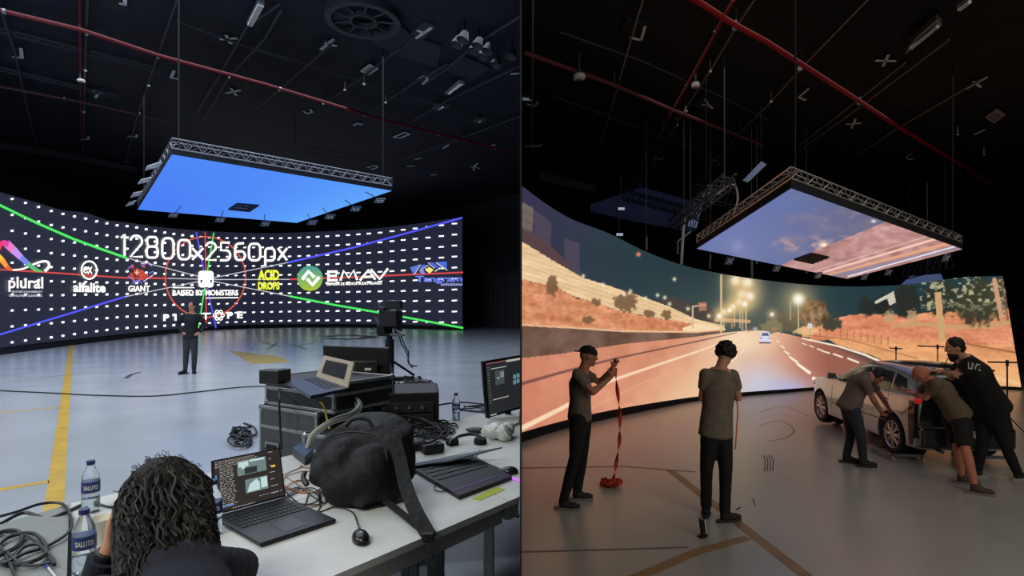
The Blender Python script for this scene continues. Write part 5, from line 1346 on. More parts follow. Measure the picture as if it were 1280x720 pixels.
# second laptop: beige bordered screen, standing on the upper case
zc2 = zt+.204
q0 = onz(408, 488, zc2); hL = onz(394, 474, zc2+.0); hR = onz(440, 484, zc2)
def at_z(u, v, z): return onz(u, v, z)
A_ = at_z(395, 474, zc2); B_ = at_z(434, 489, zc2); C_ = at_z(388, 499, zc2); D_ = at_z(355, 478, zc2)
t = thing('laptop', 'laptop with a beige framed dark screen standing on the upper flight case', 'laptop', (A_+B_+C_+D_)/4)
b = MB(); b.slab([D_, C_, B_, A_], .018); b.build('base', mat('laptop_blue', (40, 46, 66), .35, metal=.3), t)
Lt = [W(405, 444, A_.y+.04), W(442, 452.5, B_.y+.04), B_+Vector((0, 0, .02)), A_+Vector((0, 0, .02))]
Pq2, n2_, lo = lid(t, Lt, .008, mat('beige_lid', (176, 164, 146), .5), out=Vector((-.3, -1, .2)))
b = MB(); b.add([(Pq2[0]*(1-x)+Pq2[1]*x)*(1-y)+(Pq2[3]*(1-x)+Pq2[2]*x)*y+n2_*.002 for x, y in ((.14, .18), (.86, .14), (.86, .74), (.14, .78))], [(0, 1, 2, 3)]); b.build('dark_screen', mat('screen_off', (44, 48, 52), .25), t)
b = MB()
for i in range(12):
    for j in range(4):
        k0 = .1+i*.066; k1 = .12+j*.11
        p = (A_*(1-k0)+B_*k0)*(1-k1)+(D_*(1-k0)+C_*k0)*k1+Vector((0, 0, .0195)); b.box(p, (.014, .014, .003), Matrix.Rotation(.4, 3, 'Z'))
b.build('keyboard', M_keys, t, stuff=True)
# small black box on the case corner
c = at_z(344, 479, zc2); t = thing('adapter_box', 'small black box at the left corner of the upper flight case', 'device', c)
b = MB(); b.rbox(c+Vector((0, 0, .045)), (.15, .12, .09), .008, Matrix.Rotation(-.3, 3, 'Z')); b.build('body', M_blackplastic, t)
b = MB(); b.box(c+Vector((0, 0, .0915)), (.10, .07, .003), Matrix.Rotation(-.3, 3, 'Z')); b.build('top_plate', M_grey, t)
# rear monitor seen from behind
Ym = 4.3; t = thing('monitor', 'black monitor seen from behind on the equipment rack', 'monitor', W(448, 500, Ym))
mp = [W(404, 432.5, Ym), W(485, 435.5, Ym), W(484, 484, Ym), W(404, 480, Ym)]
b = MB(); b.slab(mp, .05, (0, 1, 0)); b.build('housing', M_blackplastic, t)
b = MB(); b.slab([W(u, v, Ym-.004) for u, v in ((405, 433), (485, 436), (485, 434.6), (405, 431.6))], .03, (0, 1, 0)); b.build('top_bezel', M_grey, t)
b = MB(); b.rbox(W(455, 462, Ym-.02), (.22, .05, .14), .01); b.build('rear_bulge', mat('black_plastic2', (24, 24, 27), .5), t)
b = MB(); b.slab([W(u, v, Ym-.048) for u, v in ((456, 463), (464, 463), (464, 460), (456, 460))], .002, (0, -1, 0)); b.build('white_label', M_whiteP, t)
for k in range(6):
    b = MB(); x = 459+k*3; b.slab([W(u, v, Ym-.047) for u, v in ((x, 456), (x+1.6, 456), (x+1.6, 452), (x, 452))], .002, (0, -1, 0)); b.build('vent_slot', M_black, t)
b = MB(); b.tube([W(474, 482, Ym+.02), W(475, 492, Ym+.02)], .022, 8); b.build('neck', M_blackmetal, t)
b = MB(); b.rbox(W(475, 493, Ym+.05), (.24, .18, .012), .004); b.build('foot', M_blackmetal, t)

# ---------------------------------------------------------------- right monitor with editor
bm_ = onz(611, 519, TZ); t = thing('monitor', 'black monitor with a dark interface cut off at the right of the tables', 'monitor', Vector((-.12, 4.30, TZ)))
Yl = 4.15
ms = [W(603, 452, Yl), W(650, 444, 4.32), W(650, 511, 4.32), W(609, 523, Yl)]
Pm = ms; nm = (Pm[1]-Pm[0]).cross(Pm[3]-Pm[0]).normalized(); nm = -nm if nm.y > 0 else nm
b = MB(); b.slab([p-nm*.03 for p in Pm], .03, nm); b.build('housing', M_blackplastic, t)
def mf(x, y, off=.001): return (Pm[0]*(1-x)+Pm[1]*x)*(1-y)+(Pm[3]*(1-x)+Pm[2]*x)*y+nm*off
b = MB(); ui_bars(b, lambda x, y: mf(x, y, .0012), [(.07, .04, 1, .96)]); b.build('screen', glow('ui_back2', (36, 38, 42), .9), t)
b = MB(); ui_bars(b, lambda x, y: mf(x, y, .002), [(.09, .045, .62, .065)]); b.build('title_bar', glow('ui_red', (140, 80, 84), .9), t)
b = MB(); ui_bars(b, lambda x, y: mf(x, y, .0022), [(.62, .045, 1, .085), (.2, .15, .62, .165), (.2, .70, .66, .715), (.1, .955, .28, .975)]); b.build('interface_bars', glow('ui_bar', (176, 180, 168), .9), t)
b = MB(); ui_bars(b, lambda x, y: mf(x, y, .0022), [(.3, .2, .55, .46)]); b.build('preview', glow('ui_prev', (70, 78, 78), .9), t)
b = MB(); ui_bars(b, lambda x, y: mf(x, y, .003), [(.44, .24, .54, .34), (.34, .32, .42, .36)]); b.build('preview_light', glow('ui_prev2', (130, 138, 134), .9), t)
b = MB(); ui_bars(b, lambda x, y: mf(x, y, .0022), [(.8, .34, .88, .42), (.9, .33, .98, .41), (.8, .44, .88, .52), (.9, .43, .98, .51)]); b.build('preset_buttons', glow('ui_teal', (96, 140, 150), .9), t)
b = MB(); ui_bars(b, lambda x, y: mf(x, y, .0022), [(.1, .12+k*.045, .16, .128+k*.045) for k in range(15)]); b.build('list_text', glow('ui_text2', (130, 130, 130), .9), t, stuff=True)
b = MB(); b.tube([Vector((-.10, 4.38, TZ+.012)), Vector((-.10, 4.36, TZ+.2))], .025, 8); b.build('neck', M_blackmetal, t)
b = MB(); b.rbox(Vector((-.14, 4.36, TZ+.009)), (.22, .2, .014), .005); b.build('foot', M_grey, t)
# papers / white box below it
c = onz(625, 528, TZ); b = MB(); b.slab([TB(*p) for p in ((610, 523), (634, 536), (649, 531), (649, 514))], .018); tag(b.build('white_box', mat('white_card', (200, 202, 200), .6)), 'flat white box on the table under the right monitor', 'box')

# ---------------------------------------------------------------- half closed laptop
L0, R0 = TB(511, 586), TB(606, 571); dn = Vector((.72, -.69, 0))
q = [TB(510, 586), TB(574, 625), TB(640, 600), TB(585, 570)]
t = thing('laptop', 'wide black laptop with painted purple reflection and its pale lid hanging open behind', 'laptop', sum(q, Vector())/4)
b = MB(); b.slab(q, .020); b.build('base', M_laptop, t)
b = MB()
for i in range(14):
    for j in range(5):
        x = .08+i*.063; y = .12+j*.11; p = (q[0]*(1-y)+q[1]*y)*(1-x)+(q[3]*(1-y)+q[2]*y)*x+Vector((0, 0, .0215)); b.box(p, (.020, .020, .003), Matrix.Rotation(.55, 3, 'Z'))
b.build('keyboard', M_keys, t, stuff=True)
b = MB(); e0, e1 = q[1]*.9+q[0]*.1, q[2]*.9+q[3]*.1; b.slab([e0+Vector((0, 0, .0205)), e0*.2+e1*.8+Vector((0, 0, .0205)), (e0*.2+e1*.8)*.96+q[3]*.04+Vector((0, 0, .0205)), e0*.96+q[0]*.04+Vector((0, 0, .0205))], .001); b.build('purple_reflection', glow('reflection_purple', (60, 20, 90), .6), t)  # emissive strip paints a purple reflection on the base
lidq = [q[0]+Vector((0, 0, .022)), q[3]+Vector((0, 0, .022)), W(628, 560.5, 3.05), W(522, 583, 2.62)]
lidq = [TB(512, 585, .022), W(560, 578, 2.95), W(628, 560.5, 3.08), W(585, 566, 3.3)]
lidq[3] = TB(560, 572, .022)
b = MB(); b.slab(lidq, .008); b.build('lid', mat('lid_pale', (126, 138, 148), .35, metal=.5), t)
# yellow-green cloth strip and purple light strip, phone, bag, headphones
b = MB(); b.slab([TB(*p) for p in ((590, 624), (600, 626), (632, 612), (620, 609))], .002); tag(b.build('sticky_note', mat('lime_paper', (168, 176, 50), .6)), 'lime green paper strip on the table in front of the wide black laptop', 'paper')
b = MB(); b.tube(spline([TB(620, 588, .008), TB(632, 594, .008), TB(644, 599, .008), TB(650, 600.5, .008)], 5), .004, 6); tag(b.build('glowing_cable', glow('purple_led', (205, 90, 245), 1.3)), 'glowing purple light strip at the right end of the table', 'light strip')
c = onz(637, 592, TZ); t = thing('computer_mouse', 'black mouse beside the glowing purple strip', 'mouse', c)
b = MB(); b.ball(c+Vector((0, 0, .012)), (.045, .035, .025), 16); b.v = [(min(x, -.006), y, max(z, TZ+.001)) for x, y, z in b.v]; b.build('shell', mat('mouse_black', (20, 20, 23), .3), t, smooth=True)
b = MB(); b.tube(spline([c+Vector((-.02, .02, .01)), TB(610, 580, .004), TB(595, 573, .004), TB(600, 562, .004)], 5), .0025, 5); b.build('cable', M_cable, t)
# over-ear headphones
c = onz(583, 560, TZ); t = thing('headphones', 'black headphones lying on the table behind the half closed laptop', 'headphones', c)
b = MB(); b.tube([TB(562, 555, .02)]+spline([TB(563, 552, .03), TB(575, 545, .045), TB(592, 543, .045), TB(606, 549, .03)], 5), .010, 6); b.build('headband', M_blackplastic, t)
for u, v in ((565, 556), (600, 555)):
    b = MB(); b.lathe([(0, 0), (.036, 0), (.042, .012), (.038, .034), (0, .038)], onz(u, v, TZ), (0.1, 0, 1), 20); b.build('ear_cup', M_rubber, t, smooth=True)
b = MB(); b.ball(onz(596, 541, TZ)+Vector((0, 0, .018)), (.085, .035, .018), 14, Matrix.Rotation(-.3, 3, 'Z')); tag(b.build('eyewear_case', M_blackplastic, smooth=True), 'small black oval case behind the headphones', 'case')
# crumpled plastic bag
t = thing('plastic_bag', 'crumpled white plastic bag at the right end of the tables', 'bag', Vector((-.11, 3.62, TZ)))
shell('bag_film', [Vector((-.17, 3.62, TZ+.05)), Vector((-.11, 3.58, TZ+.045)), Vector((-.20, 3.70, TZ+.04)), Vector((-.10, 3.68, TZ+.05))], [(.055, .07, .05), (.05, .06, .06), (.06, .06, .04), (.06, .07, .045)], .006, mat('bag_film', (205, 208, 206), .35), t, 2, .018, 30, cut=TZ+.001)
c = onz(540, 0, TZ) if False else None
# phone at top of lid & black pouch area
# ---- cable tangles
def tangle(cu_, cv_, ru, rv, n, z, name, label, r=.0045, seed=1, m=M_cable, zs=.03, loops=2.2):
    rg = random.Random(seed); o = onz(cu_, cv_, z); t = thing(name, label, 'cables', o)
    for i in range(n):
        a0 = rg.uniform(0, 6.28); pts = []; k = 12
        du, dv = rg.uniform(-.5, .5)*ru, rg.uniform(-.5, .5)*rv; s1, s2 = rg.uniform(.35, .9), rg.uniform(.35, .9)
        for j in range(k):
            a = a0+j/(k-1)*6.28*loops/2*rg.uniform(.8, 1.2); pts.append(onz(cu_+du+ru*s1*math.cos(a), cv_+dv+rv*s2*math.sin(a), z)+Vector((0, 0, r+rg.random()*zs)))
        b = MB(); b.tube(spline(pts, 4), r, 5); b.build('cable', m, t)
lc = lambda P, z=.008: [TB(u, v, z+.004*(i % 3)) for i, (u, v) in enumerate(P)]
t = thing('cable_coil', 'loose black cable loops on the grey table at the lower left', 'cables', TB(30, 690))
for r_c, P in ((.006, [(-10, 648), (20, 640), (50, 630), (75, 629), (86, 640), (88, 662), (60, 682), (30, 692), (5, 705)]), (.008, [(-10, 672), (5, 664), (22, 664), (28, 672), (20, 684), (0, 694), (-10, 700)]), (.007, [(-10, 690), (10, 672), (35, 666), (50, 672), (58, 690), (40, 702), (10, 706), (-10, 700)]), (.006, [(15, 700), (30, 684), (48, 681), (60, 694), (68, 706)]), (.005, [(0, 664), (30, 668), (52, 684), (66, 702), (30, 706), (8, 690)]), (.005, [(-10, 668), (10, 700), (20, 724)])):
    b = MB(); b.tube(spline(lc(P), 6), r_c, 6); b.build('cable', mat('dark_grey_cable', (30, 31, 34), .5), t)
tangle(525, 540, 38, 14, 12, TZ, 'cable_pile', 'tangled black cables on the table behind the backpack', .006, 8, zs=.03)
tangle(560, 610, 22, 14, 3, TZ, 'cable_coil', 'thin dark cable loop before the wide black laptop', .003, 12, mat('purple_cable', (38, 22, 52), .5), .006)
tangle(520, 500, 22, 14, 14, TZ+.02, 'cable_pile', 'dense black cable bundle right of the equipment rack', .010, 21, zs=.10)
tangle(305, 548, 18, 12, 6, 0, 'cable_coil', 'black cable loops on the floor left of the flight cases', .012, 4, zs=.05)
tangle(610, 514, 32, 5, 4, TZ, 'cable_run', 'thin black cables between the lone bottle and the monitor', .005, 31, zs=.01)
tangle(400, 610, 42, 20, 3, TZ, 'cable_loop', 'thin orange and black cable loops between the laptop and backpack', .0025, 41, mat('orange_cable', (150, 100, 70), .5), .004)
tangle(372, 626, 36, 15, 3, TZ, 'cable_loop', 'thin black cable loops just right of the open laptop', .0025, 43, M_cable, .004)
# wall of cables in front of the rack
def cables(name, label, lists, r, m, org):
    t = thing(name, label, 'cables', org)
    for P in lists: b = MB(); b.tube(spline([W(*p) for p in P], 6), r, 6); b.build('cable', m, t)
cables('cable_bunch', 'thick pale grey cables arching down from the rack to the small case', [[(444, 495, 3.8), (449, 506, 3.55), (440, 516, 3.4), (420, 523, 3.3), (402, 533, 3.25), (389, 545, 3.22), (384, 560, 3.2)], [(447, 497, 3.8), (451, 509, 3.55), (441, 520, 3.4), (418, 527, 3.3), (400, 538, 3.25), (388, 550, 3.22), (382, 566, 3.2)], [(442, 500, 3.8), (446, 511, 3.55), (432, 520, 3.4), (412, 528, 3.3), (395, 540, 3.25), (386, 556, 3.22)]], .012, mat('pale_cable', (168, 170, 160), .5), W(418, 560, 3.3))
cables('patch_cable', 'thin yellow cable hanging down the front of the upper flight case', [[(400, 502, 3.6), (405, 508, 3.5), (408, 520, 3.45), (410, 530, 3.42), (412, 536, 3.4)]], .006, mat('yellow_cable', (205, 185, 50), .5), W(410, 536, 3.4))
cables('patch_cable', 'thin dark cable hanging over the left part of the flight cases', [[(349, 482, 3.95), (349, 500, 3.72), (350, 530, 3.70), (352, 562, 3.66)]], .007, M_cable, W(352, 562, 3.66))
cables('cable_run', 'black cables trailing from behind the backpack over the table', [[(505, 520, 3.9), (530, 525, 3.75), (552, 540, 3.6), (540, 552, 3.2), (515, 556, 3.1)], [(500, 510, 4.0), (535, 508, 4.4), (575, 503, 4.75), (612, 506, 4.6)], [(505, 535, 3.6), (540, 528, 3.8), (548, 538, 3.6), (520, 545, 3.3), (500, 552, 3.2)]], .007, M_cable, W(520, 545, 3.4))
cables('floor_cable', 'black cable looping on the floor by the camera pedestal wheels', [[(505, 470, 9.1), (540, 478, 9.2), (545, 488, 9.0), (520, 492, 9.0), (500, 486, 9.0)]], .012, M_cable, W(520, 490, 9.1))
# black power brick pile and blue adapter
for u, v, w_, lb in ((515, 563, .16, 'black power brick in the cable tangle, nearest the backpack'), (540, 566, .13, 'black power brick right of the one nearest the backpack')):
    c = onz(u, v, TZ); b = MB(); b.rbox(c+Vector((0, 0, .03)), (w_, .09, .055), .012, Matrix.Rotation(.5, 3, 'Z')); tag(b.build('power_brick', M_blackplastic), lb, 'power adapter')
q = [TB(366, 570), TB(381, 582), TB(392, 572), TB(378, 562)]; t = thing('external_drive', 'flat blue grey box on the table left of the backpack', 'device', sum(q, Vector())/4)
b = MB(); b.slab(q, .045); b.build('body', mat('drive_dark', (30, 36, 48), .4), t); b = MB(); cq = sum(q, Vector())/4; b.slab([p*.96+cq*.04+Vector((0, 0, .0455)) for p in q], .002); b.build('top_plate', mat('drive_blue', (74, 96, 130), .35), t)
# pen
t = thing('pen', 'blue capped clear pen on the lower left table edge', 'pen', TB(66, 716)); A = TB(56, 704, .005); B = TB(72, 724, .005)
b = MB(); b.tube([A+(B-A)*.25, B], .0038, 8); b.build('barrel', mat('pen_clear', (200, 205, 215), .2), t); b = MB(); b.tube([A, A+(B-A)*.3], .0048, 8); b.build('cap', mat('pen_blue', (40, 60, 170), .35), t)
# black strap hanging below the table at right
cables('dark_strap', 'black strap end hanging under the table at its right end', [[(628, 636, 2.9), (640, 642, 2.9), (649, 646, 2.9)]], .008, M_cable, W(640, 642, 2.9))
# small strip lying left: cable over bottle
cables('table_cable', 'thick black cable running behind the two left bottles', [[(0, 655, 2.2), (30, 641, 2.3), (58, 648, 2.28), (80, 641, 2.3), (104, 630, 2.4)], [(122, 630, 2.42), (134, 634, 2.38), (148, 634, 2.36)]], .007, M_cable, TB(70, 645))

# ---------------------------------------------------------------- camera on its pedestal
Yc = 8.6; zb = onz(490, 479, 0); Yc = 1.587*F/(473-H0) if False else 11.0
Yc = 1.587*F/(487-H0)*.0+10.6
cc = lambda u, v, dy=0: W(u, v, Yc+dy)
t = thing('studio_camera', 'studio camera rig on a wheeled pedestal behind the rear monitor', 'camera', Vector((cc(487, 480).x, Yc, 0)))
b = MB(); b.tube([cc(487, 476), cc(487, 424)], .085, 10); b.tube([cc(487, 440), cc(487, 405)], .055, 10); b.build('column', M_blackmetal, t)
hubs = []
for k, (u, v, dy) in enumerate(((518, 466, .1), (466, 462, .9), (492, 472, -.7))):
    p = cc(u, v, dy); p.z = .16
    b = MB(); b.tube([Vector((cc(487, 0).x, Yc, .24)), p+Vector((0, 0, .08))], .05, 8); b.tube([Vector((cc(487, 0).x, Yc, .62)), p+Vector((0, 0, .14))], .025, 6); b.build('pedestal_arm', M_blackmetal, t)
    for s in (-1, 1):
        w_ = MB(); w_.lathe([(.03, -.03), (.12, -.03), (.14, -.015), (.14, .015), (.12, .03), (.03, .03)], Vector((p.x+s*.09, p.y, .141)), (1, .3, 0), 18); wh = w_.build('wheel', M_rubber, t)
        w_ = MB(); w_.lathe([(.0, -.034), (.06, -.034), (.06, .034), (0, .034)], Vector((p.x+s*.09, p.y, .141)), (1, .3, 0), 14); w_.build('wheel_hub', M_grey, wh)
b = MB(); b.rbox(cc(489, 398), (.34, .5, .30), .03); b.build('camera_body', M_blackplastic, t)
b = MB(); b.lathe([(.10, 0), (.12, .1), (.13, .3), (.15, .34), (.13, .34), (.0, .3)], cc(487, 396, .2), (0, 1, 0), 18); b.build('lens', M_blackmetal, t)
b = MB(); b.rbox(cc(493, 381, -.1), (.28, .2, .16), .02); b.rbox(cc(478, 388, -.2), (.12, .1, .12), .02); b.build('viewfinder', M_blackplastic, t)
b = MB(); b.rbox(cc(478, 412), (.16, .3, .2), .02); b.rbox(cc(498, 408), (.1, .26, .26), .02); b.rbox(cc(487, 418), (.36, .3, .06), .01); b.build('pan_head', M_blackmetal, t)
b = MB(); b.tube([cc(470, 418), cc(498, 418, -.2), cc(505, 419, -.4)], .025, 6); b.tube([cc(505, 419, -.4), cc(492, 410, -.1)], .02, 6); b.tube([cc(462, 416), cc(478, 410)], .02, 6); b.build('pan_bar', M_grey, t)
b = MB()
for i, P in enumerate(([(499, 418, -.2), (502, 430, 0), (509, 442, 0), (512, 455, 0), (521, 458, .1)], [(501, 418, -.2), (506, 432, 0), (511, 441, 0), (510, 452, 0), (516, 460, .1)])):
    b.tube(spline([cc(*p) for p in P], 5), .012, 5)
b.build('cable', M_cable, t)
b = MB(); b.tube([cc(482, 392), cc(474, 380), cc(480, 376)], .02, 6); b.tube([cc(492, 380), cc(498, 376), cc(497, 384)], .02, 6); b.tube([cc(470, 396), cc(474, 404)], .03, 6); b.build('cage_rod', M_grey, t)
# ================================================================ PEOPLE
def V3(p): return Vector(p)
def frame(up, fwd):
    up = V3(up).normalized(); fwd = V3(fwd); fwd = (fwd-up*fwd.dot(up)).normalized(); rt = fwd.cross(up).normalized()
    return Matrix((rt, fwd, up)).transposed()
def chain(mb, pts, rads, fwd, n=5, seg=14):
    """overlapping ellipsoids between points; rads are (side, depth, height) tuples"""
    for i in range(len(pts)-1):
        a, b = V3(pts[i]), V3(pts[i+1]); up = (b-a).normalized(); R = frame(up, fwd)
        for k in range(n+1):
            t = k/n; r = [rads[i][j]*(1-t)+rads[i+1][j]*t for j in range(3)]; mb.ball(a*(1-t)+b*t, r, seg, R)
def cap(mb, a, b, r0, r1, n=12, ends=(1, 1)):
    a, b = V3(a), V3(b); mb.tube([a, b], [r0, r1], n)
    if ends[0]: mb.ball(a, (r0,)*3, n)
    if ends[1]: mb.ball(b, (r1,)*3, n)
def remesh(mb, voxel, it=3, amp=0, ns=10, fac=.5):
    me = mb.mesh(); o = bpy.data.objects.new('tmp', me); COL.objects.link(o)
    md = o.modifiers.new('r', 'REMESH'); md.mode = 'VOXEL'; md.voxel_size = voxel
    if it: s = o.modifiers.new('s', 'SMOOTH'); s.factor = fac; s.iterations = it
    dg = bpy.context.evaluated_depsgraph_get(); me2 = bpy.data.meshes.new_from_object(o.evaluated_get(dg))
    bpy.data.objects.remove(o); bpy.data.meshes.remove(me)
    if amp:
        n = len(me2.vertices); co = np.empty(n*3, np.float32); me2.vertices.foreach_get('co', co); co = co.reshape(-1, 3)
        no = np.empty(n*3, np.float32); me2.vertices.foreach_get('normal', no); no = no.reshape(-1, 3)
        k = (fbm(co[:, 0]*ns+co[:, 2]*ns*.6+50, co[:, 1]*ns-co[:, 2]*ns*.7+50, 8)-.5)*2
        co = co+no*(k*amp)[:, None]; me2.vertices.foreach_set('co', co.astype(np.float32).ravel()); me2.update()
    return me2
def hand(mb, w, d, nrm, s=1.0, curl=.6, side=1, grip=None):
    """w wrist, d pointing direction, nrm palm normal; fingers curl towards the palm normal"""
    d = V3(d).normalized(); nrm = V3(nrm); nrm = (nrm-d*nrm.dot(d)).normalized(); sd = d.cross(nrm)*side
    pc = V3(w)+d*.05*s; R = Matrix((sd, nrm, d)).transposed()
    mb.ball(pc, (.040*s, .017*s, .050*s), 12, R); cap(mb, w, pc, .024*s, .026*s, 10)
    for k, (o, L) in enumerate(((-.028, .072), (-.010, .082), (.009, .078), (.026, .062))):
        p = pc+sd*o*s+d*.040*s; q = d; a = 0; c_ = curl*(1+.12*k)
        for j, f in enumerate((.42, .33, .25)):
            a += c_*(.7 if j == 0 else 1); q = d*math.cos(a)+nrm*math.sin(a); p2 = p+q*L*f*s; cap(mb, p, p2, .0092*s, .0082*s, 8); p = p2
    p = pc-sd*.030*s-d*.012*s; q1 = (d*.6-sd*.75+nrm*.35).normalized(); p2 = p+q1*.036*s; cap(mb, p, p2, .0115*s, .0105*s, 8)
    q2 = (d*.8-sd*.1+nrm*.6).normalized(); cap(mb, p2, p2+q2*.030*s, .0102*s, .0085*s, 8)
def person(name, label, base, J, fwd, head_f, s=1.0, voxel=.010, shirt=None, pants=None, shoes=None, skin=None, shorts=False, sleeve=.62, collar=False, hair=None, beard=None, capm=None, hands=None, long_sleeve=False, bulk=1.0, shirt_len=0.0, bald=False, sit=False):
    """J: pel, che, nek, hea; shL, elL, wrL, shR..., hiL, knL, anL, ... ; toe directions tL, tR"""
    t = thing(name, label, 'person', base)
    J = {k: V3(v) for k, v in J.items()}; fwd = V3(fwd).normalized(); hf = V3(head_f).normalized(); k = s; skin = skin or M_skin
    spine_up = (J['nek']-J['pel']).normalized()
    # ---- body: one continuous skin
    b = MB(); B_ = bulk
    chain(b, [J['pel'], (J['pel']+J['che'])/2, J['che'], J['nek']-spine_up*.05*k], [(.145*k*B_, .10*k*B_, .10*k), (.125*k*B_, .09*k*B_, .09*k), (.15*k*B_, .105*k*B_, .10*k), (.12*k*B_, .07*k*B_, .05*k)], fwd)
    cap(b, J['nek']-spine_up*.05*k, J['hea']-(J['hea']-J['nek'])*.2, .058*k, .054*k)
    hup = (J['hea']-J['nek']).normalized(); hup = (hup*.5+Vector((0, 0, 1))*.5).normalized() if not bald else (hup*.7+Vector((0, 0, 1))*.3).normalized()
    RH = frame(hup, hf); H = J['hea']; hd = lambda x, y, z: H+RH @ Vector((x*k, y*k, z*k))
    b.ball(hd(0, -.008, .015), (.076*k, .094*k, .098*k), 18, RH); b.ball(hd(0, .022, -.045), (.056*k, .064*k, .068*k), 16, RH)
    cap(b, hd(0, .088, .018), hd(0, .104, -.018), .010*k, .014*k, 8); b.ball(hd(0, .085, -.058), (.024*k, .012*k, .010*k), 8, RH); b.ball(hd(0, .070, -.090), (.026*k, .020*k, .018*k), 8, RH)
    for x in (-1, 1): b.ball(hd(x*.078, -.005, -.008), (.010*k, .020*k, .032*k), 8, RH)
    for sd in 'LR':
        sh, el, wr = J['sh'+sd], J['el'+sd], J['wr'+sd]
        b.ball(sh, (.055*k*B_,)*3, 12); cap(b, sh, el, .047*k*B_, .037*k, 12); cap(b, el, el*.35+wr*.65, .040*k, .030*k, 12); cap(b, el*.35+wr*.65, wr, .030*k, .023*k, 10)
        cap(b, J['che']+(J['nek']-J['che'])*.45, sh, .065*k, .05*k, 12)
        hdn = (hands or {}).get(sd)
        if hdn: hand(b, wr, hdn[0], hdn[1], k, hdn[2], hdn[3] if len(hdn) > 3 else 1)
        hi, kn, an = J['hi'+sd], J['kn'+sd], J['an'+sd]
        cap(b, hi, kn, .082*k*B_, .053*k, 14); cap(b, kn, kn*.6+an*.4, .055*k, .056*k, 12); cap(b, kn*.6+an*.4, an, .054*k, .036*k, 12)
        td = J['t'+sd].normalized(); cap(b, an-Vector((0, 0, .03*k)), an-Vector((0, 0, .045*k))+td*.14*k, .036*k, .026*k, 10)
    body = finish(remesh(b, voxel, 3), 'body', skin, t, smooth=True)
    # ---- eyes, brows, mouth
    for x in (-1, 1):
        e = MB(); e.ball(hd(x*.031, .078, .006), (.0135*k, .010*k, .010*k), 10, RH); ey_ = e.build('eye', mat('eye_white', (215, 210, 205), .3), t, smooth=True)
        e = MB(); e.ball(hd(x*.031, .0865, .006), (.006*k, .003*k, .006*k), 8, RH); e.build('iris', mat('iris', (40, 26, 18), .3), ey_)
        e = MB(); e.tube([hd(x*.016, .090, .026), hd(x*.032, .091, .030), hd(x*.048, .080, .024)], .0045*k, 6); e.build('eyebrow', M_hair, t)
    e = MB(); e.tube([hd(-.022, .090, -.058), hd(0, .098, -.057), hd(.022, .090, -.058)], .004*k, 6); e.build('lips', mat('lips', (150, 84, 76), .5), t)
    # ---- shirt
    if shirt:
        b = MB(); g_ = .018*k
        low = J['pel']-spine_up*shirt_len
        chain(b, [low, (J['pel']+J['che'])/2, J['che'], J['nek']-spine_up*.045*k], [(.178*k*B_, .140*k*B_, .05*k), (.156*k*B_, .118*k*B_, .08*k), (.172*k*B_, .128*k*B_, .09*k), (.105*k*B_, .080*k*B_, .03*k)], fwd, 7, 18)
        if collar: b.ball(J['nek']-spine_up*.04*k, (.118*k, .112*k, .085*k), 14)
        for sd in 'LR':
            sh, el, wr = J['sh'+sd], J['el'+sd], J['wr'+sd]
            cap(b, J['che']+(J['nek']-J['che'])*.45, sh, .082*k*B_, .066*k*B_, 14); 
            if long_sleeve: cap(b, sh, el, .066*k*B_, .052*k, 14); cap(b, el, wr, .052*k, .036*k, 14, (1, 0))
            else: cap(b, sh, sh.lerp(el, sleeve), .066*k*B_, .060*k*B_, 14, (1, 0))
        finish(remesh(b, voxel*1.1, 3, .006*k, 9), 'jumper' if long_sleeve else 'shirt', shirt, t, smooth=True)
    # ---- trousers
    if pants:
        b = MB(); R = frame(spine_up, fwd)
        chain(b, [J['pel']*.5+(J['hiL']+J['hiR'])*.25, J['pel']+spine_up*.05*k], [(.155*k*B_, .118*k*B_, .09*k), (.155*k*B_, .112*k*B_, .05*k)], fwd, 4, 18)
        for sd in 'LR':
            hi, kn, an = J['hi'+sd], J['kn'+sd], J['an'+sd]
            if shorts: cap(b, hi, hi.lerp(kn, .92), .105*k*B_, .085*k, 16, (1, 0))
            else: cap(b, hi, kn, .098*k*B_, .066*k, 16); cap(b, kn, an+(kn-an).normalized()*.01, .066*k, .052*k, 16, (1, 0))
        finish(remesh(b, voxel*1.1, 3, .007*k, 8), 'shorts' if shorts else 'trousers', pants, t, smooth=True)
    # ---- shoes
    for sd in 'LR':
        an = J['an'+sd]; td = J['t'+sd].normalized(); sdv = td.cross(Vector((0, 0, 1))); R = Matrix((sdv, td, Vector((0, 0, 1)))).transposed()
        fl = an.z-.085*k   # sole level
        th = J.get('h'+sd, Vector((0, 0, 0)))
        b = MB(); p = Vector((an.x, an.y, fl))
        b.ball(p+td*.02*k+Vector((0, 0, .055*k)), (.046*k, .075*k, .055*k), 12, R); b.ball(p+td*.10*k+Vector((0, 0, .04*k)), (.048*k, .09*k, .038*k), 12, R); b.ball(p+Vector((0, 0, .09*k)), (.044*k, .052*k, .05*k), 12, R)
        b.v = [(x, y, max(z, fl+.018*k)) for x, y, z in b.v]
        so = finish(remesh(b, .009*k, 2), 'shoe', shoes[0], t, smooth=True)
        q = MB(); N = 18; ring = [p+td*(.045*k)+sdv*(.049*k*math.sin(a))*(1 if math.cos(a) > 0 else .86)+td*(.145*k*math.cos(a)) for a in [2*math.pi*i/N for i in range(N)]]
        q.slab([Vector((c_.x, c_.y, fl)) for c_ in ring], .024*k); q.build('sole', shoes[1], so)
    # ---- hair
    if hair == 'short':
        b = MB(); b.ball(hd(0, -.020, .030), (.083*k, .096*k, .094*k), 16, RH); b.ball(hd(0, -.05, -.02), (.072*k, .060*k, .070*k), 14, RH)
        finish(remesh(b, .010*k, 1, .006*k, 45), 'hair', M_hair, t, smooth=True)
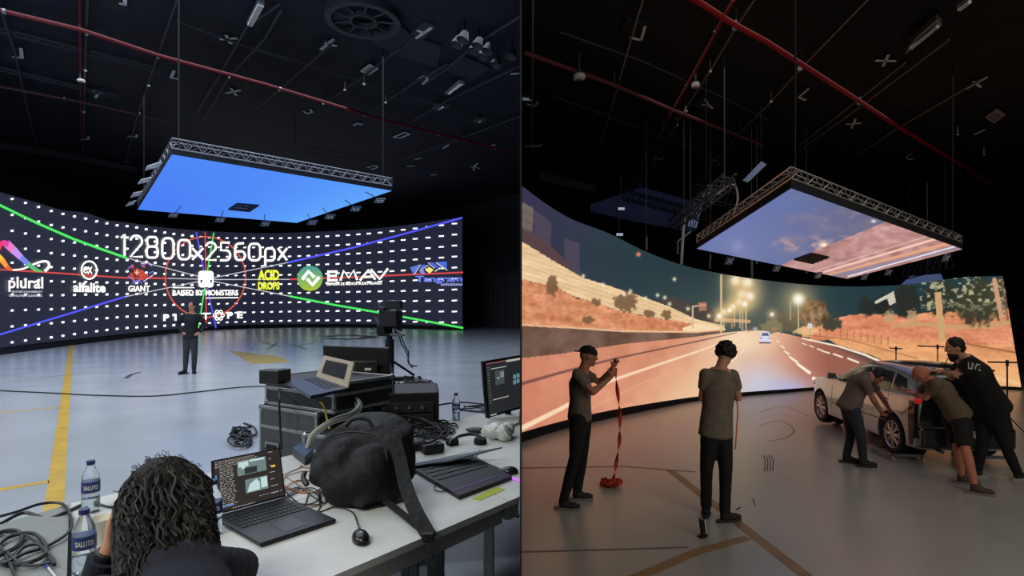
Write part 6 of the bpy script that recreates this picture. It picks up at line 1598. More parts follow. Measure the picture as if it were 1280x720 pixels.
    if hair == 'curly':
        b = MB(); rg = random.Random(9)
        b.ball(hd(0, -.025, .035), (.088*k, .098*k, .092*k), 16, RH)
        for i in range(150):
            a, c_ = rg.uniform(0, 6.28), rg.uniform(-.55, 1); r_ = math.sqrt(1-c_*c_) if abs(c_) < 1 else 0
            v = Vector((math.cos(a)*r_, math.sin(a)*r_, c_))
            if v.y > .55 and v.z < .5: continue
            b.ball(hd(v.x*.092, -.025+v.y*.102, .035+v.z*.098), (rg.uniform(.013, .024)*k,)*3, 7)
        finish(remesh(b, .007*k, 0), 'hair', M_hair, t, smooth=True)
    if beard:
        b = MB(); b.ball(hd(0, .040, -.085), (.056*k, .058*k, .062*k), 14, RH); b.ball(hd(0, .060, -.125), (.036*k, .036*k, .045*k), 12, RH)
        finish(remesh(b, .008*k, 1, .006*k, 50), 'beard', M_hair, t, smooth=True)
    if capm:
        b = MB(); b.ball(hd(0, -.010, .035), (.086*k, .106*k, .085*k), 18, RH); 
        b.v = [tuple(hd(*[c_/k for c_ in (RH.inverted() @ (Vector(q)-H))]) if (RH.inverted() @ (Vector(q)-H)).z > .028*k else hd((RH.inverted() @ (Vector(q)-H)).x/k, (RH.inverted() @ (Vector(q)-H)).y/k, .028)) for q in b.v]
        c0 = b.build('cap', capm, t, smooth=True)
        b = MB(); N = 12; ring = [hd(.070*math.cos(math.pi*i/N), -.085-.085*math.sin(math.pi*i/N), .030-.012*math.sin(math.pi*i/N)) for i in range(N+1)]; b.slab(ring, .008*k, RH @ Vector((0, 0, 1))); b.build('cap_peak', capm, c0)
        b = MB(); b.ball(hd(0, -.01, .121), (.008*k,)*3, 8); b.build('cap_button', capm, c0)
    return t, hd, J
M_tee = mat('tee_olive', (108, 94, 82), .85, noise=.12, scale=14); M_tee2 = mat('tee_grey', (112, 102, 88), .85, noise=.12, scale=14)
M_tee3 = mat('tee_taupe', (104, 92, 82), .85, noise=.12, scale=14); M_tee4 = mat('tee_brown', (98, 82, 64), .85, noise=.12, scale=14)
M_pblack = mat('trouser_black', (18, 18, 20), .85, noise=.2, scale=14); M_jeans = mat('jeans_dark', (44, 50, 62), .85, noise=.2, scale=18)
M_shoe = mat('shoe_dark', (30, 29, 29), .7); M_sole = mat('sole_dark', (52, 50, 48), .8); M_solep = mat('sole_pale', (120, 112, 104), .7)
# --- man with the backwards cap
Y1, s_ = 6.1, 1.0
base = onz(715, 629, ZR)
def jj(d, Y): return {k: W(v[0], v[1], v[2] if len(v) > 2 else Y) for k, v in d.items()}
def foot(J, sd, tx, ty): J['t'+sd] = Vector((tx, ty, 0))
def ground(J, z):
    for sd in 'LR': J['an'+sd].z = z+.085
J = jj(dict(pel=(725, 519), che=(725, 481), nek=(729, 459.5), hea=(735.5, 445), shR=(722, 468, 5.90), elR=(741, 490, 5.82), wrR=(763, 472.5, 5.92), shL=(730, 467, 6.26), elL=(750, 478, 6.30), wrL=(766, 460, 6.12),
     hiR=(723, 527, 5.98), knR=(719, 571, 5.93), anR=(704, 624, 5.93), hiL=(729, 527, 6.18), knL=(728, 570, 6.22), anL=(721, 614, 6.22)), Y1)
foot(J, 'R', 1, -.15); foot(J, 'L', 1, .05); ground(J, ZR)
t, hd, JJ = person('person', 'man in backwards black cap and grey tee holding up a red strap', base, J, (1, .05, 0), (1, .05, -.35), .98, shirt=M_tee, pants=M_pblack, shoes=(M_shoe, M_solep), skin=M_skinD, capm=M_blackplastic and mat('cap_black', (12, 12, 13), .85), hands={'R': ((.5, .1, 1), (-.4, 1, .2), .9, -1), 'L': ((.35, -.2, 1), (.3, -1, 0), .9, 1)}, shirt_len=.03)
# red strap from his hands to the floor, and its pile
M_strap = mat('red_strap', (205, 62, 40), .6); M_strapd = mat('red_strap_dark', (128, 34, 30), .7)
t = thing('ratchet_strap', 'long red strap hanging from the capped man\'s hands to a pile on the floor', 'strap', onz(766, 607, ZR))
P = [(769, 460), (771, 480), (773, 500), (775, 520), (775, 540), (774, 555), (771, 575), (769, 590), (766, 603)]
sg = spline([W(u, v, 6.02+.4*max(0, (v-470))/140) for u, v in P], 6)
vs = []; fs = []
for i, p in enumerate(sg):
    a = i*.33; sdv = Vector((math.cos(a), math.sin(a), 0))*.021; vs += [p-sdv, p+sdv]
b = MB(); b.add(vs, [(2*i, 2*i+2, 2*i+3, 2*i+1) for i in range(len(sg)-1)]); me = b.mesh()
o = bpy.data.objects.new('tmp', me); COL.objects.link(o); md = o.modifiers.new('s', 'SOLIDIFY'); md.thickness = .003; me2 = bpy.data.meshes.new_from_object(o.evaluated_get(bpy.context.evaluated_depsgraph_get())); bpy.data.objects.remove(o)
finish(me2, 'hanging_webbing', M_strap, t, smooth=True)
rg = random.Random(4); c = onz(766, 608, ZR)
for i in range(9):
    pts = []; a0 = rg.uniform(0, 6.3); ox, oy = rg.uniform(-.06, .06), rg.uniform(-.05, .05)
    for j in range(9): a = a0+j*.75; pts.append(c+Vector((ox+math.cos(a)*rg.uniform(.03, .09), oy+math.sin(a)*rg.uniform(.03, .08), .012+rg.random()*.07)))
    strap('webbing_loop', pts, .032, .003, M_strap if i % 3 else M_strapd, t, side=Vector((rg.uniform(-.3, .3), rg.uniform(-.3, .3), 1)))
strap('webbing_end', [c+Vector((-.02, 0, .02)), c+Vector((-.09, -.02, .012)), c+Vector((-.16, .01, .014))], .036, .003, M_strap, t, side=Vector((0, 1, .3)))
# --- curly haired man seen from behind
base = onz(900, 646, ZR)
J = jj(dict(pel=(895, 532), che=(898, 487), nek=(900, 458), hea=(907, 443.5, 5.56), shL=(882, 468), elL=(879, 497, 5.60), wrL=(896, 505, 5.40+.0), shR=(916, 469), elR=(922, 494, 5.66), wrR=(914, 488, 5.42),
     hiL=(888, 541), knL=(883, 587, 5.64), anL=(882.5, 634, 5.74), hiR=(904, 541), knR=(907, 588, 5.60), anR=(906, 638, 5.58)), 5.67)
for k_ in ('wrL', 'wrR'): pass
J['wrL'] = W(899, 497, 5.95); J['wrR'] = W(916, 497, 5.93); J['elL'] = W(877.5, 497, 5.72); J['elR'] = W(923, 497, 5.72); J['hea'] = W(907, 443.5, 5.74)
foot(J, 'R', .95, .25); foot(J, 'L', .3, .9); ground(J, ZR)
person('person', 'curly haired man seen from behind in a grey tee and black trousers', base, J, (.25, 1, 0), (.55, 1, -.55), 1.0, shirt=M_tee2, pants=M_pblack, shoes=(M_shoe, M_sole), hair='curly', hands={'L': ((.8, .5, .1), (.4, -.2, 1), .7, 1), 'R': ((-.3, .5, .3), (-.6, -.2, 1), .8, -1)}, shirt_len=.09, bulk=.98)
b = MB(); b.add([W(875.5+x, 474.5+y, 5.535) for x, y in ((0, 0), (13, -1.5), (13, .5), (0, 2))], [(0, 1, 2, 3)])
t = thing('webbing_strap', 'pale red strap hanging from the curly haired man\'s right hand', 'strap', W(919, 562, 5.88))
strap('webbing', [W(919, 492, 5.9), W(922, 510, 5.88), W(921, 535, 5.88), W(919, 562, 5.88)], .016, .003, mat('strap_pale', (190, 110, 80), .7), t, side=Vector((1, .3, 0)))
# radio on the floor
c = onz(879, 672, ZR); t = thing('walkie_talkie', 'black handheld device with bright edges standing on the floor before the curly haired man', 'radio', c)
R = Matrix.Rotation(-.12, 3, 'Y') @ Matrix.Rotation(.5, 3, 'Z')
b = MB(); b.rbox(c+Vector((0, 0, .085)), (.06, .035, .165), .008, R); b.build('body', M_blackplastic, t)
b = MB(); b.box(c+Vector((-.004, -.0, .10))+R @ Vector((.018, -.019, 0)), (.010, .003, .13), R); b.build('bright_edge', M_whiteP, t)
b = MB(); b.box(c+R @ Vector((0, -.019, .135)), (.035, .003, .03), R); b.build('display', mat('display_pale', (160, 165, 170), .3), t)
b = MB(); b.rbox(c+Vector((0, .01, .012)), (.085, .06, .024), .006, R); b.build('foot', M_blackplastic, t)
b = MB(); b.tube([c+R @ Vector((-.015, 0, .16)), c+R @ Vector((-.015, 0, .19))], .007, 8); b.build('antenna', M_rubber, t)
# ================================================================ CAR
hd_ = math.radians(4.5); fw = Vector((math.sin(hd_), math.cos(hd_), 0)); lf_ = Vector((-math.cos(hd_), math.sin(hd_), 0))
HWc = .66
prl = onz(1118, 570, ZR); ax0 = prl-lf_*(HWc-.06); LIFT = .03
CX = Matrix(((fw.x, lf_.x, 0, ax0.x), (fw.y, lf_.y, 0, ax0.y), (0, 0, 1, ZR+LIFT), (0, 0, 0, 1)))
car = thing('car', 'small silver hatchback with shade painted on its tailgate, pushed before the motorway video wall', 'car', Vector((ax0.x, ax0.y, ZR)))
TOPx = [-.54, -.52, -.47, -.40, -.26, .0, .5, .95, 1.35, 1.80, 2.25, 2.62, 2.80, 2.88]
TOPz = [.56, .82, 1.05, 1.19, 1.245, 1.275, 1.285, 1.25, 1.14, .95, .875, .78, .64, .48]
def topz(x): return float(smooth_interp(x, TOPx, TOPz))
def belt(x): return .83+.06*max(0, (1.8-x))/2.2
def wid(x): return HWc*float(np.interp(x, [-.54, -.47, -.3, .2, 2.0, 2.5, 2.75, 2.88], [.86, .93, .98, 1.0, 1.0, .95, .82, .62]))
def roofw(x): return float(np.interp(x, [-.54, -.3, .5, 1.2, 1.9, 2.88], [.78, .74, .74, .72, .80, .80]))*wid(x)
def section(x):
    z1 = topz(x); w = wid(x); zb = .17 if -.45 < x < 2.7 else .22; zs = min(belt(x), z1-.05); wr_ = roofw(x)
    pts = [(0, zb), (w*.6, zb), (w*.93, zb+.02), (w*.985, zb+.10), (w, (zb+zs)*.5), (w*.99, zs-.12), (w*.965, zs)]
    if z1 > belt(x)+.12: pts += [(w*.94, zs+.02), (wr_*1.0+.05*(1), zs+(z1-zs)*.62), (wr_*1.0, z1-.055), (wr_*.86, z1-.012), (wr_*.5, z1+.008), (0, z1+.012)]
    else:
        h = z1-zs; pts += [(w*.92, zs+h*.3), (w*.84, zs+h*.6), (w*.72, zs+h*.85), (w*.55, z1), (w*.3, z1+.012), (0, z1+.016)]
    return pts
def refine(p, k=3):
    q = spline([(a, b, 0) for a, b in p], k); return [(v.x, v.y) for v in q]
xs_ = sorted(set(list(np.linspace(-.54, 2.88, 64))+[-.53, -.5, 2.84]))
rings = []
for x in xs_:
    half = refine(section(x)); ring = [(x, y, z) for y, z in half]+[(x, -y, z) for y, z in half[-2:0:-1]]; rings.append(ring)
b = MB(CX); n = len(rings[0]); vs = [p for r in rings for p in r]; fs = []
for i in range(len(rings)-1):
    for k in range(n): fs.append((i*n+k, i*n+(k+1) % n, (i+1)*n+(k+1) % n, (i+1)*n+k))
fs += [tuple(range(n))[::-1], tuple((len(rings)-1)*n+k for k in range(n))]
b.add(vs, fs); me = b.mesh()
bmm = bmesh.new(); bmm.from_mesh(me); bmesh.ops.triangulate(bmm, faces=[f for f in bmm.faces if len(f.verts) > 4]); bmesh.ops.recalc_face_normals(bmm, faces=bmm.faces); bmm.to_mesh(me); bmm.free()
o = bpy.data.objects.new('tmp', me); COL.objects.link(o)
WR = .285; cuts = []
for x in (0, 2.25):
    cb = MB(CX); cb.lathe([(0, -1), (WR+.045, -1), (WR+.045, -.40), (0, -.40)], (x, 0, WR+.01), (0, 1, 0), 32); cb.lathe([(0, .40), (WR+.045, .40), (WR+.045, 1), (0, 1)], (x, 0, WR+.01), (0, 1, 0), 32)
    cm = cb.mesh(); bm2 = bmesh.new(); bm2.from_mesh(cm); bmesh.ops.remove_doubles(bm2, verts=bm2.verts, dist=1e-5); bmesh.ops.recalc_face_normals(bm2, faces=bm2.faces); bm2.to_mesh(cm); bm2.free()
    co_ = bpy.data.objects.new('tmpc', cm); COL.objects.link(co_); cuts.append(co_); md = o.modifiers.new('b', 'BOOLEAN'); md.object = co_; md.operation = 'DIFFERENCE'; md.solver = 'EXACT'
me2 = bpy.data.meshes.new_from_object(o.evaluated_get(bpy.context.evaluated_depsgraph_get()))
for q in cuts+[o]: bpy.data.objects.remove(q)
M_paint = mat('silver_paint', (176, 182, 184), .25, metal=.55, coat=.8); M_glass = mat('car_glass', (14, 16, 18), .06, spec=.9); M_dark = mat('dark_paint_and_shade', (16, 17, 20), .2, coat=.8)  # M_dark also paints shade onto the silver car's rear and roof
bod = finish(me2, 'body', M_paint, car, smooth=True)
try: me2.set_sharp_from_angle(angle=math.radians(35))
except Exception: pass
def side_y(x, z):
    h = refine(section(x)); h2 = [p for p in h if p[0] > .15]; zz = [p[1] for p in h2]; yy = [p[0] for p in h2]
    return float(np.interp(z, zz, yy))
def side_patch(poly, name, m, off=.008, sgn=1, sub=6, parent=car, th=.004):
    """poly: quad (x,z) x4, bottom-front, bottom-rear, top-rear, top-front"""
    b = MB(CX); g_ = []
    for i in range(sub+1):
        for j in range(sub+1):
            s, t_ = i/sub, j/sub
            x = (poly[0][0]*(1-s)+poly[1][0]*s)*(1-t_)+(poly[3][0]*(1-s)+poly[2][0]*s)*t_; z = (poly[0][1]*(1-s)+poly[1][1]*s)*(1-t_)+(poly[3][1]*(1-s)+poly[2][1]*s)*t_
            g_.append((x, sgn*(side_y(x, z)+off), z))
    N = sub+1; b.add(g_, [(i*N+j, (i+1)*N+j, (i+1)*N+j+1, i*N+j+1) for i in range(sub) for j in range(sub)])
    return b.build(name, m, parent, smooth=True)
for sg_ in (1, -1):
    side_patch([(1.72, .865), (.74, .885), (.74, 1.18), (1.14, 1.125)], 'side_window', M_glass, sgn=sg_)
    side_patch([(.68, .89), (.10, .91), (.12, 1.17), (.68, 1.185)], 'side_window', M_glass, sgn=sg_)
    side_patch([(.04, .915), (-.28, .96), (-.19, 1.11), (.05, 1.165)], 'side_window', M_glass, sgn=sg_)
    for xa, xb in ((.725, .735), (-.0+.07, .08)):
        side_patch([(xb, .26), (xa, .26), (xa, .86), (xb, .86)], 'door_gap', M_black, .002, sg_, 5)
    side_patch([(1.80, .30), (1.79, .30), (1.74, .86), (1.75, .86)], 'door_gap', M_black, .002, sg_, 5)
    side_patch([(1.75, .44), (.12, .46), (.12, .475), (1.75, .455)], 'rub_strip', mat('trim_grey', (92, 96, 98), .4), .005, sg_, 8)
    for x in (.86, .18):
        b = MB(CX); b.rbox((x, sg_*(side_y(x, .78)+.018), .78), (.14, .022, .022), .008); b.build('door_handle', M_paint, car)
    b = MB(CX); b.rbox((1.62, sg_*(wid(1.6)+.075), .93), (.11, .14, .10), .03); mr_ = b.build('door_mirror', M_dark, car)
    b = MB(CX); b.tube([(1.64, sg_*(wid(1.6)-.03), .89), (1.62, sg_*(wid(1.6)+.06), .915)], .018, 8); b.build('mirror_arm', M_dark, mr_)
    b = MB(CX); b.box((1.562, sg_*(wid(1.6)+.075), .93), (.003, .11, .075)); b.build('mirror_glass', M_steel, mr_)
    # lamps
    b = MB(CX); b.ball((-.475, sg_*wid(-.45)*.91, .84), (.05, .055, .05), 14); b.build('tail_lamp', mat('tail_red', (190, 30, 30), .2, emit=(225, 50, 36), es=.25), car, smooth=True)
    b = MB(CX); b.ball((2.68, sg_*wid(2.6)*.80, .68), (.16, .09, .07), 14); b.build('headlamp', mat('headlamp', (210, 220, 225), .1, spec=.8), car, smooth=True)
for sg_ in (1, -1): side_patch([(-.38, .24), (-.539, .24), (-.535, .93), (-.38, .93)], 'corner_shade', M_dark, .004, sg_)  # dark patches carry the painted rear shade round the corners
# windscreen, tailgate, rear glass, roof
def top_patch(xa, xb, kx, name, m, off=.006, sub=8, ya=None):
    b = MB(CX); g_ = []
    for i in range(sub+1):
        x = xa+(xb-xa)*i/sub
        h = refine(section(x)); w_ = roofw(x)*kx
        hh = [p for p in h if p[1] > topz(x)-.3][::-1]
        for j in range(sub+1):
            y = -w_+2*w_*j/sub; z = float(np.interp(abs(y), [p[0] for p in hh], [p[1] for p in hh])); g_.append((x, y, z+off))
    N = sub+1; b.add(g_, [(i*N+j, (i+1)*N+j, (i+1)*N+j+1, i*N+j+1) for i in range(sub) for j in range(sub)]); return b.build(name, m, car, smooth=True)
top_patch(1.12, 1.74, .80, 'windscreen', M_glass, .010)
top_patch(-.40, 1.02, .86, 'roof_shade', M_dark, .004)  # dark sheet paints the shade seen along the roof
def rear_x(z): return float(np.interp(z, TOPz[:6], TOPx[:6]))
def rear_patch(z0, z1, k, name, m, off=.008, k2=None, sub=8, bow=.02):
    b = MB(CX); g_ = []
    for i in range(sub+1):
        z = z0+(z1-z0)*i/sub; kk = k+(k2-k)*i/sub if k2 else k; w_ = wid(-.6)*kk
        for j in range(sub+1): y = -w_+2*w_*j/sub; g_.append((rear_x(z)-off-bow*(1-(y/w_)**2), y, z))
    N = sub+1; b.add(g_, [(i*N+j, (i+1)*N+j, (i+1)*N+j+1, i*N+j+1) for i in range(sub) for j in range(sub)]); return b.build(name, m, car, smooth=True)
tg = rear_patch(.46, 1.21, 1.07, 'tailgate', M_dark, .004, .80)  # tailgate coloured dark in place of shade on the rear
rear_patch(.90, 1.15, .86, 'rear_window', M_glass, .012, .74)
b = MB(CX); b.rbox((-.57, 0, .37), (.10, 1.18, .28), .035); b.build('rear_bumper', M_dark, car)
b = MB(CX); b.rbox((-.628, 0, .43), (.012, .40, .09), .003); pl_ = b.build('number_plate', mat('plate_white', (170, 168, 158), .5), car)
b = MB(CX); b.rbox((2.84, 0, .36), (.12, 1.02, .26), .05); b.build('front_bumper', M_paint, car)
b = MB(CX); b.rbox((-.36, 0, 1.255), (.16, .9, .03), .012); b.build('spoiler', M_dark, car)
b = MB(CX); b.tube([(-.12, 0, 1.275), (-.20, 0, 1.40)], .006, 6); b.build('aerial', M_rubber, car)
b = MB(CX); b.lathe([(.055, 0), (.045, .012), (0, .014)], (-.565, 0, .74), (-1, 0, 0), 16); b.build('badge', M_steel, car)
b = MB(CX); b.tube([(-.50, .35, .20), (-.64, .35, .19)], .025, 8); b.build('exhaust', M_steel, car)
# wheels
for x in (0, 2.25):
    for sg_ in (1, -1):
        yo = HWc-.115; c = (x, sg_*yo, WR); t_ = 'wheel'
        b = MB(CX); b.lathe([(.19, -.09), (.25, -.10), (WR-.01, -.085), (WR, -.05), (WR, .05), (WR-.01, .085), (.25, .10), (.19, .09), (.19, -.09)], c, (0, sg_, 0), 36); wh = b.build('wheel', M_rubber, car, smooth=True)
        b = MB(CX); b.lathe([(.178, .03), (.20, .09), (.193, .098), (.170, .06), (.178, .03)], c, (0, sg_, 0), 36); b.build('rim', mat('alloy', (205, 198, 192), .3, metal=.6), wh, smooth=True)
        for i in range(8):
            a = 2*math.pi*i/8; e = Vector((math.cos(a), 0, math.sin(a))); cc_ = Vector(c)
            for da in (-.12, .12):
                e2 = Vector((math.cos(a+da), 0, math.sin(a+da)))
                b = MB(CX); b.tube([cc_+e*.035+Vector((0, sg_*.085, 0)), cc_+e2*.188+Vector((0, sg_*.075, 0))], [.017, .012], 6); b.build('spoke', mat('alloy', (205, 198, 192), .3, metal=.6), wh)
        b = MB(CX); b.lathe([(.045, .07), (.042, .095), (0, .10)], c, (0, sg_, 0), 16); b.build('hub_cap', M_steel, wh)
        b = MB(CX); b.lathe([(0, -.02), (.17, -.02), (.17, 0), (0, 0)], c, (0, sg_, 0), 24); b.build('brake_disc', mat('well_dark', (20, 20, 22), .7), wh)
        b = MB(CX); b.lathe([(0, -.22), (WR+.035, -.22), (WR+.035, -.20), (0, -.20)], c, (0, sg_, 0), 24); b.build('wheel_arch_liner', M_rubber, car)
# wheel dollies
for k, (x, sg_, lb) in enumerate(((0, 1, 'low wheel dolly with small casters under the car\'s near left wheel'), (0, -1, 'low wheel dolly under the car\'s right rear wheel'))):
    c = CX @ Vector((x, sg_*(HWc-.08), -LIFT)); t = thing('wheel_dolly', lb, 'dolly', c)
    b = MB()
    for s2 in (-1, 1): b.rbox(c+fw*s2*.26+Vector((0, 0, .075)), (.40, .05, .04), .006, Matrix((lf_, fw, Vector((0, 0, 1)))).transposed())
    b.rbox(c+lf_*.20+Vector((0, 0, .075)), (.04, .54, .04), .006, Matrix((lf_, fw, Vector((0, 0, 1)))).transposed()); b.build('dolly_frame', M_grey, t)
    for s1 in (-1, 1):
        for s2 in (-1, 1):
            p = c+lf_*s1*.19+fw*s2*.29; b = MB(); b.lathe([(.01, -.014), (.030, -.014), (.032, -.01), (.032, .01), (.03, .014), (.01, .014)], Vector((p.x, p.y, ZR+.032)), lf_, 16); cw_ = b.build('caster', mat('caster_pale', (170, 170, 168), .4), t)
            b = MB(); b.rbox(Vector((p.x, p.y, ZR+.055)), (.036, .05, .03), .004); b.build('caster_fork', M_steel, cw_)

# --- man bending at the car's flank
base = onz(1072, 583, ZR)
J = jj(dict(pel=(1062, 506), che=(1074, 479), nek=(1088, 466.5), hea=(1098, 470), shR=(1081, 477, 7.30), elR=(1092, 500, 7.32), wrR=(1102, 516, 7.5), shL=(1084, 472, 7.66), elL=(1102, 496, 7.75), wrL=(1112, 512, 7.85),
     hiR=(1066, 512, 7.42), knR=(1076, 544, 7.40), anR=(1079, 575, 7.50), hiL=(1060, 511, 7.62), knL=(1064, 542, 7.66), anL=(1058, 571, 7.72)), 7.5)
foot(J, 'R', 1, -.1); foot(J, 'L', .8, -.4); ground(J, ZR)
person('person', 'man in taupe tee and dark jeans bending over the silver car\'s left flank', base, J, (.8, .15, -.6), (.8, .3, -.8), .97, shirt=M_tee3, pants=M_jeans, shoes=(M_shoe, M_sole), skin=M_skinD, bald=False, hair='short', hands={'R': ((.6, .5, -.5), (.5, .5, .5), .4, -1), 'L': ((.6, .5, -.5), (.5, .5, .5), .4, 1)}, shirt_len=.05)
# --- man in shorts pushing at the tailgate
base = onz(1212, 610, ZR)
J = jj(dict(pel=(1194, 513), che=(1177, 488), nek=(1161, 474), hea=(1151, 467.5), shL=(1160, 482, 6.92), elL=(1146, 494, 7.0), wrL=(1140, 490, 7.2), shR=(1170, 480, 6.62), elR=(1157, 497, 6.75), wrR=(1146, 494, 7.05),
     hiL=(1190, 519, 6.85), knL=(1197, 557, 6.74), anL=(1202, 594, 6.80), hiR=(1200, 519, 6.70), knR=(1207, 562, 6.50), anR=(1219, 605, 6.42)), 6.75)
foot(J, 'R', .9, -.5); foot(J, 'L', .85, -.5); ground(J, ZR)
person('person', 'bald man in brown tee and black shorts pushing the car\'s tailgate', base, J, (-.7, .5, -.5), (-.8, .6, -.2), .97, shirt=M_tee4, pants=M_pblack, shoes=(mat('shoe_brown', (70, 52, 44), .7), M_solep), skin=mat('skin_red', (186, 116, 92), .6, noise=.08, scale=20), shorts=True, bald=True, hands={'R': ((-.5, .8, .3), (-.3, .6, -.3), .2, -1), 'L': ((-.5, .8, .3), (-.3, .6, -.3), .2, 1)}, shirt_len=.07, bulk=1.08)
# --- big bearded man in black
base = onz(1262, 598, ZR)
M_tb = mat('tee_black', (11, 11, 12), .9, noise=.2, scale=14)
J = jj(dict(pel=(1238, 503), che=(1219, 468), nek=(1203, 446), hea=(1193, 434), shL=(1203, 457, 6.98), elL=(1190, 472, 7.05), wrL=(1179, 464, 7.25), shR=(1214, 455, 6.62), elR=(1194, 468, 6.72), wrR=(1181, 465, 7.0),
     hiL=(1232, 512, 6.95), knL=(1229, 548, 7.0), anL=(1222, 583, 7.08), hiR=(1243, 513, 6.80), knR=(1253, 548, 6.84), anR=(1272, 590, 6.95)), 6.85)
foot(J, 'R', .75, .3); foot(J, 'L', -.6, .5); ground(J, ZR)
t, hd, JJ = person('person', 'big bearded man in black clothes with white lettering on his back leaning on the car', base, J, (-.75, .55, -.3), (-.9, .25, -.25), 1.03, shirt=M_tb, pants=M_pblack, shoes=(M_shoe, mat('sole_white', (160, 150, 140), .7)), hair='short', beard=True, bulk=1.32, hands={'R': ((-.8, .6, .1), (-.2, .3, -1), .25, -1), 'L': ((-.8, .6, .1), (-.2, .3, -1), .25, 1)}, shirt_len=.10)
bodyo = t
# lettering on his back: project onto the shirt with a ray cast
sh_o = [c_ for c_ in t.children if c_.name.startswith('shirt')][0]
def on_shirt(u, v, off=.004):
    bpy.context.view_layer.update()
    o = Vector((0, 0, EYE)); d = (W(u, v, 7)-o).normalized(); mi = sh_o.matrix_world.inverted(); hit, loc, nrm, idx = sh_o.ray_cast(mi @ o, (mi.to_3x3() @ d).normalized())
    return (sh_o.matrix_world @ loc)-d*off*2 if hit else W(u, v, 6.6)
bpy.context.view_layer.update()
V_, F_ = text_polys('LIVE', .03); b = MB(); cache = {}
b.add([on_shirt(1210+16*x, 461+x*3-8.5*y*1.0, .012) for x, y in V_], F_); b.build('back_lettering', mat('print_white', (205, 205, 205), .7), t)
# --- stands by the right end of the wall
def stand(u, vt, vb, Y, label, bar, h2=None, legs=True):
    c = W(u, vt, Y); g0 = Vector((c.x, c.y, ZR)); t = thing('t_bar_stand', label, 'stand', g0)
    b = MB(); b.tube([g0+Vector((0, 0, .12)), c], .012, 8); b.build('pole', M_blackmetal, t)
    b = MB(); b.tube([W(u+bar[0], vt-.5, Y), W(u+bar[1], vt+.5, Y)], .014, 8); b.build('cross_bar', M_blackmetal, t)
    b = MB(); b.tube([c-Vector((0, 0, .06)), c+Vector((0, 0, .04))], .022, 8); b.build('clamp', M_blackmetal, t)
    for a in (0, 2.1, 4.2):
        b = MB(); b.tube([g0+Vector((0, 0, .30)), g0+Vector((math.cos(a)*.28, math.sin(a)*.28, .012))], .009, 6); b.build('leg', M_blackmetal, t)
stand(1120, 435.5, 0, 12.6, 'thin black t shaped stand showing over the roof of the car, leftmost', (-8, 8))
stand(1172, 433, 0, 12.2, 'thin black t shaped stand left of the bearded man\'s head', (-25, 8))
stand(1259, 453, 0, 9.6, 'thin black t shaped stand at the right edge behind the bearded man', (-24, 30))

# --- man standing far away on the left studio's floor
M_coat = mat('hoodie_dark', (26, 30, 40), .85, noise=.2, scale=12)
base = onz(237, 467, 0)
J = jj(dict(pel=(238, 419), che=(239.5, 400), nek=(239.8, 390.5), hea=(240, 382.8), shL=(248.6, 395, 13.5), elL=(256.5, 407, 13.6), wrL=(249, 416, 13.4), shR=(230.5, 395, 13.5), elR=(222.3, 406, 13.6), wrR=(228.5, 416, 13.4),
     hiL=(242, 423), knL=(243, 444), anL=(242.5, 462, 13.6), hiR=(234, 423), knR=(232.5, 444), anR=(231.5, 463, 13.5)), 13.5)
foot(J, 'L', .55, -.8); foot(J, 'R', -.3, -.9); ground(J, 0)
person('person', 'man in dark hoodie standing hands on hips before the dotted video wall', base, J, (0, -1, 0), (0, -1, 0), 1.0, .014, shirt=M_coat, pants=mat('trouser_grey', (58, 60, 66), .85), shoes=(M_shoe, M_sole), hair='short', long_sleeve=True, hands={'L': ((-.8, -.1, -.4), (-.3, .9, 0), .5, -1), 'R': ((.8, -.1, -.4), (.3, .9, 0), .5, 1)}, shirt_len=.06)

# --- seated person with long curly hair, seen from behind
base = Vector((-.62, 1.02, 0))
fwp = Vector((-.40, .85, 0)).normalized()
J = dict(pel=(-.60, .98, .56), che=(-.80, 1.30, .83), nek=(-.90, 1.46, .945), hea=(-1.005, 1.60, 1.045), shL=(-.96, 1.32, .86), elL=(-1.19, 1.50, .80), wrL=(-1.155, 1.60, .93), shR=(-.81, 1.46, .90), elR=(-.84, 1.70, .80), wrR=(-1.04, 1.80, .79),
     hiL=(-.70, 1.0, .54), knL=(-1.0, 1.28, .55), anL=(-1.0, 1.30, .085), hiR=(-.54, 1.06, .54), knR=(-.72, 1.48, .55), anR=(-.74, 1.50, .085))
J['elL'] = W(120, 742, 1.56); J['elL'].z = .795; J['wrL'] = W(141, 676, 1.56)
J['tL'] = fwp; J['tR'] = fwp
M_navy = mat('jumper_navy', (22, 24, 38), .9, noise=.2, scale=20)
t, hd, JJ = person('person', 'seated person with long dark curly hair and navy jumper, seen from behind', base, J, fwp, fwp+Vector((0, 0, -.25)), .93, .009, shirt=M_navy, pants=M_jeans, shoes=(M_shoe, M_sole), long_sleeve=False, sleeve=.95, collar=True, hands={'L': ((.1, .1, 1), (.9, .1, .1), .7, -1), 'R': ((-.5, .8, 0), (0, 0, -1), .3, 1)})
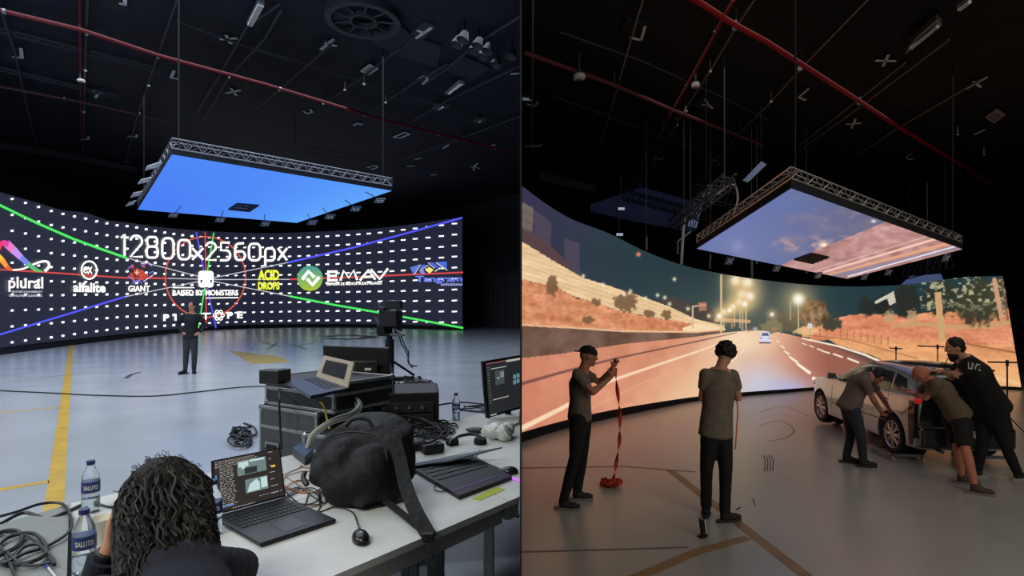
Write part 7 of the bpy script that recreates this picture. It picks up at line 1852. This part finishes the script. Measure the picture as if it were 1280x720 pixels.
# long curly hair: core and many separate locks
b = MB(); Hc = W(206, 626, 1.60); Dc = W(214, 738, 1.45)
b.ball(Hc, (.108, .108, .126), 18)
for i in range(9): b.ball(Hc.lerp(Dc, i/8), (.088-.003*i, .086-.003*i, .10), 16)
finish(remesh(b, .012, 2, .012, 14), 'hair', mat('hair_long', (15, 12, 10), .75), t, smooth=True)
rg = random.Random(17); lk = MB()
for i in range(620):
    a = rg.uniform(0, 6.28); e = rg.uniform(-.2, 1.0); r0 = math.sqrt(max(0, 1-e*e)); d0 = Vector((math.cos(a)*r0, math.sin(a)*r0, e))
    p = Hc+Vector((d0.x*.103, d0.y*.108, d0.z*.124)); pts = [p]; L = rg.uniform(.12, .22)+(.16 if d0.y < .1 and rg.random() < .6 else 0); n_ = 10; ph = rg.uniform(0, 6.28); am = rg.uniform(.004, .010); tang = Vector((-math.sin(a), math.cos(a), 0))
    for j in range(1, n_):
        f_ = j/n_; zz = p.z-L*f_; q = Vector((d0.x, d0.y, 0)); q = q.normalized() if q.length > .01 else Vector((1, 0, 0))
        rad = (.108+.008*math.sin(f_*3)) * min(1, r0+f_*1.6*(1-r0)+.02); sh_ = (Dc-Hc)*min(1, max(0, (Hc.z-zz)/(Hc.z-Dc.z))); sh_.z = 0
        pts.append(Vector((Hc.x, Hc.y, 0))+q*rad+Vector((0, 0, zz))+sh_+tang*am*math.sin(ph+j*1.4)+q*am*math.cos(ph+j*1.4))
    lk.tube(pts, [rg.uniform(.0022, .0045)]*len(pts), 4)
for i in range(900):
    a = rg.uniform(-3.6, .5); t0 = rg.uniform(.0, .8); cx_ = Hc.lerp(Dc, t0); d0 = Vector((math.cos(a), math.sin(a), 0)); L = rg.uniform(.09, .16); ph = rg.uniform(0, 6.28); am = rg.uniform(.006, .013); zo = rg.uniform(.01, .11); tang = Vector((-math.sin(a), math.cos(a), 0)); pts = []
    for j in range(10):
        f_ = j/9; k_ = min(1.1, t0+L*f_/(Hc.z-Dc.z)); cc_ = Hc.lerp(Dc, k_); rad = (.094+.010*math.sin(min(1, f_*1.3)*3.1))*math.sqrt(max(.05, 1-max(0, (cx_.z+zo-L*f_-Hc.z)/.135)**2))
        pts.append(Vector((cc_.x, cc_.y, cx_.z+zo-L*f_))+d0*rad+tang*am*math.sin(ph+j*1.7)+d0*am*math.cos(ph+j*1.7))
    lk.tube(pts, [rg.uniform(.0022, .0048)]*10, 4)
for i in range(46):
    a = rg.uniform(0, 6.28); e_ = rg.uniform(.2, 2.9); p = Hc+Vector((math.cos(e_)*.102, math.sin(a)*.03, math.sin(e_)*.122)); o_ = Vector((math.cos(e_), 0, math.sin(e_)))
    q = p+o_*rg.uniform(.006, .016); lk.tube(spline([p, q, q+Vector((rg.uniform(-.015, .015), 0, rg.uniform(-.006, .004))), p+Vector((rg.uniform(-.02, .02), 0, 0))], 4), .0008, 3)
lk.build('hair_locks', mat('hair_locks', (19, 15, 13), .65), t, stuff=True)
b = MB(); wl_ = JJ['wrL']; el_ = JJ['elL']; dd = (wl_-el_).normalized(); b.lathe([(.030, 0), (.033, .002), (.033, .018), (.030, .02)], wl_-dd*.05, dd, 18); b.build('bracelet', mat('bracelet', (18, 18, 20), .5), t)
b = MB(); b.lathe([(.047, 0), (.048, .10), (.042, .10)], el_, dd, 18); b.build('cuff', M_navy, t)
# chair
t = thing('stool', 'dark padded chair under the seated person', 'chair', Vector((-.60, .98, 0)))
R = Matrix.Rotation(math.radians(25), 3, 'Z')
b = MB(); b.rbox(Vector((-.60, .98, .43)), (.42, .42, .06), .02, R); b.build('seat', M_blackplastic, t)
for i in (-1, 1):
    for j in (-1, 1):
        p = Vector((-.60, .98, 0))+R @ Vector((i*.18, j*.18, 0)); b = MB(); b.tube([p, p+Vector((0, 0, .41))], .014, 8); b.build('leg', M_blackmetal, t)
